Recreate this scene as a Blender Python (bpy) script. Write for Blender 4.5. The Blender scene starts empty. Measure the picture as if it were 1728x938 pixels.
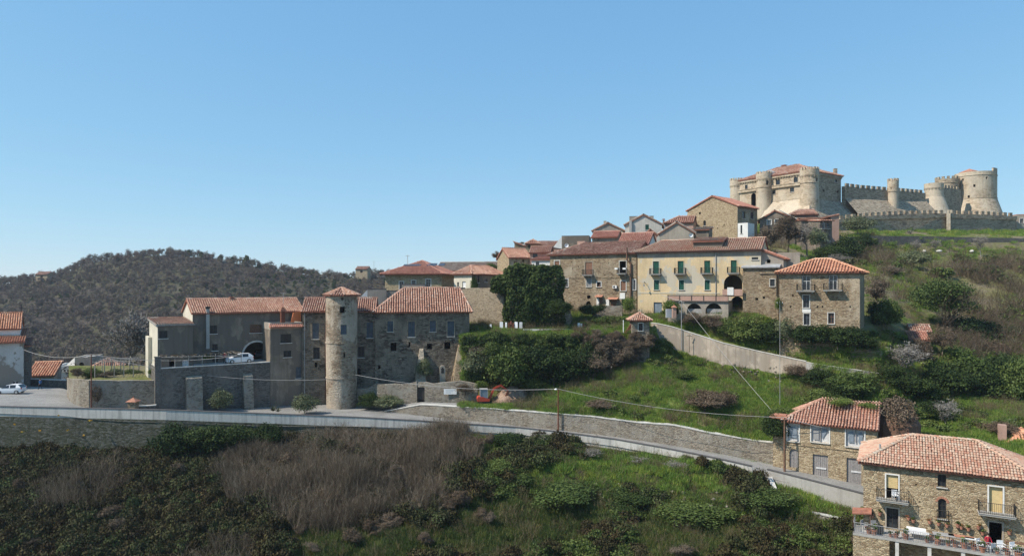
import bpy, bmesh, math, random
import numpy as np
from mathutils import Vector, Matrix, noise as mnoise
from mathutils.bvhtree import BVHTree
random.seed(7); RNG = np.random.default_rng(7)
SC = bpy.context.scene
COL = SC.collection
# ------------------------------------------------------------------ camera
F = 1152.0; CX = 864.0; HY = 485.0          # focal length and horizon in pixels of the 1728 px wide photo
cam_d = bpy.data.cameras.new('camera'); cam = bpy.data.objects.new('camera', cam_d); COL.objects.link(cam)
cam_d.sensor_width = 36.0; cam_d.lens = 24.0; cam_d.clip_start = 0.5; cam_d.clip_end = 9000.0
cam_d.shift_y = (485.0-469.0)/1728.0
cam.rotation_euler = (math.radians(90), 0, 0); SC.camera = cam
# ------------------------------------------------------------------ daylight
SUN_AZ = math.radians(72.0)                 # turned left from the direction behind the camera
SUN_EL = math.radians(48.0)
sdir = Vector((-math.sin(SUN_AZ)*math.cos(SUN_EL), -math.cos(SUN_AZ)*math.cos(SUN_EL), math.sin(SUN_EL)))
w = bpy.data.worlds.new('World'); SC.world = w; w.use_nodes = True
nt = w.node_tree; nt.nodes.clear()
sky = nt.nodes.new('ShaderNodeTexSky'); sky.sky_type = 'NISHITA'; sky.sun_disc = False
sky.sun_elevation = SUN_EL
sky.sun_rotation = math.atan2(sdir.x, sdir.y)
sky.altitude = 1200; sky.air_density = 1.0; sky.dust_density = 0.0; sky.ozone_density = 3.0
bg = nt.nodes.new('ShaderNodeBackground'); bg.inputs[1].default_value = 0.115
wo = nt.nodes.new('ShaderNodeOutputWorld')
# the photo's sky runs paler and more evenly than the model's: one soft tone curve over the whole sky
sp = nt.nodes.new('ShaderNodeSeparateColor'); cb = nt.nodes.new('ShaderNodeCombineColor'); nt.links.new(sky.outputs[0], sp.inputs[0])
for ch, (ga, am) in enumerate(((.66, .70), (.46, .835), (.28, .94))):
    m1 = nt.nodes.new('ShaderNodeMath'); m1.operation = 'MULTIPLY'; m1.inputs[1].default_value = .132; nt.links.new(sp.outputs[ch], m1.inputs[0])
    m2 = nt.nodes.new('ShaderNodeMath'); m2.operation = 'POWER'; m2.inputs[1].default_value = ga; nt.links.new(m1.outputs[0], m2.inputs[0])
    m3 = nt.nodes.new('ShaderNodeMath'); m3.operation = 'MULTIPLY'; m3.inputs[1].default_value = am/.132; nt.links.new(m2.outputs[0], m3.inputs[0]); nt.links.new(m3.outputs[0], cb.inputs[ch])
nt.links.new(cb.outputs[0], bg.inputs[0]); nt.links.new(bg.outputs[0], wo.inputs[0])
sl = bpy.data.lights.new('sun', 'SUN'); sl.energy = 5.0; sl.angle = math.radians(0.5); sl.color = (1.0, 0.93, 0.82)
so = bpy.data.objects.new('sun', sl); COL.objects.link(so)
so.rotation_euler = sdir.to_track_quat('Z', 'Y').to_euler()
SC.view_settings.view_transform = 'Standard'; SC.view_settings.look = 'None'
SC.view_settings.exposure = 0.2; SC.view_settings.gamma = 1.0
SC.cycles.max_bounces = 5; SC.cycles.diffuse_bounces = 3; SC.cycles.glossy_bounces = 2
SC.cycles.transparent_max_bounces = 4; SC.cycles.use_denoising = True
# ------------------------------------------------------------------ helpers
def P(x, y, d): return Vector(((x-CX)/F*d, d, (HY-y)/F*d))
def zat(y, d): return (HY-y)/F*d
def tag(o, label=None, cat=None, group=None, kind=None):
    if label: o['label'] = label
    if cat: o['category'] = cat
    if group: o['group'] = group
    if kind: o['kind'] = kind
    return o
def thing(name, label, cat, loc, group=None, rz=0.0):
    o = bpy.data.objects.new(name, None); COL.objects.link(o); o.location = loc; o.rotation_euler = (0, 0, rz)
    o.empty_display_size = 0.5
    return tag(o, label, cat, group)
def wloc(o):
    p = Vector((0, 0, 0))
    while o is not None: p += o.location; o = o.parent
    return p
class MB:
    """collects faces; build() links them as one mesh object"""
    def __init__(s): s.v = []; s.f = []
    def quad(s, *p):
        n = len(s.v); s.v.extend([tuple(q) for q in p]); s.f.append(tuple(range(n, n+len(p))))
        return s
    def obb(s, o, a, b, c):
        """box from corner o with edge vectors a, b, c (right-handed or not)"""
        o = Vector(o); a = Vector(a); b = Vector(b); c = Vector(c)
        p = [o, o+a, o+a+b, o+b, o+c, o+a+c, o+a+b+c, o+b+c]
        n = len(s.v); s.v.extend([tuple(q) for q in p])
        fs = [(0, 3, 2, 1), (4, 5, 6, 7), (0, 1, 5, 4), (1, 2, 6, 5), (2, 3, 7, 6), (3, 0, 4, 7)]
        if a.cross(b).dot(c) < 0: fs = [tuple(reversed(f)) for f in fs]
        s.f.extend([tuple(n+i for i in f) for f in fs]); return s
    def box(s, x0, x1, y0, y1, z0, z1): return s.obb((x0, y0, z0), (x1-x0, 0, 0), (0, y1-y0, 0), (0, 0, z1-z0))
    def tube(s, pts, rad, n=6, cap=True):
        pts = [Vector(p) for p in pts]
        if not isinstance(rad, (list, tuple)): rad = [rad]*len(pts)
        base = len(s.v)
        for i, p in enumerate(pts):
            t = (pts[min(i+1, len(pts)-1)]-pts[max(i-1, 0)]).normalized()
            a = t.cross(Vector((0, 0, 1)) if abs(t.z) < .9 else Vector((1, 0, 0))).normalized(); b = t.cross(a)
            for k in range(n):
                g = 2*math.pi*k/n
                s.v.append(tuple(p+(a*math.cos(g)+b*math.sin(g))*rad[i]))
        for i in range(len(pts)-1):
            for k in range(n):
                k2 = (k+1) % n
                s.f.append((base+i*n+k, base+i*n+k2, base+(i+1)*n+k2, base+(i+1)*n+k))
        if cap:
            s.f.append(tuple(base+k for k in range(n))); s.f.append(tuple(base+(len(pts)-1)*n+k for k in reversed(range(n))))
        return s
    def lathe(s, prof, c=(0, 0, 0), n=24, a0=0, a1=2*math.pi, cap=True):
        base = len(s.v); full = abs(a1-a0-2*math.pi) < 1e-6; m = n if full else n+1
        for r, z in prof:
            for k in range(m):
                g = a0+(a1-a0)*k/n
                s.v.append((c[0]+r*math.cos(g), c[1]+r*math.sin(g), c[2]+z))
        for i in range(len(prof)-1):
            for k in range(n):
                k2 = (k+1) % m
                s.f.append((base+i*m+k, base+i*m+k2, base+(i+1)*m+k2, base+(i+1)*m+k))
        if cap and full:
            s.f.append(tuple(base+k for k in reversed(range(m)))); s.f.append(tuple(base+(len(prof)-1)*m+k for k in range(m)))
        return s
    def prism(s, poly, h):
        """poly: coplanar 3D points, h: extrusion vector"""
        n = len(s.v); m = len(poly); h = Vector(h)
        s.v.extend([tuple(p) for p in poly]); s.v.extend([tuple(Vector(p)+h) for p in poly])
        s.f.append(tuple(range(n, n+m))); s.f.append(tuple(reversed(range(n+m, n+2*m))))
        for i in range(m):
            j = (i+1) % m; s.f.append((n+j, n+i, n+m+i, n+m+j))
        return s
    def build(s, name, mat, parent=None, kind=None, smooth=False):
        me = bpy.data.meshes.new(name)
        off = wloc(parent) if parent is not None else Vector((0, 0, 0))
        me.from_pydata([(a-off.x, b-off.y, c-off.z) for a, b, c in s.v] if off.length else s.v, [], s.f)
        me.materials.append(mat); me.update()
        if smooth: me.polygons.foreach_set('use_smooth', [True]*len(me.polygons))
        o = bpy.data.objects.new(name, me); COL.objects.link(o)
        if parent is not None: o.parent = parent
        if kind: o['kind'] = kind
        return o
def np_obj(name, V, Fq, mat, parent=None, kind=None, tone=None, off=None, loc=None, nper=4, link=True):
    me = bpy.data.meshes.new(name)
    V = np.asarray(V, dtype=np.float32)
    if off is not None: V = V-np.array(off, dtype=np.float32)
    nf = len(Fq)
    me.vertices.add(len(V)); me.vertices.foreach_set('co', V.ravel())
    me.loops.add(nf*nper); me.loops.foreach_set('vertex_index', np.asarray(Fq, dtype=np.int32).ravel())
    me.polygons.add(nf); me.polygons.foreach_set('loop_start', np.arange(0, nf*nper, nper, dtype=np.int32))
    if tone is not None:
        a = me.attributes.new('tone', 'FLOAT', 'FACE'); a.data.foreach_set('value', np.asarray(tone, dtype=np.float32))
    me.update(calc_edges=True); me.materials.append(mat)
    o = bpy.data.objects.new(name, me)
    if link: COL.objects.link(o)
    if parent is not None: o.parent = parent
    if kind: o['kind'] = kind
    return o
class Pl:
    """a vertical wall plane: origin O, u along the wall (to the right as seen from outside), N outwards"""
    def __init__(s, O, u):
        s.O = Vector((O[0], O[1], 0)); s.U = Vector((u[0], u[1], 0)).normalized(); s.N = Vector((s.U.y, -s.U.x, 0))
    @staticmethod
    def px(x, d, phi):
        r = math.radians(phi); return Pl(((x-CX)/F*d, d), (math.cos(r), -math.sin(r)))
    def out(s, k): return Pl(s.O+s.N*k, s.U)
    def uz(s, x, y):
        D = Vector(((x-CX)/F, 1, 0)); t = s.O.dot(s.N)/D.dot(s.N)
        p = D*t; return (p-s.O).dot(s.U), (HY-y)/F*t
    def u(s, x): return s.uz(x, HY)[0]
    def at(s, u, z, o=0.0):
        q = s.O+s.U*u+s.N*o; return Vector((q.x, q.y, z))
    def pxat(s, x, y, o=0.0):
        u, z = s.uz(x, y); return s.at(u, z, o)
    def bx(s, mb, u0, u1, z0, z1, o0, o1):
        return mb.obb(s.at(u0, z0, o0), s.U*(u1-u0), s.N*(o1-o0), Vector((0, 0, z1-z0)))
# ------------------------------------------------------------------ materials
def _mat(name):
    m = bpy.data.materials.new(name); m.use_nodes = True; t = m.node_tree
    b = t.nodes['Principled BSDF']; b.inputs['Specular IOR Level'].default_value = 0.25
    return m, t, b
def nd(t, typ, **kw):
    n = t.nodes.new(typ)
    for k, v in kw.items(): setattr(n, k, v)
    return n
def ramp(t, stops, fac, mode='LINEAR'):
    n = t.nodes.new('ShaderNodeValToRGB'); n.color_ramp.interpolation = mode
    e = n.color_ramp.elements
    while len(e) < len(stops): e.new(0.5)
    for i, (p, c) in enumerate(stops): e[i].position = p; e[i].color = (*c, 1) if len(c) == 3 else c
    t.links.new(fac, n.inputs[0]); return n.outputs[0]
def mix(t, f, a, b, mode='MIX'):
    n = nd(t, 'ShaderNodeMix', data_type='RGBA', blend_type=mode)
    for i, s in ((0, f), (6, a), (7, b)):
        if hasattr(s, 'is_linked') or hasattr(s, 'links'): t.links.new(s, n.inputs[i])
        elif i == 0: n.inputs[0].default_value = s
        else: n.inputs[i].default_value = (*s, 1)
    return n.outputs[2]
def pos(t, sx=1, sy=1, sz=1):
    g = t.nodes.new('ShaderNodeNewGeometry'); m = t.nodes.new('ShaderNodeMapping'); m.inputs['Scale'].default_value = (sx, sy, sz)
    t.links.new(g.outputs['Position'], m.inputs['Vector']); return m.outputs[0]
def noi(t, v, scale, detail=4, rough=.55, out=0):
    n = nd(t, 'ShaderNodeTexNoise'); n.inputs['Scale'].default_value = scale; n.inputs['Detail'].default_value = detail
    n.inputs['Roughness'].default_value = rough
    t.links.new(v, n.inputs['Vector']); return n.outputs[out]
def bump(t, b, h, strength, dist=.05):
    n = nd(t, 'ShaderNodeBump'); n.inputs['Strength'].default_value = strength; n.inputs['Distance'].default_value = dist
    t.links.new(h, n.inputs['Height']); t.links.new(n.outputs[0], b.inputs['Normal'])
def flat(name, c, rough=.8, metal=0, var=.12, vs=3.0):
    m, t, b = _mat(name)
    n = noi(t, pos(t), vs, 5)
    c0 = tuple(x*(1-var) for x in c); c1 = tuple(min(1, x*(1+var)) for x in c)
    t.links.new(ramp(t, [(.3, c0), (.7, c1)], n), b.inputs['Base Color'])
    b.inputs['Roughness'].default_value = rough; b.inputs['Metallic'].default_value = metal
    return m
def stone(name, cols, size=.4, mortar=(.3, .26, .2), mort=.35, plaster=None, pl_amt=.5, pl_scale=.25, streak=.25, bmp=.5, lum=1.0, grime=(.12, .11, .1), grime_amt=.35):
    m, t, b = _mat(name)
    cols = [tuple(x*lum for x in c) for c in cols]
    v = pos(t, 1, 1, 2.4)
    wob = noi(t, v, 1.2, 2, .5, 1)
    vv = nd(t, 'ShaderNodeVectorMath', operation='MULTIPLY_ADD'); t.links.new(wob, vv.inputs[0]); vv.inputs[1].default_value = (.35, .35, .35); t.links.new(v, vv.inputs[2])
    vo = nd(t, 'ShaderNodeTexVoronoi'); vo.inputs['Scale'].default_value = 1/size; t.links.new(vv.outputs[0], vo.inputs['Vector'])
    ve = nd(t, 'ShaderNodeTexVoronoi', feature='DISTANCE_TO_EDGE'); ve.inputs['Scale'].default_value = 1/size; t.links.new(vv.outputs[0], ve.inputs['Vector'])
    sep = nd(t, 'ShaderNodeSeparateColor'); t.links.new(vo.outputs['Color'], sep.inputs[0])
    n = len(cols)
    c = ramp(t, [(i/(n-1)*.9+.05, cc) for i, cc in enumerate(cols)], sep.outputs[0])
    c = mix(t, .6, c, ramp(t, [(.3, (.55, .55, .55)), (.7, (1.3, 1.3, 1.3))], noi(t, pos(t), 9, 4, .7)), 'MULTIPLY')
    em = ramp(t, [(0.0, (1, 1, 1)), (.09, (0, 0, 0))], ve.outputs[0])
    mm = nd(t, 'ShaderNodeMath', operation='MULTIPLY'); t.links.new(em, mm.inputs[0]); mm.inputs[1].default_value = mort
    c = mix(t, mm.outputs[0], c, tuple(x*lum for x in mortar))
    if plaster:
        pn = noi(t, pos(t, 1, 1, .8), pl_scale, 6, .65)
        pf = ramp(t, [(.52-pl_amt*.25-.03, (1, 1, 1)), (.52-pl_amt*.25+.06, (0, 0, 0))] if pl_amt < 0 else [(.5-(pl_amt-.5)*.4-.04, (0, 0, 0)), (.5-(pl_amt-.5)*.4+.04, (1, 1, 1))], pn)
        pc = mix(t, .5, tuple(x*lum for x in plaster), ramp(t, [(.3, (.7, .68, .65)), (.7, (1.2, 1.2, 1.2))], noi(t, pos(t), 1.3, 6, .7)), 'MULTIPLY')
        c = mix(t, pf, c, pc)
    # broad weathering and downward runs
    lg = ramp(t, [(.35, (1, 1, 1)), (.75, (0, 0, 0))], noi(t, pos(t, 1, 1, .7), .35, 7, .7))
    ml = nd(t, 'ShaderNodeMath', operation='MULTIPLY'); t.links.new(lg, ml.inputs[0]); ml.inputs[1].default_value = grime_amt
    c = mix(t, ml.outputs[0], c, tuple(x*lum for x in grime))
    st = ramp(t, [(.5, (0, 0, 0)), (.72, (1, 1, 1))], noi(t, pos(t, 2.2, 2.2, .16), 1.0, 5, .65))
    ms = nd(t, 'ShaderNodeMath', operation='MULTIPLY'); t.links.new(st, ms.inputs[0]); ms.inputs[1].default_value = streak
    c = mix(t, ms.outputs[0], c, tuple(x*.45*lum for x in mortar))
    t.links.new(c, b.inputs['Base Color']); b.inputs['Roughness'].default_value = .95; b.inputs['Specular IOR Level'].default_value = .1
    hs = nd(t, 'ShaderNodeMath', operation='ADD'); t.links.new(ramp(t, [(0, (0, 0, 0)), (.15, (1, 1, 1))], ve.outputs[0]), hs.inputs[0]); t.links.new(noi(t, pos(t), 6, 4), hs.inputs[1])
    bump(t, b, hs.outputs[0], bmp, .08)
    return m
def plaster(name, c, dark=(.5, .47, .42), streak=.4, patch=None, patch_amt=.3, blotch=.5, scale=.5):
    m, t, b = _mat(name)
    n1 = noi(t, pos(t, 1, 1, .8), scale, 7, .7)
    cc = mix(t, blotch, c, ramp(t, [(.3, (.6, .58, .55)), (.7, (1.2, 1.2, 1.2))], n1), 'MULTIPLY')
    cc = mix(t, .35, cc, ramp(t, [(.3, (.75, .75, .75)), (.7, (1.2, 1.2, 1.2))], noi(t, pos(t), 5, 5, .7)), 'MULTIPLY')
    if patch:
        pf = ramp(t, [(.68-patch_amt*.4, (0, 0, 0)), (.71-patch_amt*.4, (1, 1, 1))], noi(t, pos(t, 1, 1, .8), .4, 6, .6))
        cc = mix(t, pf, cc, patch)
    st = ramp(t, [(.48, (0, 0, 0)), (.75, (1, 1, 1))], noi(t, pos(t, 2.5, 2.5, .13), 1.0, 5, .65))
    ms = nd(t, 'ShaderNodeMath', operation='MULTIPLY'); t.links.new(st, ms.inputs[0]); ms.inputs[1].default_value = streak
    cc = mix(t, ms.outputs[0], cc, tuple(a*d for a, d in zip(c, dark)))
    t.links.new(cc, b.inputs['Base Color']); b.inputs['Roughness'].default_value = .9
    bump(t, b, noi(t, pos(t), 7, 5, .7), .25, .04)
    return m
def tones(name, stops, rough=.85, extra=None, trans=0.0, noise_sc=None, noise_amt=.5, spec=.2):
    """colour ramp over the per-face attribute 'tone' (each leaf, stem or tile has its own)"""
    m, t, b = _mat(name)
    a = nd(t, 'ShaderNodeAttribute', attribute_name='tone')
    c = ramp(t, stops, a.outputs['Fac'])
    oi = nd(t, 'ShaderNodeObjectInfo')
    if extra:   # per-instance variation
        c = mix(t, .8, c, ramp(t, extra, oi.outputs['Random']), 'MULTIPLY')
    if noise_sc: c = mix(t, noise_amt, c, ramp(t, [(.3, (.6, .58, .55)), (.7, (1.3, 1.3, 1.3))], noi(t, pos(t), noise_sc, 6, .7)), 'MULTIPLY')
    t.links.new(c, b.inputs['Base Color']); b.inputs['Roughness'].default_value = rough; b.inputs['Specular IOR Level'].default_value = spec
    if trans:
        tr = nd(t, 'ShaderNodeBsdfTranslucent'); t.links.new(c, tr.inputs[0]); mx = nd(t, 'ShaderNodeMixShader'); mx.inputs[0].default_value = trans
        t.links.new(b.outputs[0], mx.inputs[1]); t.links.new(tr.outputs[0], mx.inputs[2])
        t.links.new(mx.outputs[0], t.nodes['Material Output'].inputs[0])
    return m
def soil(name, cols, scale=.3, fine=3.0, bmp=.6):
    m, t, b = _mat(name)
    n = noi(t, pos(t), scale, 8, .7)
    k = len(cols)
    c = ramp(t, [(.28+.44*i/(k-1), cc) for i, cc in enumerate(cols)], n)
    c = mix(t, .7, c, ramp(t, [(.3, (.45, .45, .45)), (.7, (1.4, 1.4, 1.4))], noi(t, pos(t), fine, 6, .75)), 'MULTIPLY')
    t.links.new(c, b.inputs['Base Color']); b.inputs['Roughness'].default_value = 1; b.inputs['Specular IOR Level'].default_value = 0.05
    bump(t, b, noi(t, pos(t), fine*.7, 6, .8), bmp, .25)
    return m
M = {}
M['stone_warm'] = stone('warm_rubble_stone', [(.20, .15, .10), (.34, .27, .18), (.42, .35, .25), (.27, .21, .14)], .38, mortar=(.36, .31, .23))
M['stone_gold'] = stone('golden_rubble_stone', [(.28, .19, .11), (.50, .385, .235), (.60, .48, .315), (.38, .275, .165)], .3, mortar=(.55, .46, .33), mort=.5, bmp=.8, streak=.12, grime_amt=.15)
M['stone_brown'] = stone('brown_rubble_stone', [(.22, .15, .09), (.40, .30, .185), (.50, .39, .26), (.30, .205, .12)], .36, mortar=(.46, .37, .26), plaster=(.56, .46, .33), pl_amt=.34, bmp=.8)
M['stone_dark'] = stone('dark_weathered_stone', [(.09, .07, .055), (.25, .20, .15), (.42, .345, .265), (.15, .115, .085)], .6, mortar=(.27, .23, .175), mort=.6, plaster=(.40, .33, .25), pl_amt=.46, pl_scale=.33, streak=.5, bmp=1.0, grime=(.06, .052, .042), grime_amt=.6)
M['stone_tower'] = stone('tower_stone', [(.22, .155, .10), (.41, .305, .205), (.54, .42, .30), (.31, .23, .15)], .48, mortar=(.46, .37, .27), bmp=1.0, plaster=(.60, .5, .385), pl_amt=.55, pl_scale=.35, streak=.3, grime_amt=.3)
M['stone_castle'] = stone('pale_castle_stone', [(.34, .255, .17), (.54, .42, .29), (.64, .51, .365), (.44, .335, .225)], .8, mortar=(.55, .49, .4), plaster=(.60, .505, .385), pl_amt=.5, pl_scale=.15, streak=.25, grime_amt=.25)
M['stone_castle2'] = stone('grey_castle_stone', [(.25, .19, .13), (.45, .355, .25), (.57, .46, .33), (.35, .27, .18)], .75, mortar=(.45, .37, .29), bmp=.8, streak=.3, grime_amt=.35)
M['stone_wall'] = stone('retaining_wall_stone', [(.20, .165, .13), (.36, .305, .235), (.46, .395, .31), (.27, .22, .165)], .34, mortar=(.4, .345, .27), bmp=.8, streak=.2, grime_amt=.3, plaster=(.40, .36, .30), pl_amt=.42, pl_scale=.6)
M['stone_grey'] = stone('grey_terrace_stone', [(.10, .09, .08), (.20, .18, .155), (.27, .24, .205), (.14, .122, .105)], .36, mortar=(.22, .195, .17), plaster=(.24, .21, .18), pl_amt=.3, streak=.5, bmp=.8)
M['stone_mossy'] = stone('mossy_rubble_stone', [(.06, .06, .048), (.13, .122, .10), (.22, .21, .19), (.085, .072, .052)], .42, mortar=(.06, .06, .042), streak=.4, grime=(.07, .08, .04), grime_amt=.6)
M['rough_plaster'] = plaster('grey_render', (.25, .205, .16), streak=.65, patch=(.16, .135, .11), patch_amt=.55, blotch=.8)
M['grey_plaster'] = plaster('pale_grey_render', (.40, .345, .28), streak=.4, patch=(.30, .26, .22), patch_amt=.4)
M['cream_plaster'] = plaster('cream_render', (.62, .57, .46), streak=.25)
M['yellow_plaster'] = plaster('faded_yellow_render', (.66, .505, .305), dark=(.62, .6, .6), streak=.3, patch=(.52, .46, .36), patch_amt=.42, blotch=.55, scale=.35)
M['white_plaster'] = plaster('white_render', (.74, .72, .68), streak=.2, blotch=.3)
M['offwhite_plaster'] = plaster('offwhite_render', (.56, .52, .46), streak=.35, blotch=.5)
M['church_plaster'] = plaster('peeling_white_render', (.50, .48, .45), patch=(.26, .22, .18), patch_amt=.55, streak=.3)
M['pink_plaster'] = plaster('pink_render', (.46, .29, .225), streak=.25, blotch=.4)
M['orange_plaster'] = plaster('orange_render', (.66, .22, .09), streak=.1, blotch=.3)
M['concrete'] = plaster('grey_concrete', (.42, .40, .37), streak=.45, blotch=.4)
M['parapet_white'] = plaster('whitewashed_concrete', (.58, .55, .5), dark=(.35, .35, .36), streak=.75, blotch=.45)
M['ramp_concrete'] = plaster('streaked_ramp_concrete', (.50, .415, .33), dark=(.5, .46, .42), streak=.75, blotch=.9, patch=(.36, .30, .24), patch_amt=.5)
M['asphalt'] = flat('worn_asphalt', (.17, .165, .16), .95, var=.18, vs=.7)
M['plaza'] = soil('worn_asphalt_road', [(.17, .16, .15), (.24, .228, .212), (.29, .277, .258), (.33, .315, .29)], .22, 5, .1)
M['cap'] = flat('pale_coping_stone', (.55, .52, .47), .9, var=.2, vs=2)
M['dark_cap'] = flat('dark_coping', (.10, .09, .085), .9)
M['paint_white'] = flat('white_road_paint', (.72, .71, .68), .8)
tile_var = dict(noise_sc=.5, noise_amt=.45)
M['tile_old'] = tones('old_clay_tile', [(0, (.22, .13, .095)), (.25, (.38, .20, .14)), (.5, (.46, .25, .175)), (.78, (.52, .33, .24)), (1, (.58, .46, .37))], **tile_var)
M['tile_brown'] = tones('brown_lichened_tile', [(0, (.13, .085, .065)), (.3, (.28, .15, .11)), (.6, (.38, .22, .16)), (.85, (.45, .33, .26)), (1, (.5, .44, .38))], **tile_var)
M['tile_red'] = tones('red_clay_tile', [(0, (.33, .14, .10)), (.5, (.48, .22, .155)), (1, (.56, .32, .24))], noise_sc=.5, noise_amt=.3)
M['tile_orange'] = tones('bright_orange_tile', [(0, (.44, .19, .11)), (.4, (.62, .29, .165)), (.8, (.70, .385, .24)), (1, (.72, .5, .36))], noise_sc=.6, noise_amt=.25)
M['tile_pink'] = tones('pale_pink_tile', [(0, (.38, .175, .115)), (.25, (.47, .25, .17)), (.5, (.50, .32, .225)), (.8, (.53, .385, .28)), (1, (.50, .41, .32))], noise_sc=.4, noise_amt=.3)
M['tile_grey'] = tones('grey_weathered_tile', [(0, (.2, .16, .13)), (.5, (.34, .28, .23)), (1, (.44, .38, .32))], **tile_var)
M['tile_bed_red'] = flat('red_roof_bed', (.42, .16, .10), .95, var=.2)
M['under_tile'] = flat('tile_bed', (.28, .12, .08), .95, var=.3)  # terracotta darkened to carry the shade of the sunken pans between tiles
M['slab_grey'] = flat('roof_slab', (.3, .28, .25), .95, var=.3)
M['glass'] = flat('dark_window_glass', (.02, .025, .03), .12, var=.3); M['glass'].node_tree.nodes['Principled BSDF'].inputs['Specular IOR Level'].default_value = .6
M['blue_shutter'] = flat('grey_blue_shutter', (.085, .10, .12), .7, var=.3, vs=2)
M['green_shutter'] = flat('dark_green_shutter', (.02, .095, .066), .6, var=.3)
M['brown_shutter'] = flat('brown_shutter', (.26, .14, .09), .7)
M['grey_wood'] = flat('bleached_grey_wood', (.27, .25, .24), .9, var=.3, vs=8)
M['pale_wood'] = flat('white_painted_wood', (.58, .57, .56), .7, var=.2, vs=4)
M['yellow_blind'] = flat('ochre_roller_blind', (.62, .47, .24), .8)
M['iron'] = flat('dark_iron', (.05, .045, .042), .6, .3)
M['rust'] = flat('rusty_iron', (.17, .06, .035), .8)
M['wire'] = flat('cable', (.35, .33, .31), .7)
M['pole_grey'] = flat('grey_metal_pole', (.32, .31, .3), .6)
M['pole_wood'] = flat('brown_timber_pole', (.16, .09, .06), .9, var=.3, vs=5)
M['white'] = flat('white_paint', (.78, .77, .75), .5, var=.05)
M['terracotta'] = flat('terracotta', (.40, .185, .12), .9, var=.25)
M['red_cloth'] = flat('red_cloth', (.42, .03, .05), .9); M['blue_cloth'] = flat('blue_cloth', (.04, .12, .28), .9)
M['dark_cloth'] = flat('dark_cloth', (.03, .03, .04), .9); M['skin'] = flat('skin', (.55, .33, .23), .6, var=.05); M['hair'] = flat('dark_hair', (.03, .02, .015), .7)
M['car_white'] = flat('white_car_paint', (.74, .75, .76), .25, var=.02); M['rubber'] = flat('rubber', (.02, .02, .02), .9); M['alloy'] = flat('alloy', (.5, .5, .5), .35, .6)
M['lamp_glass'] = flat('headlamp_glass', (.6, .6, .6), .15); M['tail_red'] = flat('red_lamp', (.45, .02, .02), .3)
M['red_paint'] = flat('faded_red_paint', (.50, .07, .04), .5); M['cab_grey'] = flat('cab_glass', (.22, .26, .3), .2)
M['bark'] = flat('grey_bark', (.16, .135, .11), .95, var=.3, vs=4); M['bark_pale'] = flat('pale_bark', (.34, .31, .28), .95, var=.25, vs=4)
M['plastic_white'] = flat('white_plastic', (.76, .76, .76), .5, var=.03)
M['earth_heap'] = soil('dug_earth', [(.20, .13, .10), (.36, .25, .19), (.46, .35, .28)], .8, 3)
M['solar'] = flat('dark_skylight', (.06, .07, .09), .25); M['tarp'] = flat('pale_blue_tarpaulin', (.45, .6, .68), .6)
M['sheet'] = flat('grey_roofing_sheet', (.33, .33, .33), .7, var=.2, vs=1)
M['leaf_dark'] = tones('dark_ivy_leaf', [(0, (.010, .020, .008)), (.6, (.034, .056, .016)), (.9, (.065, .095, .026)), (1, (.10, .13, .04))], .7, extra=[(0, (.85, .9, .85)), (1, (1.3, 1.2, 1.0))], trans=.15, spec=.15)
M['leaf_mid'] = tones('mid_green_leaf', [(0, (.03, .046, .012)), (.5, (.080, .115, .025)), (1, (.16, .20, .055))], .6, extra=[(0, (.75, .8, .8)), (1, (1.25, 1.15, 1.1))], trans=.15)
M['leaf_olive'] = tones('olive_grey_leaf', [(0, (.06, .07, .035)), (.5, (.13, .15, .075)), (1, (.22, .23, .13))], .6, extra=[(0, (.8, .8, .8)), (1, (1.15, 1.15, 1.1))], trans=.15)
M['leaf_bright'] = tones('fresh_green_leaf', [(0, (.05, .085, .015)), (.5, (.11, .16, .03)), (1, (.2, .24, .06))], .6, extra=[(0, (.8, .85, .9)), (1, (1.2, 1.1, 1.0))], trans=.2)
M['twig'] = tones('bare_twigs', [(0, (.05, .036, .024)), (.5, (.125, .094, .065)), (1, (.22, .18, .135))], .95, extra=[(0, (.85, .75, .68)), (1, (1.2, 1.2, 1.2))])
M['twig_pale'] = tones('pale_bare_twigs', [(0, (.10, .088, .075)), (.5, (.20, .18, .155)), (1, (.34, .31, .28))], .95)
M['bramble'] = tones('bramble', [(0, (.022, .018, .010)), (.4, (.050, .042, .022)), (.75, (.075, .072, .030)), (1, (.12, .12, .05))], .8, extra=[(0, (.9, .65, .55)), (.5, (.9, .85, .7)), (1, (.9, 1.3, .9))], trans=.1)
M['reed'] = tones('dry_reed_stems', [(0, (.09, .066, .042)), (.5, (.185, .145, .10)), (1, (.36, .30, .225))], .9, extra=[(0, (.5, .45, .42)), (.6, (.95, .92, .9)), (1, (1.2, 1.15, 1.1))], trans=.1)
M['grass'] = tones('grass_blades', [(0, (.09, .16, .022)), (.5, (.165, .27, .042)), (.85, (.23, .31, .07)), (1, (.34, .31, .14))], .7, extra=[(0, (.65, .72, .75)), (.6, (1, 1, 1)), (1, (1.5, 1.15, .95))], trans=.25)
M['grass_dull'] = tones('dull_grass_blades', [(0, (.04, .066, .014)), (.5, (.08, .12, .027)), (.85, (.13, .155, .045)), (1, (.26, .23, .11))], .7, extra=[(0, (.6, .68, .7)), (.6, (1, 1, 1)), (1, (1.5, 1.15, .95))], trans=.2)
M['straw'] = tones('dry_weeds', [(0, (.10, .075, .04)), (.5, (.2, .155, .09)), (1, (.32, .27, .17))], .9, extra=[(0, (.8, .9, .7)), (1, (1.1, 1.0, 1.0))], trans=.15)
M['wood_bare'] = tones('leafless_wood', [(0, (.10, .08, .063)), (.5, (.16, .13, .105)), (1, (.23, .195, .16))], 1, extra=[(0, (.7, .72, .62)), (.25, (1.0, .9, .85)), (.6, (.9, .86, .88)), (.85, (1.1, 1.1, .8)), (1, (1.35, 1.3, 1.2))], spec=.05)
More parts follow.
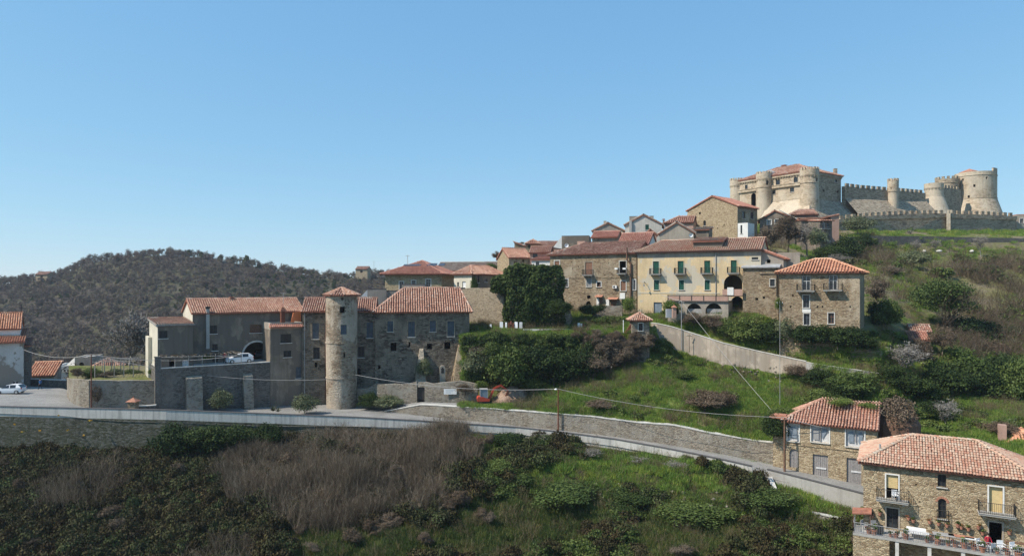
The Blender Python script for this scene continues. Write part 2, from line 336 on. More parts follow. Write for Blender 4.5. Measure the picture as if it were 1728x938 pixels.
M['wood_green'] = tones('evergreen_wood', [(0, (.035, .045, .025)), (.6, (.07, .085, .038)), (1, (.11, .12, .055))], 1, extra=[(0, (.8, .85, .8)), (1, (1.35, 1.2, 1.0))], spec=.05)
M['grass_ground'] = soil('grassy_ground', [(.06, .08, .02), (.10, .145, .028), (.13, .17, .04), (.18, .16, .07), (.23, .18, .115)], .16, 2.2)
M['thicket_ground'] = soil('thicket_ground', [(.025, .03, .012), (.05, .045, .025), (.07, .085, .025), (.055, .045, .03)], .12, 1.8)
M['hill_ground'] = soil('wooded_hill_floor', [(.058, .049, .041), (.075, .063, .054), (.08, .078, .044), (.095, .083, .068)], .022, .5)
M['castle_ground'] = soil('castle_slope_ground', [(.07, .085, .025), (.11, .13, .035), (.17, .16, .07), (.20, .165, .11), (.13, .10, .07)], .10, 1.4)
# ------------------------------------------------------------------ walls with openings
def wall_face(mb, pl, u0, u1, z0, z1, ops=(), rev=.35):
    us = sorted({round(v, 4) for v in [u0, u1]+[v for o in ops for v in o[:2]] if u0-1e-6 <= v <= u1+1e-6})
    zs = sorted({round(v, 4) for v in [z0, z1]+[v for o in ops for v in o[2:4]] if z0-1e-6 <= v <= z1+1e-6})
    for i in range(len(us)-1):
        for j in range(len(zs)-1):
            cu = (us[i]+us[i+1])/2; cz = (zs[j]+zs[j+1])/2
            if any(o[0] < cu < o[1] and o[2] < cz < o[3] for o in ops): continue
            mb.quad(pl.at(us[i], zs[j]), pl.at(us[i+1], zs[j]), pl.at(us[i+1], zs[j+1]), pl.at(us[i], zs[j+1]))
    for o in ops:
        a, b, c, d = o[:4]
        if o[4]:
            r = min((b-a)/2, (d-c)); cu = (a+b)/2; sp = d-r; n = 10
            arc = [(cu-(b-a)/2*math.cos(math.pi*k/n), sp+r*math.sin(math.pi*k/n)) for k in range(n+1)]
            for k in range(n):
                cor = (a, d) if k < n/2 else (b, d)
                mb.quad(pl.at(*cor), pl.at(*arc[k]), pl.at(*arc[k+1]))
                mb.quad(pl.at(*arc[k]), pl.at(*arc[k], -rev), pl.at(*arc[k+1], -rev), pl.at(*arc[k+1]))
            top = sp
        else:
            top = d; mb.quad(pl.at(a, d), pl.at(a, d, -rev), pl.at(b, d, -rev), pl.at(b, d))
        mb.quad(pl.at(a, c), pl.at(a, c, -rev), pl.at(a, top, -rev), pl.at(a, top))
        mb.quad(pl.at(b, top), pl.at(b, top, -rev), pl.at(b, c, -rev), pl.at(b, c))
        mb.quad(pl.at(b, c), pl.at(b, c, -rev), pl.at(a, c, -rev), pl.at(a, c))
def fill_opening(root, pl, a, b, c, d, kind, arch=False, mat=None, sur=None, sill=True, balc=None, rail='iron', bars=True):
    w = b-a; h = d-c; part = None
    if kind == 'win':
        m = MB(); t = min(.09, w*.12); fm = mat or M['grey_wood']
        pl.bx(m, a, a+t, c, d, -.24, -.16); pl.bx(m, b-t, b, c, d, -.24, -.16)
        pl.bx(m, a+t, b-t, c, c+t, -.24, -.16); pl.bx(m, a+t, b-t, d-t, d, -.24, -.16)
        pl.bx(m, (a+b)/2-t*.4, (a+b)/2+t*.4, c+t, d-t, -.23, -.17)
        if h > 1.3: pl.bx(m, a+t, b-t, c+h*.62, c+h*.62+t*.7, -.228, -.172)
        part = m.build('window', fm, root)
        g = MB(); pl.bx(g, a+t, b-t, c+t, d-t, -.215, -.195); g.build('pane', M['glass'], part)
    elif kind in ('shut', 'door', 'board'):
        m = MB(); fm = mat or M['brown_shutter']; t = .05; o = .10 if kind == 'shut' else .2
        mid = (a+b)/2; n = max(3, int(h/.16))
        if kind == 'board': leaves = [(a, b)]
        else: leaves = [(a, mid-.012), (mid+.012, b)]
        for x0, x1 in leaves:
            pl.bx(m, x0, x1, c, d, -o-t, -o)
            if kind == 'shut':
                for k in range(n):
                    z = c+.08+(h-.16)*k/n; pl.bx(m, x0+.06, x1-.06, z, z+.06, -o, -o+.025)
            elif kind == 'door':
                q = max(2, int((x1-x0)/.18))
                for k in range(q):
                    pl.bx(m, x0+(x1-x0)*k/q+.01, x0+(x1-x0)*(k+1)/q-.012, c+.02, d-.02, -o, -o+.022)
        part = m.build('door' if kind == 'door' else ('shutter' if kind == 'shut' else 'blind'), fm, root)
    if sur is not None:
        m = MB(); s = .12
        pl.bx(m, a-s, a-.002, c, d+s, .004, .05); pl.bx(m, b+.002, b+s, c, d+s, .004, .05); pl.bx(m, a, b, d+.002, d+s, .006, .048)
        o = m.build('window_surround', sur, root)
    if sill and kind != 'hole' and balc is None and kind != 'door' or sill == 2:
        m = MB(); pl.bx(m, a-.12, b+.12, c-.1, c-.003, -.1, .14); m.build('sill', M['cap'], root)
    if balc is not None: balcony(root, pl, (a+b)/2, c, balc, rail=rail)
    return part
def railing(mb, p0, p1, h=1.0, gap=.13, r=.018, rr=.025):
    p0 = Vector(p0); p1 = Vector(p1); L = (p1-p0).length; n = max(1, int(L/gap))
    mb.tube([p0+Vector((0, 0, h)), p1+Vector((0, 0, h))], rr, 4); mb.tube([p0+Vector((0, 0, .08)), p1+Vector((0, 0, .08))], rr*.8, 4)
    for k in range(n+1):
        q = p0.lerp(p1, k/n); mb.tube([q, q+Vector((0, 0, h))], r if k % 6 else r*1.6, 3, cap=False)
def balcony(root, pl, uc, z, width, depth=.95, rail='iron'):
    m = MB(); pl.bx(m, uc-width/2, uc+width/2, z-.16, z-.02, .003, depth)
    pl.bx(m, uc-width/2-.04, uc+width/2+.04, z-.02, z+.03, .003, depth+.05)
    for s in (-.35, .35): pl.bx(m, uc+s*width-.08, uc+s*width+.08, z-.42, z-.16, .003, depth*.6)
    b = m.build('balcony', M['concrete'], root)
    r = MB(); a0 = pl.at(uc-width/2+.03, z+.03, .02); a1 = pl.at(uc-width/2+.03, z+.03, depth-.03); a2 = pl.at(uc+width/2-.03, z+.03, depth-.03); a3 = pl.at(uc+width/2-.03, z+.03, .02)
    railing(r, a0, a1, .95); railing(r, a1, a2, .95); railing(r, a2, a3, .95)
    r.build('railing', M[rail], b)
# ------------------------------------------------------------------ tiled roofs: every tile is modelled
class Tiles:
    def __init__(s, pitch=.34, length=.45): s.V = []; s.F = []; s.T = []; s.n = 0; s.p = pitch; s.l = length if pitch > .25 else .36
    def add(s, cen, U, V, N, w, L, hgt, tone):
        """cen (n,3); U,V,N frame; half-barrel tiles"""
        n = len(cen)
        if n == 0: return
        ang = np.linspace(0, math.pi, 5)
        prof = np.stack([-np.cos(ang)*w/2, np.sin(ang)*hgt], 1)
        verts = []
        for e, (dv, dz) in enumerate(((-L/2, .055), (L/2+.03, .0))):
            wv = 1.0 if e == 0 else .86
            for a, b in prof: verts.append(U*a*wv+V*dv+N*(b+dz))
        verts = np.array(verts)
        ax = cen[:, None, :]+verts[None, :, :]
        F0 = np.array([[0, 1, 6, 5], [1, 2, 7, 6], [2, 3, 8, 7], [3, 4, 9, 8], [0, 4, 3, 1]][:4])
        F = (np.arange(n)*10)[:, None, None]+F0[None]+s.n
        s.V.append(ax.reshape(-1, 3)); s.F.append(F.reshape(-1, 4)); s.T.append(np.repeat(tone, 4)); s.n += n*10
    def poly(s, pts, bias=0.0):
        pts = [Vector(p) for p in pts]
        U = (pts[1]-pts[0]).normalized(); N = (pts[1]-pts[0]).cross(pts[-1]-pts[0]).normalized(); V = N.cross(U)
        P2 = [((p-pts[0]).dot(U), (p-pts[0]).dot(V)) for p in pts]
        x0 = min(p[0] for p in P2); x1 = max(p[0] for p in P2); y1 = max(p[1] for p in P2)
        nx = max(1, int(round((x1-x0)/s.p))); ny = max(1, int(math.ceil(y1/s.l))); px = (x1-x0)/nx
        gx, gy = np.meshgrid(x0+px*(np.arange(nx)+.5), s.l*(np.arange(ny)+.5)-.05)
        gx = gx.ravel(); gy = gy.ravel(); ok = np.ones(len(gx), bool); k = len(P2)
        for i in range(k):
            a = P2[i]; b = P2[(i+1) % k]; L = math.hypot(b[0]-a[0], b[1]-a[1])
            if L < 1e-4: continue
            ok &= ((b[0]-a[0])*(gy-a[1])-(b[1]-a[1])*(gx-a[0]))/L > -.10
        gx = gx[ok]; gy = gy[ok]; n = len(gx)
        Un, Vn, Nn = (np.array(q) for q in (U, V, N))
        c = np.array(pts[0])[None]+gx[:, None]*Un+(gy+RNG.normal(0, .018, n))[:, None]*Vn
        wob = .05+.045*np.sin(gx*.9+gy*.5+pts[0].x)+RNG.uniform(0, .02, n)
        c = c+wob[:, None]*Nn+(RNG.normal(0, .012, n))[:, None]*Un
        tone = np.clip(RNG.beta(2.2, 2.2, n)*.85+.08+bias+.12*np.sin(gx*.35+2)*np.sin(gy*.6+1), 0, 1)
        s.add(c, Un, Vn, Nn, px*(.72 if s.p > .25 else .9), s.l, px*(.36 if s.p > .25 else .2), tone)
    def ridge(s, a, b, bias=.1, w=.34):
        a = Vector(a); b = Vector(b); L = (b-a).length
        if L < .3: return
        V = (b-a).normalized(); U = V.cross(Vector((0, 0, 1)))
        if U.length < 1e-3: return
        U.normalize(); N = U.cross(V); n = max(1, int(L/s.l))
        t = (np.arange(n)+.5)/n
        c = np.array(a)[None]+t[:, None]*np.array(b-a)[None]+np.array(N)*.06
        s.add(c, np.array(U), np.array(V), np.array(N), w, L/n*1.06, w*.4, np.clip(RNG.beta(2, 2, n)+bias, 0, 1))
    def build(s, mat, parent):
        if not s.V: return
        return np_obj('tile_courses', np.concatenate(s.V), np.concatenate(s.F), mat, parent, 'stuff', np.concatenate(s.T), off=wloc(parent))
class House:
    def __init__(s, name, label, cat, pl, xl, xr, yt, yb, dep, mat, group=None, zt=None, zb=None, bury=None):
        if bury is None: bury = 1.2 if zb is not None else 4.0
        s.u0 = pl.u(xl); s.u1 = pl.u(xr); s.pl = pl; s.dep = dep; s.mat = M[mat]
        s.zt = pl.uz(xl, yt)[1] if zt is None else zt
        s.zb = (pl.uz((xl+xr)/2, yb)[1] if zb is None else zb)-bury
        s.W = s.u1-s.u0
        s.root = thing(name, label, cat, pl.at((s.u0+s.u1)/2, s.zb+bury), group)
        s.side = {'f': Pl(pl.at(s.u0, 0), pl.U), 'r': Pl(pl.at(s.u1, 0), -pl.N), 'b': Pl(pl.at(s.u1, 0)-pl.N*dep, -pl.U), 'l': Pl(pl.at(s.u0, 0)-pl.N*dep, pl.N)}
        s.len = {'f': s.W, 'b': s.W, 'l': dep, 'r': dep}
        s.ops = {k: [] for k in 'frbl'}; s.later = []; s.gab = []
    def op(s, xc, yt, w, h, kind='win', side='f', arch=False, **kw):
        """opening given by its centre, top, width and height in the photo"""
        q = s.side[side]; a, _ = q.uz(xc-w/2, yt); b, d = q.uz(xc+w/2, yt); _, d = q.uz(xc, yt); _, c = q.uz(xc, yt+h)
        a = max(a, .15); b = min(b, s.len[side]-.15)
        if b-a < .1: return
        d = min(d, s.zt-.05); s.ops[side].append((round(a, 3), round(b, 3), round(c, 3), round(d, 3), arch)); s.later.append((q, a, b, c, d, kind, arch, kw))
    def holes(s, lst, side='f', w=2.6, h=2.6):
        for x, y in lst: s.op(x, y, w, h, 'hole', side)
    def roof(s, kind='hip', rise=2.0, over=.45, tile='tile_old', pitch=.34, hl=0.0, hr=0.0, thick=.16, dz=0.0, sideover=.25, caps=True, slab='under_tile'):
        pl = s.pl; D = s.dep; W = s.W; z = s.zt+dz
        def pt(u, v, zz): return pl.at(s.u0+u, zz, -v)
        polys = []; ridges = []
        if kind == 'hip':
            k = over*rise/(min(D, W)/2)
            A, B, C, E = pt(-over, -over, z-k), pt(W+over, -over, z-k), pt(W+over, D+over, z-k), pt(-over, D+over, z-k)
            if W >= D: R0, R1 = pt(D/2, D/2, z+rise), pt(W-D/2, D/2, z+rise); polys = [[A, B, R1, R0], [B, C, R1], [C, E, R0, R1], [E, A, R0]]; ridges = [(A, R0), (B, R1), (R0, R1), (C, R1), (E, R0)]
            else: R0, R1 = pt(W/2, W/2, z+rise), pt(W/2, D-W/2, z+rise); polys = [[A, B, R0], [B, C, R1, R0], [C, E, R1], [E, A, R0, R1]]; ridges = [(A, R0), (B, R0), (R0, R1), (C, R1), (E, R1)]
        elif kind == 'gable_f':
            k = over*rise/(D/2); sl = 0 if hl else sideover; sr = 0 if hr else sideover
            ol = over if hl else sl; orr = over if hr else sr
            A, B, C, E = pt(-ol, -over, z-k), pt(W+orr, -over, z-k), pt(W+orr, D+over, z-k), pt(-ol, D+over, z-k)
            R0 = pt(hl if hl else -sl, D/2, z+rise); R1 = pt(W-hr if hr else W+sr, D/2, z+rise)
            polys = [[A, B, R1, R0], [C, E, R0, R1]]; ridges = [(R0, R1)]
            if hl: polys.append([E, A, R0]); ridges += [(A, R0), (E, R0)]
            else: s.gab.append([pt(0, 0, z), pt(0, D/2, z+rise-.05), pt(0, D, z)])
            if hr: polys.append([B, C, R1]); ridges += [(B, R1), (C, R1)]
            else: s.gab.append([pt(W, D, z), pt(W, D/2, z+rise-.05), pt(W, 0, z)])
        elif kind == 'gable_s':
            k = over*rise/(W/2)
            A, B, C, E = pt(-over, -sideover, z-k), pt(W+over, -sideover, z-k), pt(W+over, D+sideover, z-k), pt(-over, D+sideover, z-k)
            m_ = W*.5+hl; R0 = pt(m_, -sideover, z+rise); R1 = pt(m_, D+sideover, z+rise)
            polys = [[B, C, R1, R0], [E, A, R0, R1]]; ridges = [(R0, R1)]
            s.gab += [[pt(W, 0, z), pt(m_, 0, z+rise-.05), pt(0, 0, z)], [pt(0, D, z), pt(m_, D, z+rise-.05), pt(W, D, z)]]
        elif kind == 'shed_f':
            k = over*rise/D
            A, B, C, E = pt(-sideover, -over, z-k), pt(W+sideover, -over, z-k), pt(W+sideover, D+.2, z+rise), pt(-sideover, D+.2, z+rise)
            polys = [[A, B, C, E]]; ridges = [(E, C)]
            s.gab += [[pt(W, 0, z), pt(W, D, z), pt(W, D, z+rise-.1)], [pt(0, D, z), pt(0, 0, z), pt(0, D, z+rise-.1)], [pt(W, D, z), pt(0, D, z), pt(0, D, z+rise-.1), pt(W, D, z+rise-.1)]]
        elif kind in ('shed_r', 'shed_l'):
            if kind == 'shed_r':
                A, B, C, E = pt(-.1, -sideover, z+rise), pt(W+over, -sideover, z), pt(W+over, D+sideover, z), pt(-.1, D+sideover, z+rise)
                polys = [[B, C, E, A]]; s.gab += [[pt(0, 0, z), pt(W, 0, z), pt(0, 0, z+rise-.1)], [pt(0, D, z), pt(0, 0, z), pt(0, 0, z+rise-.1), pt(0, D, z+rise-.1)]]
            else:
                A, B, C, E = pt(-over, -sideover, z), pt(W+.1, -sideover, z+rise), pt(W+.1, D+sideover, z+rise), pt(-over, D+sideover, z)
                polys = [[E, A, B, C]]; s.gab += [[pt(0, 0, z), pt(W, 0, z), pt(W, 0, z+rise-.1)], [pt(W, 0, z), pt(W, D, z), pt(W, D, z+rise-.1), pt(W, 0, z+rise-.1)]]
        elif kind == 'flat':
            m = MB(); t = .3; h = rise
            wall = [(0, W, 0, t), (0, W, D-t, D), (0, t, t, D-t), (W-t, W, t, D-t)]
            for a, b, c, d in wall: m.obb(pt(a, c, z), pl.U*(b-a), -pl.N*(d-c), Vector((0, 0, h)))
            m.build('roof_parapet', M[slab] if slab != 'under_tile' else s.mat, s.root)
            m = MB(); m.obb(pt(t, t, z-.2), pl.U*(W-2*t), -pl.N*(D-2*t), Vector((0, 0, .25))); s.rf = m.build('roof', M['slab_grey'], s.root); return s
        m = MB(); T = Tiles(pitch, .45 if pitch < .4 else .6)
        for p in polys:
            n = (p[1]-p[0]).cross(p[-1]-p[0]).normalized(); m.prism([q-n*.01 for q in reversed(p)], -n*thick)
            if tile: T.poly(p)
        s.rf = m.build('roof', M[slab], s.root)
        if tile:
            if caps:
                for a, b in ridges: T.ridge(a, b)
            T.build(M[tile], s.rf)
        return s
    def chimney(s, x, yb, w=.6, h=1.4, mat='stone_warm', back=2.0, cap=True, pos_=None):
        """chimney over the front wall line at photo column x, set back by `back` metres"""
        q = s.pl.out(-back); u, z = q.uz(x, yb); m = MB()
        q.bx(m, u-w/2, u+w/2, z-1.6, z+h, -w/2, w/2); c = m.build('chimney', M[mat], s.rf if hasattr(s, 'rf') else s.root)
        if cap:
            m = MB(); q.bx(m, u-w/2-.08, u+w/2+.08, z+h, z+h+.1, -w/2-.08, w/2+.08)
            for k in (-1, 1): q.bx(m, u+k*w*.35-.06, u+k*w*.35+.06, z+h+.1, z+h+.3, -w*.4, w*.4)
            q.bx(m, u-w/2-.1, u+w/2+.1, z+h+.3, z+h+.38, -w/2-.1, w/2+.1); m.build('chimney_cap', M['terracotta'], s.root)
    def finish(s):
        m = MB(); sm = getattr(s, 'sm', {})
        for k in 'frbl':
            if k not in sm: wall_face(m, s.side[k], 0, s.len[k], s.zb, s.zt, s.ops[k])
        lp = s.side['l']
        for g in s.gab:
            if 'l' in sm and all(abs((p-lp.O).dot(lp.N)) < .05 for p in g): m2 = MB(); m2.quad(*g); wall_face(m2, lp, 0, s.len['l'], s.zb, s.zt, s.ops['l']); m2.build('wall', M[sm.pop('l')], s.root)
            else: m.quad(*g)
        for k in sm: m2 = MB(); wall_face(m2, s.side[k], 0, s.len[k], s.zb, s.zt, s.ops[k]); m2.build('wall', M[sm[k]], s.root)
        m.build('wall', s.mat, s.root)
        for q, a, b, c, d, kind, arch, kw in s.later:
            bal = kw.get('balc'); kw = dict(kw)
            if bal: kw['balc'] = bal
            fill_opening(s.root, q, a, b, c, d, kind, arch, **kw)
        return s
def cornice(h, mat, hgt=.35, out=.25, dz=0.0, sides='f', name='cornice'):
    m = MB()
    for k in sides: h.side[k].bx(m, -.02, h.len[k]+.02, h.zt-hgt+dz, h.zt-.02+dz, .004, out)
    return m.build(name, M[mat], h.root)
def polywall(name, label, cat, pts, thick, mat, cap=None, mer=None, jit=0.0, bury=.8, step=1.5, group=None, kind=None, capw=.06, caph=.12, root=None, capname='coping'):
    W = [P(x, yt, d) for x, yt, yb, d in pts]; B = [zat(yb, d)-bury for x, yt, yb, d in pts]
    Q = []; cum = 0; mx = []
    for i in range(len(W)-1):
        L = (W[i+1]-W[i]).length; n = max(1, int(L/step))
        for k in range(n+(1 if i == len(W)-2 else 0)):
            t = k/n; p = W[i].lerp(W[i+1], t); Q.append((p.x, p.y, p.z+random.uniform(-jit, jit), B[i]*(1-t)+B[i+1]*t))
    mid = Q[len(Q)//2]
    r = root or thing(name, label, cat, (mid[0], mid[1], mid[3]+bury), group)
    m = MB(); n = len(Q); nor = []
    for i in range(n):
        a = Q[max(0, i-1)]; b = Q[min(n-1, i+1)]; t = Vector((b[0]-a[0], b[1]-a[1], 0)).normalized(); nor.append(Vector((-t.y, t.x, 0)))
    Fp = [(Vector((q[0], q[1], q[3])), Vector((q[0], q[1], q[2]))) for q in Q]
    Bp = [(a+nor[i]*thick, b+nor[i]*thick) for i, (a, b) in enumerate(Fp)]
    for i in range(n-1):
        m.quad(Fp[i][0], Fp[i+1][0], Fp[i+1][1], Fp[i][1]); m.quad(Bp[i+1][0], Bp[i][0], Bp[i][1], Bp[i+1][1]); m.quad(Fp[i][1], Fp[i+1][1], Bp[i+1][1], Bp[i][1])
    m.quad(Bp[0][0], Fp[0][0], Fp[0][1], Bp[0][1]); m.quad(Fp[-1][0], Bp[-1][0], Bp[-1][1], Fp[-1][1])
    m.build('masonry', M[mat], r)
    if cap:
        m = MB()
        for i in range(n-1):
            a0 = Fp[i][1]-nor[i]*capw; a1 = Fp[i+1][1]-nor[i+1]*capw; b0 = Bp[i][1]+nor[i]*capw; b1 = Bp[i+1][1]+nor[i+1]*capw; up = Vector((0, 0, caph)); dn = Vector((0, 0, .003))
            m.quad(a0+up, a1+up, b1+up, b0+up); m.quad(a0+dn, a1+dn, a1+up, a0+up); m.quad(b1+dn, b0+dn, b0+up, b1+up); m.quad(b0+dn, b1+dn, a1+dn, a0+dn)
            if i == 0: m.quad(b0+dn, a0+dn, a0+up, b0+up)
            if i == n-2: m.quad(a1+dn, b1+dn, b1+up, a1+up)
        m.build(capname, M[cap], r)
    if mer:
        mw, mh, gap, mt = mer
        L = [0]
        for i in range(n-1): L.append(L[-1]+(Fp[i+1][1]-Fp[i][1]).length)
        s = gap/2
        while s+mw < L[-1]:
            j = max(k for k in range(n) if L[k] <= s+1e-6); j = min(j, n-2); t = (s-L[j])/max(1e-6, L[j+1]-L[j])
            p = Fp[j][1].lerp(Fp[j+1][1], t); d = (Fp[j+1][1]-Fp[j][1]).normalized()
            m = MB(); m.obb(p-Vector((0, 0, .3)), d*mw, nor[j]*mt, Vector((0, 0, mh+.3))); m.build('merlon', M[mat], r)
            s += mw+gap
    return r
def ring_merlons(root, c, r, z, n, mw, mh, mt, mat, a0=0, a1=2*math.pi):
    for k in range(n):
        g = a0+(a1-a0)*(k+.5)/n; o = Vector((c[0]+math.cos(g)*r, c[1]+math.sin(g)*r, z)); t = Vector((-math.sin(g), math.cos(g), 0)); q = Vector((math.cos(g), math.sin(g), 0))
        m = MB(); m.obb(o-t*mw/2-q*mt, t*mw, q*mt, Vector((0, 0, mh))); m.build('merlon', M[mat], root)
def ring_corbels(root, c, r0, r1, z0, z1, n, mat):
    m = MB()
    for k in range(n):
        g = 2*math.pi*k/n; t = Vector((-math.sin(g), math.cos(g), 0)); q = Vector((math.cos(g), math.sin(g), 0)); o = Vector((c[0], c[1], 0))+q*(r0-.05)
        wd = 2*math.pi*r0/n*.45
        m.prism([o-t*wd/2+Vector((0, 0, z1)), o-t*wd/2+Vector((0, 0, z0)), o-t*wd/2+q*(r1-r0+.05)+Vector((0, 0, z1))], t*wd)
    m.build('corbels', M[mat], root)
# ------------------------------------------------------------------ ground sheets
GROUND = []
class Loft:
    def __init__(s, name, label, rows, mat, step=14, sub=8, amp=.0, nsc=.2, kind='structure', cat=None, quiet=None):
        """rows: list of dict px -> (y, d); linear in between; sub may be a list per gap"""
        xs0 = min(min(r) for r in rows); xs1 = max(max(r) for r in rows)
        xs = np.arange(xs0, xs1+step, step).astype(float); s.xs = xs
        R = []
        for r in rows:
            k = sorted(r); yy = np.interp(xs, k, [r[q][0] for q in k]); dd = np.interp(xs, k, [r[q][1] for q in k])
            X = (xs-CX)/F*dd; Z = (HY-yy)/F*dd; R.append(np.stack([X, dd, Z], 1))
        subs = sub if isinstance(sub, (list, tuple)) else [sub]*(len(rows)-1)
        G = []
        for i in range(len(R)-1):
            for k in range(subs[i]): G.append(R[i]*(1-k/subs[i])+R[i+1]*k/subs[i])
        G.append(R[-1]); G = np.array(G); s.G = G
        if amp:
            wq = [] 
            for i in range(len(R)-1): wq += [((quiet[i]*(1-k/subs[i])+quiet[i+1]*k/subs[i]) if quiet else 1.0) for k in range(subs[i])]
            for i in range(1, G.shape[0]-1):
                for j in range(G.shape[1]):
                    p = G[i, j]; G[i, j, 2] += wq[i]*amp*mnoise.fractal(Vector((p[0]*nsc, p[1]*nsc, 3.1)), .6, 2.1, 4)
        nr, nc = G.shape[:2]; idx = np.arange(nr*nc).reshape(nr, nc)
        Fq = np.stack([idx[:-1, :-1], idx[:-1, 1:], idx[1:, 1:], idx[1:, :-1]], -1).reshape(-1, 4)
        s.o = np_obj(name, G.reshape(-1, 3), Fq, M[mat], kind=kind)
        if label: s.o['label'] = label
        if cat: s.o['category'] = cat
        s.V = G.reshape(-1, 3); s.F = Fq
        GROUND.append(s)
    def sample(s, n, keep=None):
        V = s.V[s.F]; a = np.linalg.norm(np.cross(V[:, 1]-V[:, 0], V[:, 3]-V[:, 0]), axis=1)
        k = RNG.choice(len(a), n, p=a/a.sum()); u = RNG.random((n, 1)); v = RNG.random((n, 1)); q = V[k]
        p = (q[:, 0]*(1-u)+q[:, 1]*u)*(1-v)+(q[:, 3]*(1-u)+q[:, 2]*u)*v
        if keep is not None:
            x = p[:, 0]/p[:, 1]*F+CX; y = HY-p[:, 2]/p[:, 1]*F
            p = p[keep(x, y, p)]
        return p
_bvh = [None]
def ground_hit(x, y, dmin=20):
    if _bvh[0] is None:
        V = []; Fc = []; n = 0
        for g in GROUND: V.extend([tuple(v) for v in g.V]); Fc.extend([tuple(int(i)+n for i in f) for f in g.F]); n += len(g.V)
        _bvh[0] = BVHTree.FromPolygons(V, Fc)
    D = Vector(((x-CX)/F, 1, (HY-y)/F)).normalized()
    h = _bvh[0].ray_cast(D*dmin, D, 3000)
    return h[0]
def ground_z(x, y, z0=60):
    ground_hit(864, 900)
    h = _bvh[0].ray_cast(Vector((x, y, z0)), Vector((0, 0, -1)), 300)
    return h[0].z if h[0] is not None else None
# ------------------------------------------------------------------ vegetation meshes
def leaf_crown(n, R, lumps, leaf, seed, lr=(.32, .5), flatb=.0, asp=1.5, cz=1.0, shell=.75):
    g = np.random.default_rng(seed); R = np.array(R)
    c = g.normal(0, 1, (lumps, 3)); c /= np.linalg.norm(c, axis=1)[:, None]; c *= (g.random((lumps, 1))**.45)*.68
    c[:, 2] = np.where(c[:, 2] < -.35, -c[:, 2]*.5, c[:, 2])
    lrad = g.uniform(lr[0], lr[1], lumps); wt = lrad**2; k = g.choice(lumps, n, p=wt/wt.sum())
    d = g.normal(0, 1, (n, 3)); d /= np.linalg.norm(d, axis=1)[:, None]; d[:, 2] = np.where((d[:, 2] < -.3), np.abs(d[:, 2])*.6, d[:, 2])
    rr = lrad[k]*(shell+(1.1-shell)*g.random(n))*(1+.12*np.sin(d[:, 0]*9+k)+.1*np.sin(d[:, 1]*11+k*2))
    p = (c[k]+d*rr[:, None])*R; p[:, 2] += R[2]*cz
    ok = p[:, 2] > 0.02; p = p[ok]; d = d[ok]; k = k[ok]; n = len(p)
    nrm = d+g.normal(0, .7, (n, 3)); nrm /= np.linalg.norm(nrm, axis=1)[:, None]
    a = np.cross(nrm, g.normal(0, 1, (n, 3))); a /= np.linalg.norm(a, axis=1)[:, None]; b = np.cross(nrm, a)
    sz = leaf*g.uniform(.6, 1.3, n)[:, None]
    V = np.stack([p-a*sz*asp/2, p-b*sz/2, p+a*sz*asp/2, p+b*sz/2], 1).reshape(-1, 3)
    Fq = np.arange(n*4).reshape(-1, 4)
    tone = np.clip(g.random(n)*.6+.4*g.random(lumps)[k], 0, 1)
    return V, Fq, tone
def seg_mesh(segs):
    """segs: list of (p0,p1,r0,r1,tone) -> three-sided tapering sticks"""
    p0 = np.array([s[0] for s in segs]); p1 = np.array([s[1] for s in segs]); r0 = np.array([s[2] for s in segs]); r1 = np.array([s[3] for s in segs]); t = np.array([s[4] for s in segs])
    d = p1-p0; d /= np.maximum(np.linalg.norm(d, axis=1), 1e-6)[:, None]
    h = np.where(np.abs(d[:, 2:3]) < .9, np.array([[0, 0, 1.]]), np.array([[1., 0, 0]])); a = np.cross(d, h); a /= np.linalg.norm(a, axis=1)[:, None]; b = np.cross(d, a)
    V = []
    for q, r in ((p0, r0), (p1, r1)):
        for k in range(3):
            g = 2*math.pi*k/3; V.append(q+(a*math.cos(g)+b*math.sin(g))*r[:, None])
    V = np.stack(V, 1).reshape(-1, 3); n = len(segs)
    F0 = np.array([[0, 1, 4, 3], [1, 2, 5, 4], [2, 0, 3, 5]]); Fq = ((np.arange(n)*6)[:, None, None]+F0).reshape(-1, 4)
    return V, Fq, np.repeat(t, 3)
def bare_tree(h, seed, levels=4, r=.16, spread=.75, kids=(4, 5, 5, 4), lenf=.62, trunkf=.3, up=.25, minr=.012):
    g = random.Random(seed); segs = []
    def rec(p, d, L, rad, lv):
        n = 3 if lv < 2 else 2; pts = [p]; q = p
        for k in range(n):
            d = (d+Vector((g.uniform(-1, 1), g.uniform(-1, 1), g.uniform(-.6, 1)))*.16+Vector((0, 0, up*.12))).normalized()
            q2 = q+d*L/n; f0 = 1-k/n*.45; f1 = 1-(k+1)/n*.45
            segs.append((tuple(q), tuple(q2), max(minr, rad*f0), max(minr*.7, rad*f1), g.random())); q = q2; pts.append((q.copy(), d.copy(), rad*f1))
        if lv >= levels: return
        K = kids[min(lv, len(kids)-1)]
        for k in range(K):
            if lv == 0: pp, dd, rr = pts[-1]
            else: pp, dd, rr = pts[g.randint(1, n)]
            ax = dd.orthogonal().normalized(); ax.rotate(Matrix.Rotation(g.uniform(0, 2*math.pi), 3, dd))
            nd_ = (dd+ax*g.uniform(.5, 1.1)*spread*1.3+Vector((0, 0, up))).normalized()
            rec(pp, nd_, L*lenf*g.uniform(.7, 1.25), rr*.62, lv+1)
    rec(Vector((0, 0, 0)), Vector((g.uniform(-.1, .1), g.uniform(-.1, .1), 1)).normalized(), h*trunkf, r, 0)
    return seg_mesh(segs)
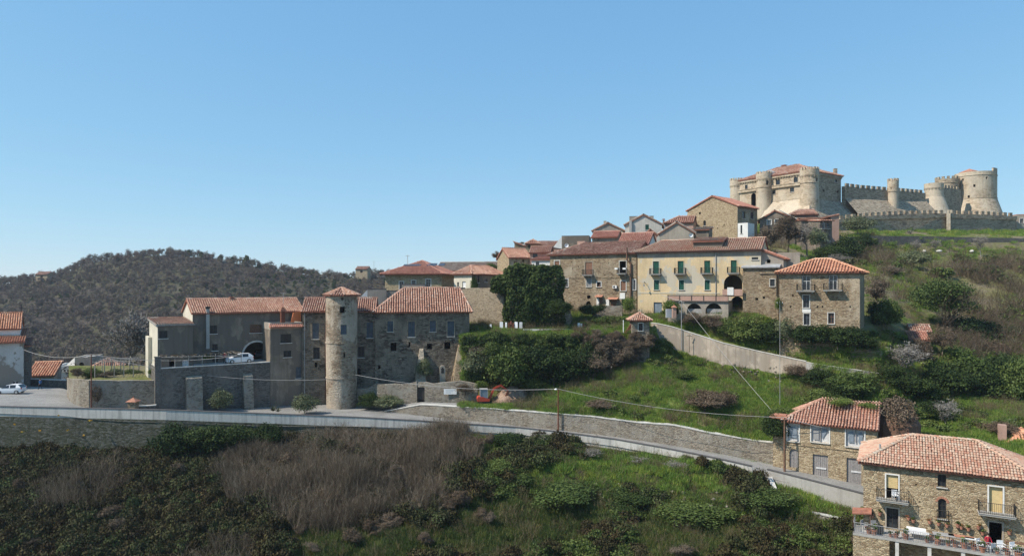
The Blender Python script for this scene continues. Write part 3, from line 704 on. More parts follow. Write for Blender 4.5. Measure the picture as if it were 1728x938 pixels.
def thicket(n, R, H, seed, lean=.3, r=.02, bend=.25, branch=2):
    """a clump of many thin stems rising from a disc"""
    g = random.Random(seed); segs = []
    for i in range(n):
        a = g.uniform(0, 6.283); rad = R*math.sqrt(g.random()); p = Vector((math.cos(a)*rad, math.sin(a)*rad, 0)); h = H*g.uniform(.55, 1.1)
        d = Vector((g.gauss(0, lean), g.gauss(0, lean), 1)).normalized(); t = g.random(); q = p
        for k in range(3):
            d = (d+Vector((g.gauss(0, bend), g.gauss(0, bend), 0))*.5).normalized(); q2 = q+d*h/3; segs.append((tuple(q), tuple(q2), r*(1-k*.25), r*(.75-k*.25)+.002, t))
            if k:
                for b in range(branch):
                    e = (d+Vector((g.gauss(0, .5), g.gauss(0, .5), .2))).normalized(); segs.append((tuple(q2), tuple(q2+e*h*g.uniform(.12, .3)), r*.5, r*.2, t))
            q = q2
    return seg_mesh(segs)
def blades(n, R, H, seed, w=.03, lean=.35):
    g = np.random.default_rng(seed); a = g.uniform(0, 6.283, n); rad = R*np.sqrt(g.random(n)); p = np.stack([np.cos(a)*rad, np.sin(a)*rad, np.zeros(n)], 1)
    f = g.uniform(0, 6.283, n); s = np.stack([np.cos(f), np.sin(f), np.zeros(n)], 1)*w/2; h = H*g.uniform(.5, 1.2, n); tip = p+np.stack([g.normal(0, lean, n)*h, g.normal(0, lean, n)*h, h], 1)
    V = np.stack([p-s, p+s, tip+s*.3, tip-s*.3], 1).reshape(-1, 3); return V, np.arange(n*4).reshape(-1, 4), g.random(n)
def merge(*ms):
    V = []; Fc = []; T = []; n = 0
    for v, f, t in ms: V.append(v); Fc.append(f+n); T.append(t); n += len(v)
    return np.concatenate(V), np.concatenate(Fc), np.concatenate(T)
def proto(name, mesh, mat):
    return np_obj(name, mesh[0], mesh[1], M[mat], tone=mesh[2], link=False)
def scatter(name, protos, pts, scl, label=None, cat=None, tilt=.08, zsc=None, group=None):
    n = len(pts)
    if n == 0: return
    col = bpy.data.collections.new(name+'_kinds')
    for p in protos: col.objects.link(p)
    me = bpy.data.meshes.new(name); me.vertices.add(n); me.vertices.foreach_set('co', np.asarray(pts, dtype=np.float32).ravel())
    sc = np.asarray(scl, dtype=np.float32); sc = np.repeat(sc[:, None], 3, 1) if sc.ndim == 1 else sc
    a = me.attributes.new('scl', 'FLOAT_VECTOR', 'POINT'); a.data.foreach_set('vector', sc.ravel())
    rt = np.stack([RNG.normal(0, tilt, n), RNG.normal(0, tilt, n), RNG.uniform(0, 6.283, n)], 1).astype(np.float32)
    a = me.attributes.new('rot', 'FLOAT_VECTOR', 'POINT'); a.data.foreach_set('vector', rt.ravel())
    a = me.attributes.new('idx', 'INT', 'POINT'); a.data.foreach_set('value', RNG.integers(0, len(protos), n).astype(np.int32))
    o = bpy.data.objects.new(name, me); COL.objects.link(o); tag(o, label, cat, group, 'stuff')
    g = bpy.data.node_groups.new(name, 'GeometryNodeTree')
    g.interface.new_socket('Geometry', in_out='INPUT', socket_type='NodeSocketGeometry'); g.interface.new_socket('Geometry', in_out='OUTPUT', socket_type='NodeSocketGeometry')
    gi = g.nodes.new('NodeGroupInput'); go = g.nodes.new('NodeGroupOutput'); ip = g.nodes.new('GeometryNodeInstanceOnPoints'); ci = g.nodes.new('GeometryNodeCollectionInfo')
    ci.inputs['Collection'].default_value = col; ci.inputs['Separate Children'].default_value = True; ci.inputs['Reset Children'].default_value = True
    def na(nm, ty):
        x = g.nodes.new('GeometryNodeInputNamedAttribute'); x.data_type = ty; x.inputs['Name'].default_value = nm; return [q for q in x.outputs if q.enabled and q.name == 'Attribute'][0]
    g.links.new(gi.outputs[0], ip.inputs['Points']); g.links.new(ci.outputs[0], ip.inputs['Instance']); ip.inputs['Pick Instance'].default_value = True
    g.links.new(na('idx', 'INT'), ip.inputs['Instance Index']); g.links.new(na('rot', 'FLOAT_VECTOR'), ip.inputs['Rotation']); g.links.new(na('scl', 'FLOAT_VECTOR'), ip.inputs['Scale'])
    g.links.new(ip.outputs[0], go.inputs[0]); md = o.modifiers.new('scatter', 'NODES'); md.node_group = g
    return o
def plant(name, parts, loc, scale, label, cat, group=None, rz=None):
    """one plant: an empty at its foot, one child per part (shared meshes)"""
    r = thing(name, label, cat, loc, group, RNG.uniform(0, 6.28) if rz is None else rz)
    r.scale = scale if isinstance(scale, (tuple, list)) else (scale,)*3
    for nm, pr in parts:
        c = bpy.data.objects.new(nm, pr.data); COL.objects.link(c); c.parent = r
    return r
# ================================================================== GROUND
PAR = [(-300, 683, 90), (0, 686, 89), (280, 692, 89), (500, 700, 91), (600, 704, 91.5), (707, 710, 91.5), (796, 716, 91.3), (870, 721, 91), (946, 729, 89.5), (1036, 741, 87.5), (1110, 754, 85.3), (1177, 767, 83), (1225, 777, 81.3), (1269, 787, 80)]
px_ = [p[0] for p in PAR]+[1294, 1452, 1600, 1800, 2100]
pz_ = [zat(p[1], p[2]) for p in PAR]+[-21.1, -22.0, -23.2, -24.6, -26.5]
pd_ = [p[2] for p in PAR]+[79, 73, 69, 64, 56]
def zroad(x): return float(np.interp(x, px_, pz_))-float(np.interp(x, [0, 110, 180, 480, 560, 640, 900], [.85, 1.0, 1.55, 1.6, 1.25, 1.05, .85]))
def dpar(x): return float(np.interp(x, px_, pd_))
def yz(z, d): return HY-z*F/d
def row(xs, zf, df): return {x: (yz(zf(x), df(x)), df(x)) for x in xs}
RX = [-300, -150, 0, 60, 110, 150, 200, 265, 350, 455, 510, 560, 620, 700, 800, 870, 946, 1036, 1138, 1225, 1269, 1325, 1400, 1480, 1600, 1800, 2100]
FAR = ([-300, 0, 110, 150, 265, 455, 560, 620, 700, 800, 946, 1036, 1138, 1269, 1325, 1480, 1600, 1800, 2100], [122, 116, 113, 106, 101, 108, 110, 106, 101, 98.5, 95.3, 93.3, 90.5, 86.4, 84.5, 80.3, 77, 71, 63])
dfar = lambda x: float(np.interp(x, *FAR))
road = Loft('road', 'grey asphalt road falling to the right between the parapet and the stone wall', [row(RX, zroad, lambda x: dpar(x)-.1), row(RX, zroad, lambda x: dpar(x)*.5+dfar(x)*.5), row(RX, lambda x: zroad(x)-.02, dfar)], 'plaza', sub=2)
# low ground under the left of the village
VX = [-400, 0, 200, 455, 620, 800, 900]
village_ground = Loft('village_ground', None, [row(VX, lambda x: zroad(x)-.35, lambda x: dfar(x)-4), row(VX, lambda x: zroad(x)-.5, lambda x: dfar(x)+6), row(VX, lambda x: -21, lambda x: 134)], 'castle_ground', sub=4, amp=.3)
# slope in front of the parapet, down into the valley below the camera
FX = [-400, 0, 260, 500, 800, 950, 1036, 1150, 1273, 1380, 1452, 1600, 1800, 2100]
fz = lambda x: float(np.interp(x, [-400, 0, 260, 500, 800, 950, 1036, 1150, 1273, 1452, 1700, 2100], [-21.8, -22.0, -22.0, -20.6, -20.0, -20.4, -20.9, -21.4, -22.1, -24.2, -25.6, -28]))
fd = lambda x: dpar(x)-.15
fore = Loft('valley_slope', 'overgrown slope falling from the road parapet into the valley', [
    row(FX, fz, fd),
    row(FX, lambda x: fz(x)-.9, lambda x: fd(x)-5),
    row(FX, lambda x: fz(x)-3.2-(.8 if x > 800 else 0), lambda x: fd(x)-13),
    row(FX, lambda x: fz(x)-6.5, lambda x: fd(x)-22),
    row(FX, lambda x: fz(x)-10.5, lambda x: max(30, fd(x)-36)),
    row(FX, lambda x: -39, lambda x: 22), row(FX, lambda x: -43, lambda x: 8)], 'thicket_ground', sub=[5, 8, 8, 8, 6, 3], amp=1.1, nsc=.13)
# the hillside from the retaining wall up to the castle
HR = [
 {780: (686, 99), 831: (689, 98), 933: (697, 95.6), 997: (702, 94.6), 1080: (712, 92.6), 1138: (717, 91.2), 1201: (730, 89.2), 1312: (747, 86), 1340: (740, 90), 1420: (735, 90), 1490: (742, 88), 1560: (745, 84), 1650: (760, 78), 1728: (775, 73), 1900: (820, 66), 2200: (900, 58)},
 {780: (679, 104.5), 850: (681, 104), 890: (677, 102.5), 950: (674, 99), 1060: (674, 97), 1110: (674, 97), 1160: (677, 97), 1220: (680, 96), 1280: (687, 95), 1340: (690, 94.5), 1420: (690, 92.5), 1490: (700, 90.5), 1560: (700, 93), 1650: (705, 88), 1728: (720, 83), 1900: (760, 75), 2200: (800, 64)},
 {780: (655, 107), 850: (655, 107), 950: (650, 107), 1060: (614, 109.3), 1110: (594, 111.7), 1135: (606, 110.8), 1160: (615, 109.8), 1220: (630, 106.8), 1280: (639, 104.7), 1340: (643, 101.9), 1420: (642, 97.3), 1490: (650, 94), 1560: (640, 98), 1650: (650, 100), 1728: (660, 98), 1900: (680, 90), 2200: (700, 75)},
 {780: (575, 108.5), 850: (568, 109), 950: (563, 110), 1060: (562, 110.4), 1110: (549, 112.3), 1135: (554, 111.4), 1160: (562, 110.4), 1220: (581, 107.4), 1280: (595, 105.3), 1340: (608, 102.3), 1420: (621, 97.8), 1490: (632, 94.5), 1560: (616, 101), 1650: (610, 108), 1728: (610, 108), 1900: (610, 110), 2200: (600, 110)},
 {780: (557, 114), 850: (557, 114), 950: (557, 114), 1060: (550, 115), 1110: (540, 118), 1160: (556, 112.6), 1220: (574, 109.2), 1280: (589, 107), 1340: (603, 103.7), 1420: (616, 99.6), 1490: (626, 96.8), 1560: (606, 104.5), 1650: (590, 112), 1728: (588, 113), 1900: (580, 113), 2200: (570, 112)},
 {780: (553, 119), 850: (551, 121), 950: (538, 125), 1060: (530, 124.5), 1110: (531, 121), 1160: (532, 114.6), 1220: (531, 112), 1280: (534, 110.5), 1340: (586, 104.1), 1420: (588, 100.1), 1490: (593, 97.4), 1560: (575, 112), 1650: (560, 120), 1728: (555, 122), 1900: (545, 122), 2200: (540, 120)},
 {780: (552, 121), 850: (545, 123), 950: (530, 129), 1060: (528, 126), 1110: (528, 125), 1160: (529, 119), 1220: (529, 117), 1280: (532, 114), 1340: (557, 107), 1420: (558, 102), 1490: (563, 103), 1560: (560, 115), 1650: (540, 126), 1728: (535, 128), 1900: (520, 128), 2200: (510, 125)},
 {780: (512, 145), 850: (505, 150), 950: (485, 150), 1060: (465, 150), 1110: (455, 150), 1160: (446, 150), 1220: (435, 150), 1280: (430, 150), 1340: (442, 145), 1420: (455, 142), 1490: (452, 145), 1560: (460, 148), 1650: (462, 150), 1728: (465, 150), 1900: (455, 150), 2200: (450, 150)},
 {780: (500, 180), 850: (480, 180), 950: (445, 180), 1060: (425, 180), 1160: (412, 180), 1280: (402, 175), 1340: (415, 172), 1420: (428, 170), 1490: (427, 172), 1728: (427, 176), 1900: (430, 178), 2200: (430, 180)},
 {780: (495, 200), 850: (482, 200), 950: (446, 200), 1060: (420, 200), 1160: (405, 190), 1280: (386, 184), 1340: (395, 180), 1420: (402, 174), 1490: (403, 175), 1728: (403, 180), 1900: (410, 184), 2200: (420, 184)},
 {780: (500, 240), 850: (490, 230), 950: (450, 215), 1060: (420, 212), 1160: (395, 205), 1230: (372, 205), 1340: (378, 188), 1420: (389, 184), 1600: (389, 194), 1728: (389, 200), 1900: (395, 200), 2200: (420, 200)},
 {780: (520, 280), 850: (500, 260), 950: (470, 240), 1060: (440, 240), 1160: (400, 230), 1230: (366, 218), 1340: (364, 200), 1420: (364, 205), 1600: (364, 225), 1728: (366, 250), 1900: (385, 250), 2200: (420, 250)},
 {780: (560, 330), 950: (560, 330), 1160: (520, 330), 1300: (440, 330), 1728: (430, 330), 2200: (480, 330)},
 {780: (620, 420), 2200: (560, 420)}]
QW = (.9, .45, .0, .0, .0, .1, .2, 1, .3, .0, .3, .3, 1, 1); SB = [5, 9, 4, 3, 3, 2, 8, 6, 3, 3, 4, 5, 3]
hill = Loft('grassy_hillside', 'grassy hillside and garden terraces climbing from the road to the houses', HR[:7], 'grass_ground', step=12, sub=SB[:6], amp=.55, nsc=.16, quiet=QW[:7])
chill = Loft('castle_hill', 'scrubby hill carrying the castle', HR[6:], 'castle_ground', step=12, sub=SB[6:], amp=.8, nsc=.14, quiet=QW[6:])
# distant wooded hill
wood_hill = Loft('wooded_hill', 'long hill behind the village', [
 {-1100: (650, 128), 300: (655, 130), 900: (600, 150)},
 {-1100: (705, 180), 300: (705, 180), 900: (660, 200)},
 {-1100: (600, 300), 0: (592, 300), 300: (580, 300), 600: (566, 300), 1000: (570, 300)},
 {-1100: (530, 380), 0: (532, 380), 130: (525, 380), 220: (500, 380), 300: (497, 380), 400: (507, 380), 560: (512, 380), 650: (508, 380), 1000: (530, 380)},
 {-1100: (490, 450), -300: (484, 450), 0: (481, 450), 60: (475, 450), 100: (467, 450), 150: (445, 450), 220: (432, 450), 300: (431, 450), 350: (436, 450), 420: (448, 450), 500: (462, 450), 550: (470, 450), 640: (466, 450), 720: (472, 450), 1000: (500, 450)},
 {-1100: (530, 600), 300: (500, 600), 1000: (520, 600)},
 {-1100: (530, 1100), 1000: (530, 1100)}], 'hill_ground', step=16, sub=[4, 8, 8, 10, 6, 3], amp=6.0, nsc=.018, quiet=(0, .5, 1, 1, .15, .5, 1))
m = MB(); m.quad((-9000, -3000, -80), (9000, -3000, -80), (9000, 8500, -80), (-9000, 8500, -80))
g_ = m.build('ground', M['hill_ground'], kind='structure')
# ================================================================== WALLS ALONG THE ROAD
def parw(pts, hgt=1.25): return [(x, y, yz(zat(y, d)-hgt, d), d) for x, y, d in pts]
polywall('road_parapet', 'long streaked whitish concrete parapet running along the whole lower edge of the road', 'parapet', parw(PAR), .35, 'parapet_white', cap='dark_cap', bury=0, step=3, caph=.07, capw=.05)
polywall('road_parapet', 'shorter grey parapet section beside the house with white painted windows', 'parapet', parw([(1294, 792, 79), (1370, 811, 76), (1452, 832, 73), (1600, 866, 69)], 1.6), .35, 'concrete', cap='dark_cap', bury=.8, step=3, caph=.07, capw=.05)
below = [(x, yz(zat(y, d)-1.25, d-.02), yz(fz(x)-.5, d-.02), d-.02) for x, y, d in PAR]
polywall('lower_retaining_wall', 'dark mossy rubble wall under the long road parapet, weeds and yellow flowers in it', 'wall', below, .5, 'stone_mossy', bury=2, step=3)
polywall('upper_retaining_wall', 'long stone retaining wall above the road, below the grass slope', 'wall',
  [(606, 701, 720, 107), (655, 693, 712, 103), (709, 683, 715, 101.2), (780, 687, 722, 99), (831, 690, 726, 97.6), (933, 698, 738, 95.1), (997, 703, 742, 94), (1080, 713.5, 750, 92), (1138, 718, 753, 90.6), (1201, 731, 766, 88.6), (1270, 743, 779, 86.8), (1320, 749, 789, 85)], .7, 'stone_wall', cap='cap', bury=.6, step=2.2, jit=.02)
# path above the retaining wall (left part)
path = Loft('path', 'pale footpath along the top of the retaining wall', [
 {600: (699, 107.5), 655: (692, 103.6), 709: (682, 101.8), 780: (686, 99.5), 831: (688.5, 98.2)},
 {600: (694, 109), 655: (686, 105.5), 709: (678, 104), 780: (680, 102), 831: (683, 100.5)}], 'plaza', sub=1)
GROUND.pop()
# ruined garden wall in front of the long stone building
polywall('ruined_garden_wall', 'crumbling ivy-grown stone garden wall with a doorway, below the long stone building', 'wall',
  [(597, 656, 690, 106.5), (612, 655, 690, 106), (633, 647, 688, 105.4), (655, 649, 687, 105), (680, 650, 684, 104.8), (703.5, 644, 683, 104.5)], .6, 'stone_wall', bury=1, step=1.0, jit=.22)
rw = polywall('ruined_garden_wall', 'stretch of stone garden wall carrying the white banner, right of the dark doorway', 'wall',
  [(716.5, 645, 683, 104.3), (745, 647, 683, 104), (775, 644, 683, 103.8), (806, 648, 684, 103.5)], .6, 'stone_wall', bury=1, step=1.0, jit=.18)
m = MB(); m.obb(P(703, 653, 104.6), P(717, 653, 104.4)-P(703, 653, 104.6), (0, .5, 0), (0, 0, .7)); m.build('door_lintel', M['stone_wall'], rw)
m = MB(); a = P(704, 675, 104.9); m.obb(a, P(716.3, 675, 104.7)-a, (0, .06, 0), (0, 0, 1.95)); tag(m.build('wooden_gate', M['iron']), 'dark gate closing the doorway of the ruined garden wall', 'gate')
# banner
r = thing('banner', 'white rectangular banner hung on the ruined garden wall', 'banner', P(759.5, 665, 103.6))
q = Pl.px(749, 103.7, 0); m = MB(); q.bx(m, 0, q.u(770.5), zat(665, 103.7), zat(656, 103.7), .0, .03); m.build('sheet', M['white'], r)
m = MB()
for k in range(3): q.bx(m, .25, q.u(770.5)-.25-.3*k, zat(658.2+k*2.1, 103.7)-.03, zat(658.2+k*2.1, 103.7)+.02, .031, .036)
m.build('print_line', M['cab_grey'], r)
# ramp wall and hedge terrace walls
polywall('ramp_wall', 'tall streaked grey concrete wall holding up the sloping lane', 'wall',
  [(1098, 545, 560, 112.6), (1110, 546.5, 577, 111.9), (1135, 552, 588, 111), (1160, 560, 596, 110), (1220, 579, 614, 107), (1280, 593, 625, 104.9), (1340, 606, 630, 102), (1360, 610, 627, 101)], .5, 'ramp_concrete', cap='cap', bury=3, step=2.5, caph=.08)
polywall('lane_kerb_wall', 'low pale edge wall of the lane, half hidden by bushes above the ivy-grown house', 'wall', [(1360, 611.5, 620, 100.9), (1420, 620.5, 628, 97.4), (1498, 632, 640, 94.2)], .3, 'concrete', cap='cap', bury=1.0, step=2.5, caph=.07)
polywall('hedge_terrace_wall', 'dry stone terrace wall under the laurel hedge', 'wall', [(1322, 590, 600, 105), (1350, 586, 608, 103.4), (1400, 586.5, 616, 101), (1450, 588, 623, 98.6), (1489, 592, 628, 97.2)], .6, 'stone_brown', cap=None, bury=1.0, step=1.2, jit=.08)
# field walls at lower right
polywall('field_wall', 'low stone field wall running along the slope left of the near stone house', 'wall', [(1318, 858, 876, 73), (1380, 868, 885, 71.5), (1445, 880, 896, 70)], .4, 'stone_wall', cap='cap', bury=2, step=1.5, jit=.03)
polywall('field_wall', 'short broken stone wall stepping downhill below the gap in the parapet', 'wall', [(1296, 806, 822, 78.6), (1306, 830, 846, 76), (1316, 852, 866, 73.5)], .4, 'stone_wall', cap='cap', bury=2, step=1.2, jit=.05)
# ================================================================== LEFT SIDE OF THE VILLAGE
pA = Pl.px(510, 108, -34); pB = pA.out(-4.6); pW = pA.out(-2.0)
def finish(h): h.finish(); return h
# church-like building at the left edge
pc = Pl.px(48, 113, -33)
h = House('church_house', 'tall peeling white building with two tiled roofs at the left edge', 'house', pc, -70, 40, 580, 668, 12, 'church_plaster')
h.op(26, 643, 12, 8, 'win', arch=True, mat=M['white']); h.roof('shed_f', 1.6, .5, 'tile_orange'); h.finish()
h2 = House('church_house', 'upper white storey with its own orange tiled roof at the left edge', 'house', pc.out(-5.2), -70, 34, 555, 575, 8, 'white_plaster', zb=h.zt)
h2.roof('gable_f', 2.3, .4, 'tile_orange')
m = MB(); q = pc.out(-9.1); u = q.u(36); q.bx(m, u-.05, u+.05, h2.zt+2.2, h2.zt+3.9, -.05, .05); q.bx(m, u-.35, u+.35, h2.zt+3.2, h2.zt+3.3, -.04, .04); m.build('cross', M['iron'], h2.root); h2.finish()
h = House('shaded_flank', 'shaded right flank of the peeling white building, its shade put into grey stone', 'house', pc.out(-1.0), 41, 50, 583, 665, 8, 'stone_grey'); h.roof('shed_f', .8, .25, 'tile_old'); h.finish()  # separate block for the shaded right side; shade put into its dark colour
# low roofs behind the plaza
pl = Pl.px(47, 124, -20)
h = House('tiled_shed', 'low shed with a bright orange tiled roof beside the white building', 'shed', pl, 47, 91, 634, 650, 5, 'grey_plaster'); h.roof('shed_f', 1.9, .3, 'tile_orange', pitch=.42); h.finish()
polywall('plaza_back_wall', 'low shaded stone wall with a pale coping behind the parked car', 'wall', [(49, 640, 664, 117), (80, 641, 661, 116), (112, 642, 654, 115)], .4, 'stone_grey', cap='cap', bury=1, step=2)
pl = Pl.px(92, 136, -15)
h = House('low_white_house', 'low white house with a row of small windows behind the plaza', 'house', pl, 92, 128, 620, 636, 6, 'white_plaster')
for k in range(5): h.op(97+k*6, 623.5, 3.5, 3.5, 'win')
h.roof('flat', .3); h.finish()
h = House('grey_gable_house', 'small grey block with a white sloping side wall and an arched window', 'house', Pl.px(126, 134, -12), 126, 155, 605, 632, 6, 'grey_plaster'); h.op(137.5, 611, 8, 10, 'hole', arch=True); h.roof('flat', .25); h.finish()
m = MB(); a = P(112, 616, 135.5); b = P(126, 603, 134.3); c = P(126, 618, 134.3); m.prism([a, c, b], (0, .5, 0)); m.build('sloping_wall', M['white_plaster'], h.root)
h = House('tiled_shed', 'long low pinkish tiled roof behind the pergola garden', 'shed', Pl.px(156, 128, -25), 156, 202, 620, 634, 5, 'grey_plaster'); h.roof('gable_f', 1.3, .5, 'tile_old', hl=2.0, hr=2.0); h.finish()
# bastion garden
bz = zat(640, 100)
polywall('bastion_wall', 'curved grey stone bastion wall round the pergola garden', 'wall', [(113, 637, 656, 110), (113, 638, 664, 105), (117, 639, 674, 101.5), (124, 640, 682, 99), (134, 641, 687, 97.5), (150, 642, 689, 96.8), (200, 642, 689, 98), (266, 641, 690, 99.5)], .6, 'stone_wall', cap=None, bury=1, step=1.2, jit=.06)
GX = [116, 150, 200, 268]
garden = Loft('garden_bed', 'weedy garden ground on top of the bastion', [row(GX, lambda x: bz-.35, lambda x: float(np.interp(x, [116, 150, 268], [101.5, 97.4, 100.2]))), row(GX, lambda x: bz+.1, lambda x: 108), row(GX, lambda x: bz+.2, lambda x: 116)], 'castle_ground', sub=3, amp=.25)
polywall('bastion_wall', 'far wall at the back of the pergola garden', 'wall', [(118, 634, 650, 116.3), (180, 634, 650, 116.4), (262, 634, 650, 116.2)], .4, 'stone_grey', bury=5, step=2)
# garden pergola
pg = Pl.px(160, 102, -20); ub = pg.u(225); zt_ = bz+2.3
r = thing('pergola', 'low vine pergola of poles over the bastion garden', 'pergola', pg.at(ub/2, bz, -3))
for i in range(5):
    for o in (0, -5):
        m = MB(); m.tube([pg.at(ub*i/4, bz-.3, o), pg.at(ub*i/4, zt_, o)], .07, 5); m.build('post', M['bark_pale'], r)
m = MB()
for o in (0, -5): m.tube([pg.at(-.3, zt_, o), pg.at(ub+.3, zt_, o)], .05, 4)
for i in range(14): m.tube([pg.at(ub*i/13, zt_+.06, .3), pg.at(ub*i/13, zt_+.06, -5.3)], .035, 4)
m.build('beam', M['bark_pale'], r)
# stepped end wall and terrace wall of the grey house
polywall('stepped_wall', 'low wall with a pale top stepping up towards the grey house terrace', 'wall', [(233, 686, 694, 95.2), (250, 685, 694, 95.4), (263, 684, 694, 95.6)], .35, 'stone_grey', cap='cap', bury=.5)
tz = pA.uz(360, 617)[1]
uL = pA.u(266); uR = pA.u(455.5)
tw = thing('terrace_wall', 'high rough grey retaining wall of the grey house terrace', 'wall', pA.at((uL+uR)/2, -17.3))
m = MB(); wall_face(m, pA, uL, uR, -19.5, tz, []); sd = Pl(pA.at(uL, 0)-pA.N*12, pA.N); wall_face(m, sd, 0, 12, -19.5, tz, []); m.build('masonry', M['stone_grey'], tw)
m = MB(); pA.bx(m, uL-.1, uR, tz, tz+.12, -.3, .06); m.build('coping', M['cap'], tw)
m = MB(); m.prism([pA.at(uL+.05, tz-.3, -.3), pA.at(uR+4, tz-.3, -.3), pA.at(uR+4, tz-.3, -12), pA.at(uL+.05, tz-.3, -12)], (0, 0, .28)); m.build('paving', M['concrete'], tw)
m = MB(); u = pA.u(266); pA.bx(m, u-.35, u+.35, -18, pA.uz(266, 603)[1], -.5, .2); pA.bx(m, u-.42, u+.42, pA.uz(266, 603)[1], pA.uz(266, 603)[1]+.12, -.57, .27); m.build('pier', M['stone_grey'], tw)
for (x0, x1, y0, lab) in ((313, 340, 633, 'broad vine-hung stone buttress of the terrace wall'), (409, 425, 630, 'narrow stone buttress of the terrace wall')):
    q = pA; a, _ = q.uz(x0, y0); b, zt2 = q.uz(x1, y0); m = MB()
    m.prism([q.at(a, -19, .003), q.at(a, -19, 1.6), q.at(a, zt2-.3, .7), q.at(a, zt2, .003)], q.U*(b-a)); o = m.build('buttress', M['stone_wall'], tw); o['label'] = lab
# grey house
h = House('grey_house', 'long two-storey grey rendered house with an arched carport', 'house', pB, 325, 512, 527, 617, 9, 'rough_plaster', zb=tz)
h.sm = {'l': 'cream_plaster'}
h.op(360, 549, 12, 14, 'win', mat=M['iron']); h.op(362.6, 580.5, 9, 11, 'win', mat=M['iron']); h.op(363, 598, 9, 19, 'door', mat=M['iron'], sill=False); h.op(431.7, 547.5, 20, 14, 'shut', mat=M['pole_wood']); h.op(433, 577, 45, 41, 'hole', arch=True)
h.roof('gable_f', 1.9, .45, 'tile_old'); h.chimney(391, 512, .5, .7, 'concrete', 4.2); h.chimney(378, 520, .4, .3, 'concrete', 2.2, cap=False)
m = MB(); q = pB; a, z1 = q.uz(408, 576); b, _ = q.uz(458, 576); cu = (h.ops['f'][-1][0]+h.ops['f'][-1][1])/2; hw = (h.ops['f'][-1][1]-h.ops['f'][-1][0])/2; q2 = h.side['f']; zs = h.ops['f'][-1][3]-hw
ap = [(cu-hw-.0, tz)]+[(cu-hw*math.cos(math.pi*k/12), zs+hw*math.sin(math.pi*k/12)) for k in range(13)]+[(cu+hw, tz)]
for k in range(len(ap)-1):
    (x0, y0), (x1, y1) = ap[k], ap[k+1]
    f0 = 1+.28/hw; o0 = (cu+(x0-cu)*f0, zs+(y0-zs)*f0 if y0 > zs else y0); o1 = (cu+(x1-cu)*f0, zs+(y1-zs)*f0 if y1 > zs else y1)
    m.prism([q2.at(*o0, .003), q2.at(x0, y0, .003), q2.at(x1, y1, .003), q2.at(*o1, .003)], q2.N*.05)
m.build('arch_surround', M['cap'], h.root)
m = MB(); u = q.u(350); zb_ = q.uz(350, 588)[1]; zt2 = q.uz(350, 521)[1]; q.bx(m, u-.24, u+.24, zb_, zt2, .003, .4); m.build('flue', M['concrete'], h.root); m = MB(); q.bx(m, u-.3, u+.3, zt2, zt2+.35, -.05, .45); m.build('flue_cap', M['iron'], h.root)
h.finish()
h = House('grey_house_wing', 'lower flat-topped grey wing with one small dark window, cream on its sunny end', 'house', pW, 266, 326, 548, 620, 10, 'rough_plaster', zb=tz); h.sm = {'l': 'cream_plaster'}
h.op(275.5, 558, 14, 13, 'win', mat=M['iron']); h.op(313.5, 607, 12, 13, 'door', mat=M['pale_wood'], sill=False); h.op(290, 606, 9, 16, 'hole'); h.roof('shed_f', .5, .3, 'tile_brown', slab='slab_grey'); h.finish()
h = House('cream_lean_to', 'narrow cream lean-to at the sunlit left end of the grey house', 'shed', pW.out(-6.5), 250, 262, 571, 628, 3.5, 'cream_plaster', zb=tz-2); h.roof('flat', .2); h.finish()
h = House('grey_house_annex', 'narrow grey annex with a roof terrace, standing flush with the terrace wall', 'house', pA, 456, 511, 556, 690, 4.5, 'grey_plaster', zb=-17.8); h.sm = {}
h.mat = M['rough_plaster']
h.op(482.5, 563.5, 18, 15, 'shut', mat=M['iron'], sill=2); h.op(485, 591.5, 13, 11, 'win', mat=M['iron'], sill=2); h.op(503.5, 619, 9, 19, 'shut', mat=M['blue_shutter'])
h.roof('flat', 1.0, slab='grey_plaster')
m = MB(); m.prism([h.side['f'].at(-.2, h.zt+.3, .45), h.side['f'].at(-.2, h.zt+.6, .003), h.side['f'].at(-.2, h.zt+.42, .003), h.side['f'].at(-.2, h.zt+.2, .45)], pA.U*(h.W+.3)); o = m.build('eaves_tiles', M['terracotta'], h.root)
T = Tiles(.3); sf = h.side['f']; T.poly([sf.at(-.2, h.zt+.3, .48), sf.at(h.W+.1, h.zt+.3, .48), sf.at(h.W+.1, h.zt+.62, .0), sf.at(-.2, h.zt+.62, .0)]); T.build(M['tile_red'], o)
h.finish()
m = MB(); q = pA.out(-3.6); a, z0 = q.uz(489, 547); b, z1 = q.uz(508, 526); m.prism([q.at(a, h.zt+.2), q.at(b, h.zt+.2), q.at(b, z1), q.at(a+.6, z1-.1)], -q.N*.25); tag(m.build('orange_wall', M['orange_plaster']), 'bright orange wall standing on the roof terrace of the annex', 'wall')
r = thing('chimney_stack', 'dark red chimney stack on the annex roof terrace', 'chimney', pA.out(-2).at(pA.out(-2).u(477), h.zt)); q = pA.out(-2); u = q.u(477)
m = MB(); q.bx(m, u-.3, u+.3, h.zt+.1, q.uz(477, 525)[1], -.3, .3); m.build('shaft', M['rust'], r); m = MB(); q.bx(m, u-.4, u+.4, q.uz(477, 525)[1], q.uz(477, 521)[1], -.4, .4); q.bx(m, u-.2, u+.2, q.uz(477, 521)[1], q.uz(477, 518)[1], -.2, .2); m.build('cap', M['terracotta'], r)
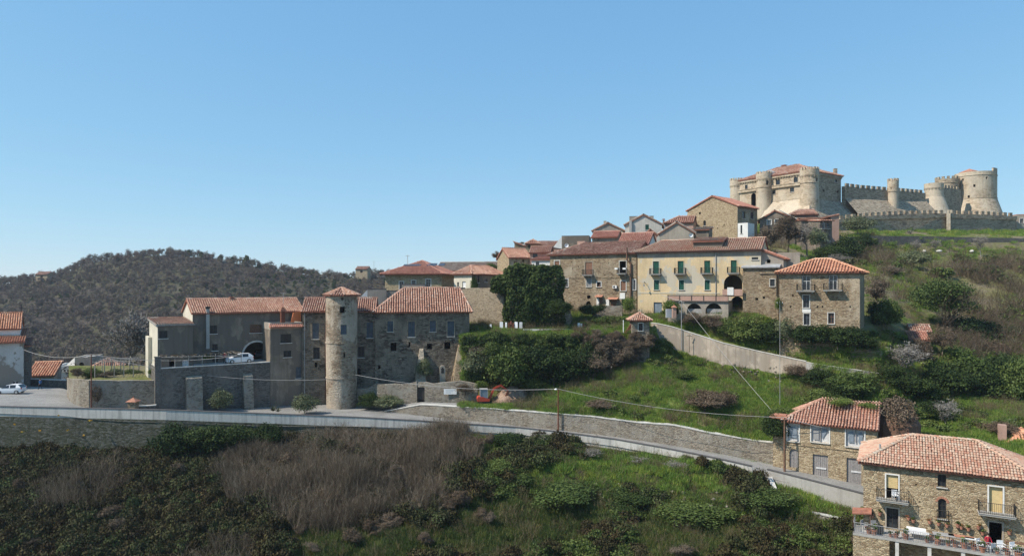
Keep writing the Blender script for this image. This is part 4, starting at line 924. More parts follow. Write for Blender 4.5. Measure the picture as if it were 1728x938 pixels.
# terrace pergola with bare vines
r = thing('pergola', 'bare vine pergola of thin poles on the grey house terrace', 'pergola', pA.at(uL+6, tz, -1.5)); u0, z0 = pA.uz(272, 603); u1, z1 = pA.uz(408, 600)
for i in range(7):
    m = MB(); m.tube([pA.at(u0+(u1-u0)*i/6, tz, -.4), pA.at(u0+(u1-u0)*i/6, z0, -.4)], .05, 5); m.build('post', M['bark_pale'], r)
m = MB(); m.tube([pA.at(u0, z0, -.4), pA.at(u1, z1, -.4)], .05, 4)
for i in range(16): m.tube([pA.at(u0+(u1-u0)*i/15, z0+.05, 0), pA.at(u0+(u1-u0)*i/15, z0+.05, -3)], .03, 3)
m.build('beam', M['bark_pale'], r)
V = [];
for i in range(160):
    a = random.uniform(u0, u1); p = pA.at(a, z0+random.uniform(0, .25), random.uniform(-2.5, .2)); q_ = p+Vector((random.uniform(-.8, .8), random.uniform(-.5, .5), random.uniform(-.25, .25))); V.append((tuple(p-wloc(r)), tuple(q_-wloc(r)), .03, .015, random.random()))
sm = seg_mesh(V); np_obj('vines', sm[0], sm[1], M['twig'], r, tone=sm[2])
# long stone building
pC = Pl.px(508, 107.5, -9)
h = House('stone_range', 'weathered stone range running behind the round tower', 'house', pC, 510.5, 633, 524, 690, 8.5, 'stone_dark', zb=-17.6)
h.op(532.5, 545, 11, 27, 'shut', mat=M['blue_shutter'], sill=2); h.op(534, 586, 11, 20, 'win', mat=M['iron']); h.op(533, 611.5, 4, 8, 'hole'); h.op(624, 544, 11, 26, 'shut', mat=M['blue_shutter'], sill=2); h.op(609.5, 585, 11, 18, 'win', mat=M['iron']); h.op(606, 621, 5, 12, 'hole')
h.roof('gable_f', 1.85, .45, 'tile_old'); h.finish()
m = MB(); q = h.side['f']; u = q.u(549); q.bx(m, u-.04, u+.04, -17.6, h.zt-2, .02, .1); m.build('drain_pipe', M['rust'], h.root); m = MB(); u = .35; q.bx(m, u-.05, u+.05, -17.6, h.zt-.3, .02, .12); m.build('gutter_pipe', M['pole_grey'], h.root)
pD = pC.out(.45)
h = House('long_stone_house', 'long weathered stone house with grey-blue shutters and a big tiled roof', 'house', pD, 633, 792, 523.5, 655, 9.5, 'stone_dark')
for x, y, w_, hh, ar in ((658.6, 541.5, 10, 18, 0), (694.3, 542.5, 11.5, 26, 1), (730.3, 541, 10.5, 18.5, 0), (760.7, 541.5, 11.5, 26, 0)): h.op(x, y, w_, hh, 'shut', mat=M['blue_shutter'], sill=2, sur=M['cap'] if False else M['stone_brown'])
for x, y, w_, hh in ((664, 578, 10, 14), (691, 577, 3, 8), (724.7, 579.5, 8.5, 9.5), (755, 577, 10, 12), (632+8, 616, 4, 6), (655, 562, 2, 2), (676, 530, 2, 2), (706, 532, 2, 2), (742, 531, 2, 2), (772, 533, 2, 2), (679, 603, 2, 2)): h.op(x, y, w_, hh, 'hole')
h.roof('gable_f', 3.5, .5, 'tile_old', pitch=.38, hl=4.6, hr=1.2); h.finish()
def buttress(q, x0, x1, yt, yb, out, name='buttress', mat='stone_brown', root=None):
    a, zt2 = q.uz(x0, yt); b, _ = q.uz(x1, yt); zb2 = q.uz(x0, yb)[1]; m = MB(); m.prism([q.at(a, zb2-2, .003), q.at(a, zb2-2, out), q.at(a, zb2, out), q.at(a, zt2, .003)], q.U*(b-a)); return m.build(name, M[mat], root)
def wedge(q, x0, x1, yt, yb, out, mat, root):
    a, zt2 = q.uz(x0, yt); b, _ = q.uz(x1, yt); zb2 = q.uz(x0, yb)[1]-2; c = (a+b)/2+.2; w2 = (b-a)*.12; m = MB()
    A0, B0, A1, B1 = q.at(a, zb2, .003), q.at(b, zb2, .003), q.at(a+.25, zb2, out), q.at(b-.25, zb2, out); T0, T1, U0, U1 = q.at(c-w2, zt2, .003), q.at(c+w2, zt2, .003), q.at(c-w2, zt2-.3, .35), q.at(c+w2, zt2-.3, .35)
    m.quad(A1, B1, U1, U0); m.quad(A0, A1, U0, T0); m.quad(B1, B0, T1, U1); m.quad(U0, U1, T1, T0); return m.build('buttress', M[mat], root)
wedge(h.side['f'], 696, 722, 588, 645, 2.6, 'stone_tower', h.root); wedge(h.side['f'], 758, 792, 582, 636, 2.9, 'stone_brown', h.root)
r = thing('wayside_niche', 'small pale arched stone niche at the foot of the long stone house', 'niche', h.side['f'].pxat(746.5, 640, 1.2)); q = h.side['f'].out(1.0); u, zt2 = q.uz(746.5, 616); zb2 = q.uz(746.5, 642)[1]
m = MB(); pts = [(-.45, zb2-1.5), (.45, zb2-1.5), (.45, zt2-.45)]+[(.45*math.cos(math.pi*k/8), zt2-.45+.45*math.sin(math.pi*k/8)) for k in range(1, 9)]; m.prism([q.at(u+a, z) for a, z in reversed(pts)], q.N*.6); m.build('body', M['grey_plaster'], r)
m = MB(); m.prism([q.at(u-.22, zt2-1.2, .602), q.at(u+.22, zt2-1.2, .602), q.at(u+.22, zt2-.5, .602), q.at(u, zt2-.25, .602), q.at(u-.22, zt2-.5, .602)], q.N*.02); m.build('painted_recess', M['iron'], r)  # flat dark plate on the front, painting the shade inside the niche
# round tower ------------------------------------------------------
def cyl_tower(root, xc, d, prof, mat, ops=(), n=56, name='wall', kindmap=None):
    """prof: [(radius, z)], ops: (x, ytop, w, h, kind)"""
    cx = (xc-CX)/F*d; cy = d; g0 = math.atan2(-cy, -cx)
    rad = lambda z: float(np.interp(z, [p[1] for p in prof], [p[0] for p in prof]))
    O = []
    for x, yt, w_, hh, kind in ops:
        dd = d-prof[0][0]*.95; zt2 = zat(yt, dd); zb2 = zat(yt+hh, dd); R = rad((zt2+zb2)/2)
        s0 = max(-.98, min(.98, ((x-w_/2)/F-CX/F)*dd/R-cx*dd/d/R)); s1 = max(-.98, min(.98, ((x+w_/2)/F-CX/F)*dd/R-cx*dd/d/R))
        O.append((g0+math.asin(s0), g0+math.asin(s1), zb2, zt2, kind))
    As = sorted({round(g0+2*math.pi*k/n-math.pi, 5) for k in range(n+1)}|{round(v, 5) for o in O for v in o[:2]}); Zs = sorted({round(p[1], 4) for p in prof}|{round(v, 4) for o in O for v in o[2:4]})
    pt = lambda g, z, i=0.0: (cx+(rad(z)-i)*math.cos(g), cy+(rad(z)-i)*math.sin(g), z)
    m = MB()
    for i in range(len(As)-1):
        for j in range(len(Zs)-1):
            a = (As[i]+As[i+1])/2; z = (Zs[j]+Zs[j+1])/2
            if any(o[0] < a < o[1] and o[2] < z < o[3] for o in O): continue
            m.quad(pt(As[i], Zs[j]), pt(As[i+1], Zs[j]), pt(As[i+1], Zs[j+1]), pt(As[i], Zs[j+1]))
    for a, b, c, e, k in O:
        m.quad(pt(a, e), pt(a, e, .4), pt(b, e, .4), pt(b, e)); m.quad(pt(b, c), pt(b, c, .4), pt(a, c, .4), pt(a, c)); m.quad(pt(a, c), pt(a, c, .4), pt(a, e, .4), pt(a, e)); m.quad(pt(b, e), pt(b, e, .4), pt(b, c, .4), pt(b, c))
    zt2 = Zs[-1]; m.quad(*[pt(a, zt2) for a in As[:-1]])
    m.build(name, M[mat], root)
    for a, b, c, e, k in O:
        if k == 'hole': continue
        mm = MB(); p = [Vector(pt(a, c, .15)), Vector(pt(b, c, .15)), Vector(pt(b, e, .15)), Vector(pt(a, e, .15))]; mm.prism(p, -(p[1]-p[0]).cross(p[3]-p[0]).normalized()*.05); mm.build('shutter', M[k], root)
    return (cx, cy), rad
td = 106.0; tr = 26/F*td; tzb = zat(693, td)-.4; tzt = zat(500, td-2)
r = thing('round_tower', 'slim round stone tower with a small tiled cone roof beside the road', 'tower', ((577-CX)/F*td, td, tzb+.4))
c, rad = cyl_tower(r, 576.5, td, [(tr*.94, tzb-1), (tr*.97, zat(640, td)), (tr, zat(580, td)), (tr, tzt)], 'stone_tower', [(577.8, 517.5, 8.5, 10.5, 'hole'), (580, 548, 10, 16, 'blue_shutter'), (581, 595, 3, 8, 'hole'), (577.5, 500.5+1.5, 4, 4, 'hole'), (590, 560+42, 2, 2, 'hole')]+[(583+5*i, 506+j*6, 1.6, 2.0, 'hole') for i in range(3) for j in range(4)])
for y, R in ((579, tr+.06), (639, tr*.97+.06)):
    m = MB(); z = zat(y, td-2.3); m.lathe([(R-.3, z-.12), (R+.02, z-.1), (R+.02, z+.06), (R-.3, z+.08)], (c[0], c[1], 0), 40, cap=False); m.build('string_course', M['stone_tower'], r)
m = MB(); Rr = 30.5/F*td; apex = zat(486, td); ez = zat(499.5, td)
m.lathe([(Rr, ez), (Rr, ez+.1), (.02, apex), ], (c[0], c[1], 0), 8, math.pi/8, math.pi/8+2*math.pi, cap=True); rf = m.build('roof', M['under_tile'], r)
T = Tiles(.34)
for k in range(8):
    g0_ = math.pi/8+k*math.pi/4; g1_ = g0_+math.pi/4
    A_ = Vector((c[0]+Rr*1.02*math.cos(g0_), c[1]+Rr*1.02*math.sin(g0_), ez+.1)); B_ = Vector((c[0]+Rr*1.02*math.cos(g1_), c[1]+Rr*1.02*math.sin(g1_), ez+.1)); T.poly([A_, B_, Vector((c[0], c[1], apex+.05))]); T.ridge(A_, (c[0], c[1], apex+.05), w=.28)
T.build(M['tile_old'], rf)
# flat-roofed blocks behind the long stone house
for nm, lab, x0, x1, yt, yb, d, phi, dep, mt in (
  ('flat_roofed_block', 'grey flat-roofed block with a white sloping end, left behind the big tiled roof', 620, 652, 489, 520, 124, -10, 6, 'grey_plaster'),
  ('flat_roofed_block', 'grey block behind the middle of the big tiled roof, beside the first', 652.5, 679, 492, 515, 126, -10, 6, 'grey_plaster'),
  ('flat_roofed_block', 'pale grey box just behind the ridge of the big tiled roof', 678, 717, 481, 510, 127, -5, 5, 'grey_plaster'),
  ('flat_roofed_block', 'low dark-edged flat roof behind the right part of the big tiled roof', 719, 785, 487, 510, 128, -5, 6, 'rough_plaster')):
    h = House(nm, lab, 'building', Pl.px(x0, d, phi), x0, x1, yt, yb, dep, mt); h.roof('flat', .2, slab='dark_cap')
    if x0 == 620:
        m = MB(); q = h.side['f']; m.prism([q.at(-1.7, h.zt-1.8), q.at(-.01, h.zt-1.8), q.at(-.01, h.zt)], -q.N*.3); m.build('sloping_wall', M['white_plaster'], h.root)
    h.finish()
# ================================================================== MIDDLE OF THE VILLAGE
# house with skylights
h = House('skylight_house', 'hip-roofed stone house with skylights in its red roof, left end of the upper village', 'house', Pl.px(650, 143, 10), 650, 745, 460, 500, 13, 'stone_gold')
for x, y, w_, hh in ((677.5, 475, 7, 13), (698, 473, 7, 12), (722.8, 471, 8, 13)): h.op(x, y, w_, hh, 'win', sur=M['white_plaster'])
h.holes([(652+9*i, 461.5) for i in range(6)], w=2, h=2)
h.roof('hip', 2.6, .9, 'tile_red', pitch=.4)
rn = h.rf; f = h.side['f']
for x, y, a_, b_ in ((687, 451, 1.9, .8), (717, 450.5, .6, 1.3), (724, 451.5, .6, 1.3), (738, 450.5, .6, 1.2), (754, 452, .6, 1.2)):
    u = f.u(x); k = (h.zt+2.6-h.zt)/6.5; v0 = 3.0; m = MB()
    A_ = f.at(u-a_, h.zt+v0*k+.25, -v0); B_ = f.at(u+a_, h.zt+v0*k+.25, -v0); C_ = f.at(u+a_, h.zt+(v0+b_)*k+.25, -v0-b_); D_ = f.at(u-a_, h.zt+(v0+b_)*k+.25, -v0-b_)
    m.prism([D_, C_, B_, A_], Vector((0, 0, .1)));
    if u < h.W+1: m.build('skylight', M['solar'], rn)
h.finish()
h = House('corner_house', 'cream corner house with a tiled roof and creeper, left of the big ivy mass', 'house', Pl.px(766, 141, 40), 766, 796, 461, 500, 10, 'cream_plaster')
h.sm = {'r': 'rough_plaster'}; h.op(773, 476, 3, 9, 'win'); h.op(783, 475, 6, 10, 'door', mat=M['white']); h.op(805, 466, 7, 11, 'win', side='r', mat=M['iron']); h.op(820, 470, 5, 6, 'win', side='r')  # shaded side wall gets darker render: its shade is put into the colour
h.roof('hip', 1.6, .5, 'tile_old', pitch=.4); h.finish()
h = House('long_roof_house', 'long grey-brown roofed house rising behind the skylight house', 'house', Pl.px(742, 165, 12), 735, 834, 456, 475, 9, 'stone_brown'); h.roof('gable_f', 2.0, .4, 'tile_grey', pitch=.45); h.finish()
h = House('gable_house', 'stone gable house with a weathered tiled roof above the big ivy mass', 'house', Pl.px(859, 142, -18), 859, 896, 434, 480, 8.5, 'stone_brown'); h.sm = {'l': 'stone_gold'}  # sunlit gable in lighter stone, shaded front in darker: light put into colour
h.op(870, 441, 6, 13, 'shut', mat=M['pole_wood']); h.op(883, 438, 3, 4, 'hole'); h.roof('gable_f', 2.0, .35, 'tile_old', pitch=.4); h.finish()
h = House('pink_house', 'small pink-walled house under a tiled roof between the gable house and the brown house', 'house', Pl.px(894, 143, 8), 894, 928, 426, 480, 9, 'pink_plaster'); h.op(903, 428, 8, 7, 'win', mat=M['iron']); h.roof('gable_f', 1.5, .35, 'tile_old', pitch=.4); h.finish()
h = House('white_low_house', 'low white-walled house with one window right beside the ivy mass top', 'house', Pl.px(897, 139, 20), 897, 930, 438, 480, 5, 'white_plaster'); h.op(907, 441, 6, 9, 'win'); h.roof('shed_f', .7, .3, 'tile_red', pitch=.4); h.finish()
h = House('belvedere', 'tiny square belvedere with a tiled cap on the skyline above the gable house', 'tower', Pl.px(888, 165, 8), 889, 908, 410, 425, 4, 'stone_gold'); h.op(893, 412, 3, 6, 'hole'); h.roof('hip', .8, .5, 'tile_old', pitch=.45); h.finish()
h = House('tiled_house', 'low tiled roof stepping down left of the tiny belvedere', 'house', Pl.px(868, 166, 5), 868, 890, 417, 430, 8, 'stone_brown'); h.roof('shed_r', 1.2, .3, 'tile_brown', pitch=.45); h.finish()
h = House('tiled_house', 'salmon tiled roof on the skyline right of the tiny belvedere', 'house', Pl.px(905, 168, 12), 903, 945, 416, 430, 8, 'pink_plaster'); h.roof('gable_f', 1.4, .3, 'tile_old', pitch=.45); h.finish()
h = House('grey_block', 'dark grey box-like building with a white sloping end wall on the skyline', 'building', Pl.px(948, 160, 10), 948, 994, 399, 425, 8, 'rough_plaster'); h.roof('flat', .15, slab='dark_cap')
m = MB(); q = h.side['f']; m.prism([q.at(-2.0, h.zt-2.5), q.at(-.01, h.zt-2.9), q.at(-.01, h.zt)], -q.N*.4); m.build('sloping_wall', M['white_plaster'], h.root); h.finish()
# brown house
pM = Pl.px(928, 131, 30)
h = House('brown_stone_house', 'three-storey brown stone house with pale window frames left of the yellow house', 'house', pM, 928, 1074, 429, 525, 9, 'stone_brown')
h.op(993.6, 442, 12, 22, 'shut', mat=M['brown_shutter'], sur=M['grey_plaster'], balc=2.0); h.op(1051, 440.5, 11, 21, 'hole', sur=M['cap'], balc=1.7); h.op(940, 440, 8.5, 14, 'shut', mat=M['brown_shutter'], sur=M['white_plaster'])
h.op(954.5, 470.5, 8, 13.5, 'win', sur=M['white_plaster']); h.op(993.8, 470, 8, 14, 'shut', mat=M['pole_grey'], sur=M['cap']); h.op(1010.6, 475.5, 7, 8.5, 'win', mat=M['brown_shutter'], sur=M['white_plaster']); h.op(1051.8, 474, 9, 16.5, 'shut', mat=M['brown_shutter'], sur=M['white_plaster']); h.op(1071, 472, 4.5, 17, 'win', sur=M['white_plaster'])
h.op(993.5, 498.5, 6, 5, 'hole'); h.op(993, 508, 8, 9, 'hole', arch=True); h.op(1014, 503, 6, 12, 'door', mat=M['brown_shutter']); h.op(1035, 506, 10, 13, 'door', mat=M['brown_shutter']); h.op(1053, 505, 8, 12, 'win', mat=M['iron'])
h.holes([(965, 441), (966, 452), (976, 449), (1021, 463), (1033, 462), (1020, 468), (1027, 443)], w=1.8, h=1.8)
h.roof('gable_f', 2.1, .5, 'tile_brown', hl=5, hr=0)
f = h.side['f']
m = MB(); a, z0 = f.uz(935, 469); f.bx(m, .2, h.W-.1, z0-.08, z0+.06, .004, .06); _, z1 = f.uz(1000, 494); f.bx(m, 5, h.W-.1, z1-.08, z1+.06, .004, .06); m.build('string_course', M['stone_brown'], h.root)
m = MB(); u = f.u(1065); z0 = f.uz(1065, 505)[1]; z1 = f.uz(1065, 444)[1]; z2 = f.uz(1063, 418)[1]; m.tube([f.at(u, z0, .25), f.at(u, z1, .25), f.at(u-.6, z1+.6, .5), f.at(u-.6, z2, .5)], .16, 8); m.build('flue_pipe', M['pole_wood'], h.root)
m = MB()
for (x0, x1, y0, y1) in ((1006, 1018, 499, 501), (1027, 1044, 502.5, 505)):
    a, z1 = f.uz(x0, y0); b, z0 = f.uz(x1, y1); m.prism([f.at(a, z0, .9), f.at(a, z0+.35, .003), f.at(a, z0, .003)], f.U*(b-a))
m.build('door_canopy', M['terracotta'], h.root)
m = MB(); a, z1 = f.uz(1007, 503); f.bx(m, a, a+.5, z1-1.8, z1, .004, .12); a, _ = f.uz(1046, 503); f.bx(m, a, a+1.0, z1-.1, z1+1.0, .004, .1); a, _ = f.uz(1023, 503); f.bx(m, a, a+.6, z1-1.8, z1-.2, .004, .12); m.build('white_patch', M['white_plaster'], h.root)
o = h.root
h.finish()
r = thing('air_conditioner', 'white air conditioner box on the brown stone house front', 'air conditioner', f.pxat(1038.5, 487, .2)); m = MB(); a, z1 = f.uz(1035, 481.5); b, z0 = f.uz(1041.5, 486.5); f.bx(m, a, b, z0, z1, .05, .38); m.build('casing', M['white'], r)
m = MB(); cc = f.at(a+(b-a)*.4, (z0+z1)/2, .385); m.lathe([(.02, 0), (.2, 0), (.2, .02), (.02, .02)], (0, 0, 0), 14); m.v = [tuple(cc+f.U*v[0]+Vector((0, 0, v[1]))+f.N*v[2]) for v in m.v]; m.build('fan_grille', M['iron'], r)
for x, lab in ((1041.5, 'left white planter box on the open balcony of the brown house'), (1055, 'right white planter box on the open balcony of the brown house')):
    p = f.pxat(x, 455, 1.0); m = MB(); m.obb(p, f.U*.55, f.N*.3, (0, 0, .3)); tag(m.build('planter_box', M['white']), lab, 'planter')
# roofs behind and above the brown house
h = House('terrace_loft', 'small pinkish block on the ridge of the brown house roof', 'building', Pl.px(976, 141, 25), 974, 987, 408, 425, 4, 'pink_plaster'); h.roof('flat', .1); h.finish()
h = House('roughcast_house', 'rubble-walled house under a low red roof on the skyline behind the brown house', 'house', Pl.px(997, 152, 18), 999, 1041, 400, 425, 7, 'stone_wall'); h.roof('gable_f', 1.4, .5, 'tile_red', pitch=.4, slab='tile_bed_red' if 'tile_bed_red' in M else 'under_tile'); h.finish()
h = House('red_roof_house', 'white-walled house with a plain red roof between the brown and yellow houses', 'house', Pl.px(1040, 140, 24), 1043, 1094, 412, 435, 8, 'white_plaster'); h.op(1067, 416, 14, 5, 'win', mat=M['brown_shutter']); h.roof('gable_f', 2.4, .6, 'tile_red', pitch=.4, hl=.0); h.finish()
h = House('grey_gable_house', 'pale grey gable with a tall chimney on the skyline, behind the low red roof', 'house', Pl.px(1000, 172, 10), 1000, 1052, 389, 410, 9, 'grey_plaster'); h.roof('gable_s', 1.9, .3, 'tile_grey', pitch=.5); h.chimney(1021, 389, .7, 2.4, 'grey_plaster', .8, cap=False); h.finish()
h = House('white_gable_house', 'large off-white gable wall with one green shuttered window on the skyline', 'house', Pl.px(1054, 165, 12), 1055, 1117, 379, 425, 10, 'offwhite_plaster'); h.op(1092, 373+6, 6, 9, 'shut', mat=M['green_shutter']); h.roof('gable_s', 2.3, .3, 'tile_grey', pitch=.5)
m = MB(); q = h.side['f']; u = q.u(1064); q.bx(m, u-.3, u+.3, h.zb, h.zt+.8, .003, .5); m.build('flue', M['concrete'], h.root); h.finish()
h = House('flat_topped_house', 'grey flat-topped block just behind the off-white gable', 'building', Pl.px(1062, 178, 10), 1062, 1103, 366, 385, 6, 'grey_plaster'); h.roof('flat', .15, slab='dark_cap'); h.finish()
h = House('brown_gable_house', 'small brownish gable with dark roof edge in front of the off-white gable', 'house', Pl.px(1084, 150, 10), 1086, 1108, 396, 415, 6, 'pink_plaster'); h.roof('gable_s', 1.0, .25, 'tile_brown', pitch=.45); h.finish()
h = House('broad_grey_gable', 'broad low grey gable directly behind the yellow house roof', 'house', Pl.px(1114, 146, 14), 1113, 1171, 393, 420, 9, 'grey_plaster'); h.roof('gable_s', 2.2, .3, 'tile_grey', pitch=.5); h.finish()
h = House('tiled_house', 'salmon tiled hip roof left of the large golden gable', 'house', Pl.px(1122, 168, 20), 1122, 1170, 376, 395, 8, 'pink_plaster'); h.roof('gable_f', 1.8, .4, 'tile_old', pitch=.5, hl=3); h.chimney(1120, 378, .4, .9, 'rough_plaster', 1); h.finish()
h = House('dark_shed', 'low dark shed with a pale roof beside the broad grey gable', 'shed', Pl.px(1172, 152, 25), 1170, 1196, 388, 405, 5, 'rough_plaster'); h.roof('shed_f', .8, .4, 'tile_grey', pitch=.5); h.finish()
# yellow house
pE = Pl.px(1076, 122, 26.5)
h = House('yellow_house', 'long three-storey faded yellow house with green shutters and four balconies', 'house', pE, 1076, 1284, 424.5, 532, 10.5, 'yellow_plaster')
for i, x in enumerate((1107, 1148.7, 1193.5, 1238.3)): h.op(x, 441-i*.6, 10, 21.5, 'shut', mat=M['green_shutter'], sur=M['yellow_plaster'] if i else M['cream_plaster'], balc=1.95)
for i, x in enumerate((1107.8, 1150, 1193.5)): h.op(x, 473, 8.6, 16, 'shut', mat=M['green_shutter'], sur=M['cream_plaster'])
h.op(1110, 510, 14, 21, 'door', mat=M['cab_grey'], sill=False); h.op(1237, 464, 31, 32, 'hole', arch=True); h.op(1244, 500, 21, 23, 'hole', arch=True)
h.op(1274, 434, 11, 4, 'win', mat=M['iron'])
h.roof('gable_f', 2.1, .55, 'tile_pink', pitch=.36, hl=3.2, hr=0); cornice(h, 'grey_plaster', 1.15, .05, dz=-.0); f = h.side['f']
m = MB(); z0 = f.uz(1090, 494)[1]; f.bx(m, .05, f.u(1215), z0-.07, z0+.06, .004, .06); m.build('string_course', M['cream_plaster'], h.root)
m = MB(); u = f.u(1208); m.tube([f.at(u, h.zb+3, .1), f.at(u, h.zt-.4, .1)], .07, 6); m.build('drain_pipe', M['pole_grey'], h.root)
m = MB(); f.bx(m, -.3, h.W+.3, h.zt-.26, h.zt-.16, .46, .6); m.build('gutter', M['iron'], h.root)
# roof dormer box
q = f.out(-.9); a, z0 = q.uz(1170, 419); b, z1 = q.uz(1219, 407); m = MB(); q.bx(m, a, b, z0-.3, z1, -3.6, 0); o = m.build('dormer', M['rough_plaster'], h.root)
m = MB(); m.prism([q.at(a-.3, z1+.02, .35), q.at(b+.3, z1+.02, .35), q.at(b+.3, z1+.9, -4.2), q.at(a-.3, z1+.9, -4.2)][::-1], Vector((0, 0, -.12))); o2 = m.build('dormer_roof', M['under_tile'], h.root); T = Tiles(.36); T.poly([q.at(a-.3, z1+.02, .35), q.at(b+.3, z1+.02, .35), q.at(b+.3, z1+.9, -4.2), q.at(a-.3, z1+.9, -4.2)]); T.build(M['tile_pink'], o2)
m = MB(); m.prism([q.at(a+1.2, z1+.28, -1), q.at(a+3.8, z1+.28, -1), q.at(a+3.8, z1+.62, -3), q.at(a+1.2, z1+.62, -3)], Vector((0, 0, .12))); m.build('solar_panel', M['solar'], o2)
h.finish()
# lower right extension roof of the yellow house
h = House('sloping_wing', 'pink-grey wing whose roof slopes down to the right end of the yellow house', 'house', pE.out(-.6), 1284, 1322, 437, 470, 8, 'grey_plaster'); h.op(1297, 432+6, 6, 6, 'hole'); h.roof('shed_r', 1.6, .4, 'tile_red'); h.finish()
h = House('low_wall_house', 'low grey flat-roofed block just left of the orange-roofed stone house', 'building', Pl.px(1310, 118, 20), 1300, 1350, 428, 445, 5, 'grey_plaster'); h.roof('flat', .15); h.finish()
# arcade terrace in front of the yellow house
pG = pE.out(4.3)
h = House('arcade_terrace', 'low terrace on two wide arches in front of the yellow house', 'terrace', pG, 1127, 1229, 508.5, 530, 4.2, 'grey_plaster')
h.op(1171.5, 512, 25, 17, 'hole', arch=True); h.op(1204.5, 511.5, 28, 18, 'hole', arch=True); h.op(1137, 513, 16, 17, 'hole', arch=True)
f = h.side['f']; m = MB(); f.bx(m, -.1, h.W+.1, h.zt, h.zt+.15, -4.2, .25); m.build('floor_slab', M['dark_cap'], h.root)
m = MB(); f.bx(m, 0, h.W, h.zt+.15, h.zt+.98, -.12, .0); m.build('parapet', M['pink_plaster'], h.root)
m = MB(); [f.bx(m, h.W*k/5-.04, h.W*k/5+.04, h.zt+.15, h.zt+1.1, .003, .08) for k in range(6)]; f.bx(m, -.05, h.W+.05, h.zt+1.04, h.zt+1.12, -.1, .1); m.build('railing', M['iron'], h.root)
m = MB()
for x in (1171.5, 1204.5):
    u = f.u(x); f.bx(m, u-1.2, u+1.2, f.uz(x, 530)[1], f.uz(x, 521)[1], -.6, -.5)
m.build('gate_panel', M['pole_grey'], h.root); h.finish()
pG2 = pE.out(1.6)
h = House('upper_loggia_terrace', 'small red-fronted terrace below the big dark arch of the yellow house', 'terrace', pG2, 1219, 1253, 497, 506, 1.5, 'pink_plaster', zb=pG2.uz(1230, 499)[1], bury=0); f = h.side['f']
m = MB(); f.bx(m, 0, h.W, h.zt, h.zt+.9, -.12, 0); m.build('parapet', M['pink_plaster'], h.root); m = MB(); f.bx(m, .8, 1.8, h.zt-.1, h.zt+1.2, .004, .1); m.build('white_panel', M['white_plaster'], h.root); h.finish()
# stone annex
pF = pE.out(1.1)
h = House('stone_annex', 'plain stone annex with a grey lean-to roof between the yellow and the orange-roofed houses', 'house', pF, 1253.5, 1313.5, 450, 530, 7, 'stone_brown')
h.op(1303.5, 471, 8, 12, 'win', mat=M['iron'], sur=M['cap']); h.op(1277, 502.5, 5, 4, 'hole'); h.op(1289, 500, 4, 4, 'hole'); h.roof('shed_f', 1.9, .4, None, slab='sheet')
f = h.side['f']; m = MB(); u = f.u(1311); m.tube([f.at(u, f.uz(1311, 500)[1], .1), f.at(u, h.zt, .1)], .07, 5); m.build('drain_pipe', M['iron'], h.root); m = MB(); u0, z0 = f.uz(1282, 463); u1, _ = f.uz(1310, 463); f.bx(m, u0, u1, z0, z0+.1, .004, .1); m.build('ledge', M['iron'], h.root); h.finish()
# stone house with bright roof
pH = Pl.px(1315, 104.5, 31)
h = House('orange_roofed_house', 'square three-storey stone house under a bright orange hip roof', 'house', pH, 1315, 1451, 458, 560, 9, 'stone_brown')
for x in (1360.6, 1406): h.op(x, 465 if x < 1400 else 464, 14, 25.5, 'win', mat=M['pale_wood'], sur=M['stone_wall'], balc=2.5)
h.op(1360.5, 498, 10.5, 21, 'win', mat=M['blue_shutter'], sur=M['cap']); h.op(1361.3, 529, 10, 19, 'win', mat=M['blue_shutter'], sur=M['cap']); h.op(1402.5, 528, 10, 18, 'win', mat=M['pole_wood'], sur=M['cap'])
h.holes([(1334, 516), (1379.5, 516), (1388, 516), (1434.7, 516), (1338, 497)], w=2.8, h=3.2)
h.roof('hip', 1.9, .6, 'tile_orange', pitch=.42); f = h.side['f']
m = MB(); f.bx(m, -.1, h.W+.1, h.zt-.5, h.zt-.1, .004, .12); m.build('cornice', M['stone_dark'], h.root)
m = MB(); z0 = f.uz(1361, 527)[1]; u = f.u(1361); f.bx(m, u-.6, u+.6, z0, z0+.55, .004, .05); m.build('white_panel', M['white_plaster'], h.root)
h.finish()
# golden gable house
h = House('golden_gable_house', 'tall golden stone gable house standing out on the skyline below the castle', 'house', Pl.px(1160, 175, 48), 1160, 1244.5, 355, 410, 9.5, 'stone_gold', zt=zat(355, 175)); h.sm = {'r': 'stone_brown'}  # right side in darker brown stone: its shade is put into the colour
h.op(1189, 372, 4.5, 9, 'win', arch=True, mat=M['iron'], sur=None); h.op(1181, 358, 3, 4, 'hole'); h.holes([(1211, 384.5), (1222, 379), (1175, 366)], w=1.8, h=1.8)
h.op(1255, 357, 5, 12, 'win', side='r', mat=M['iron']); h.op(1269, 358, 5, 12, 'win', side='r', mat=M['iron'])
h.roof('gable_s', 2.9, .45, 'tile_red', pitch=.45, hl=.2); h.finish()
h = House('white_lean_to', 'small bright white lean-to against the golden gable house', 'shed', Pl.px(1245, 158, 40), 1245, 1262, 378, 400, 4, 'white_plaster'); h.op(1251, 380, 3, 14, 'win', mat=M['iron']); h.roof('flat', .15); h.finish()
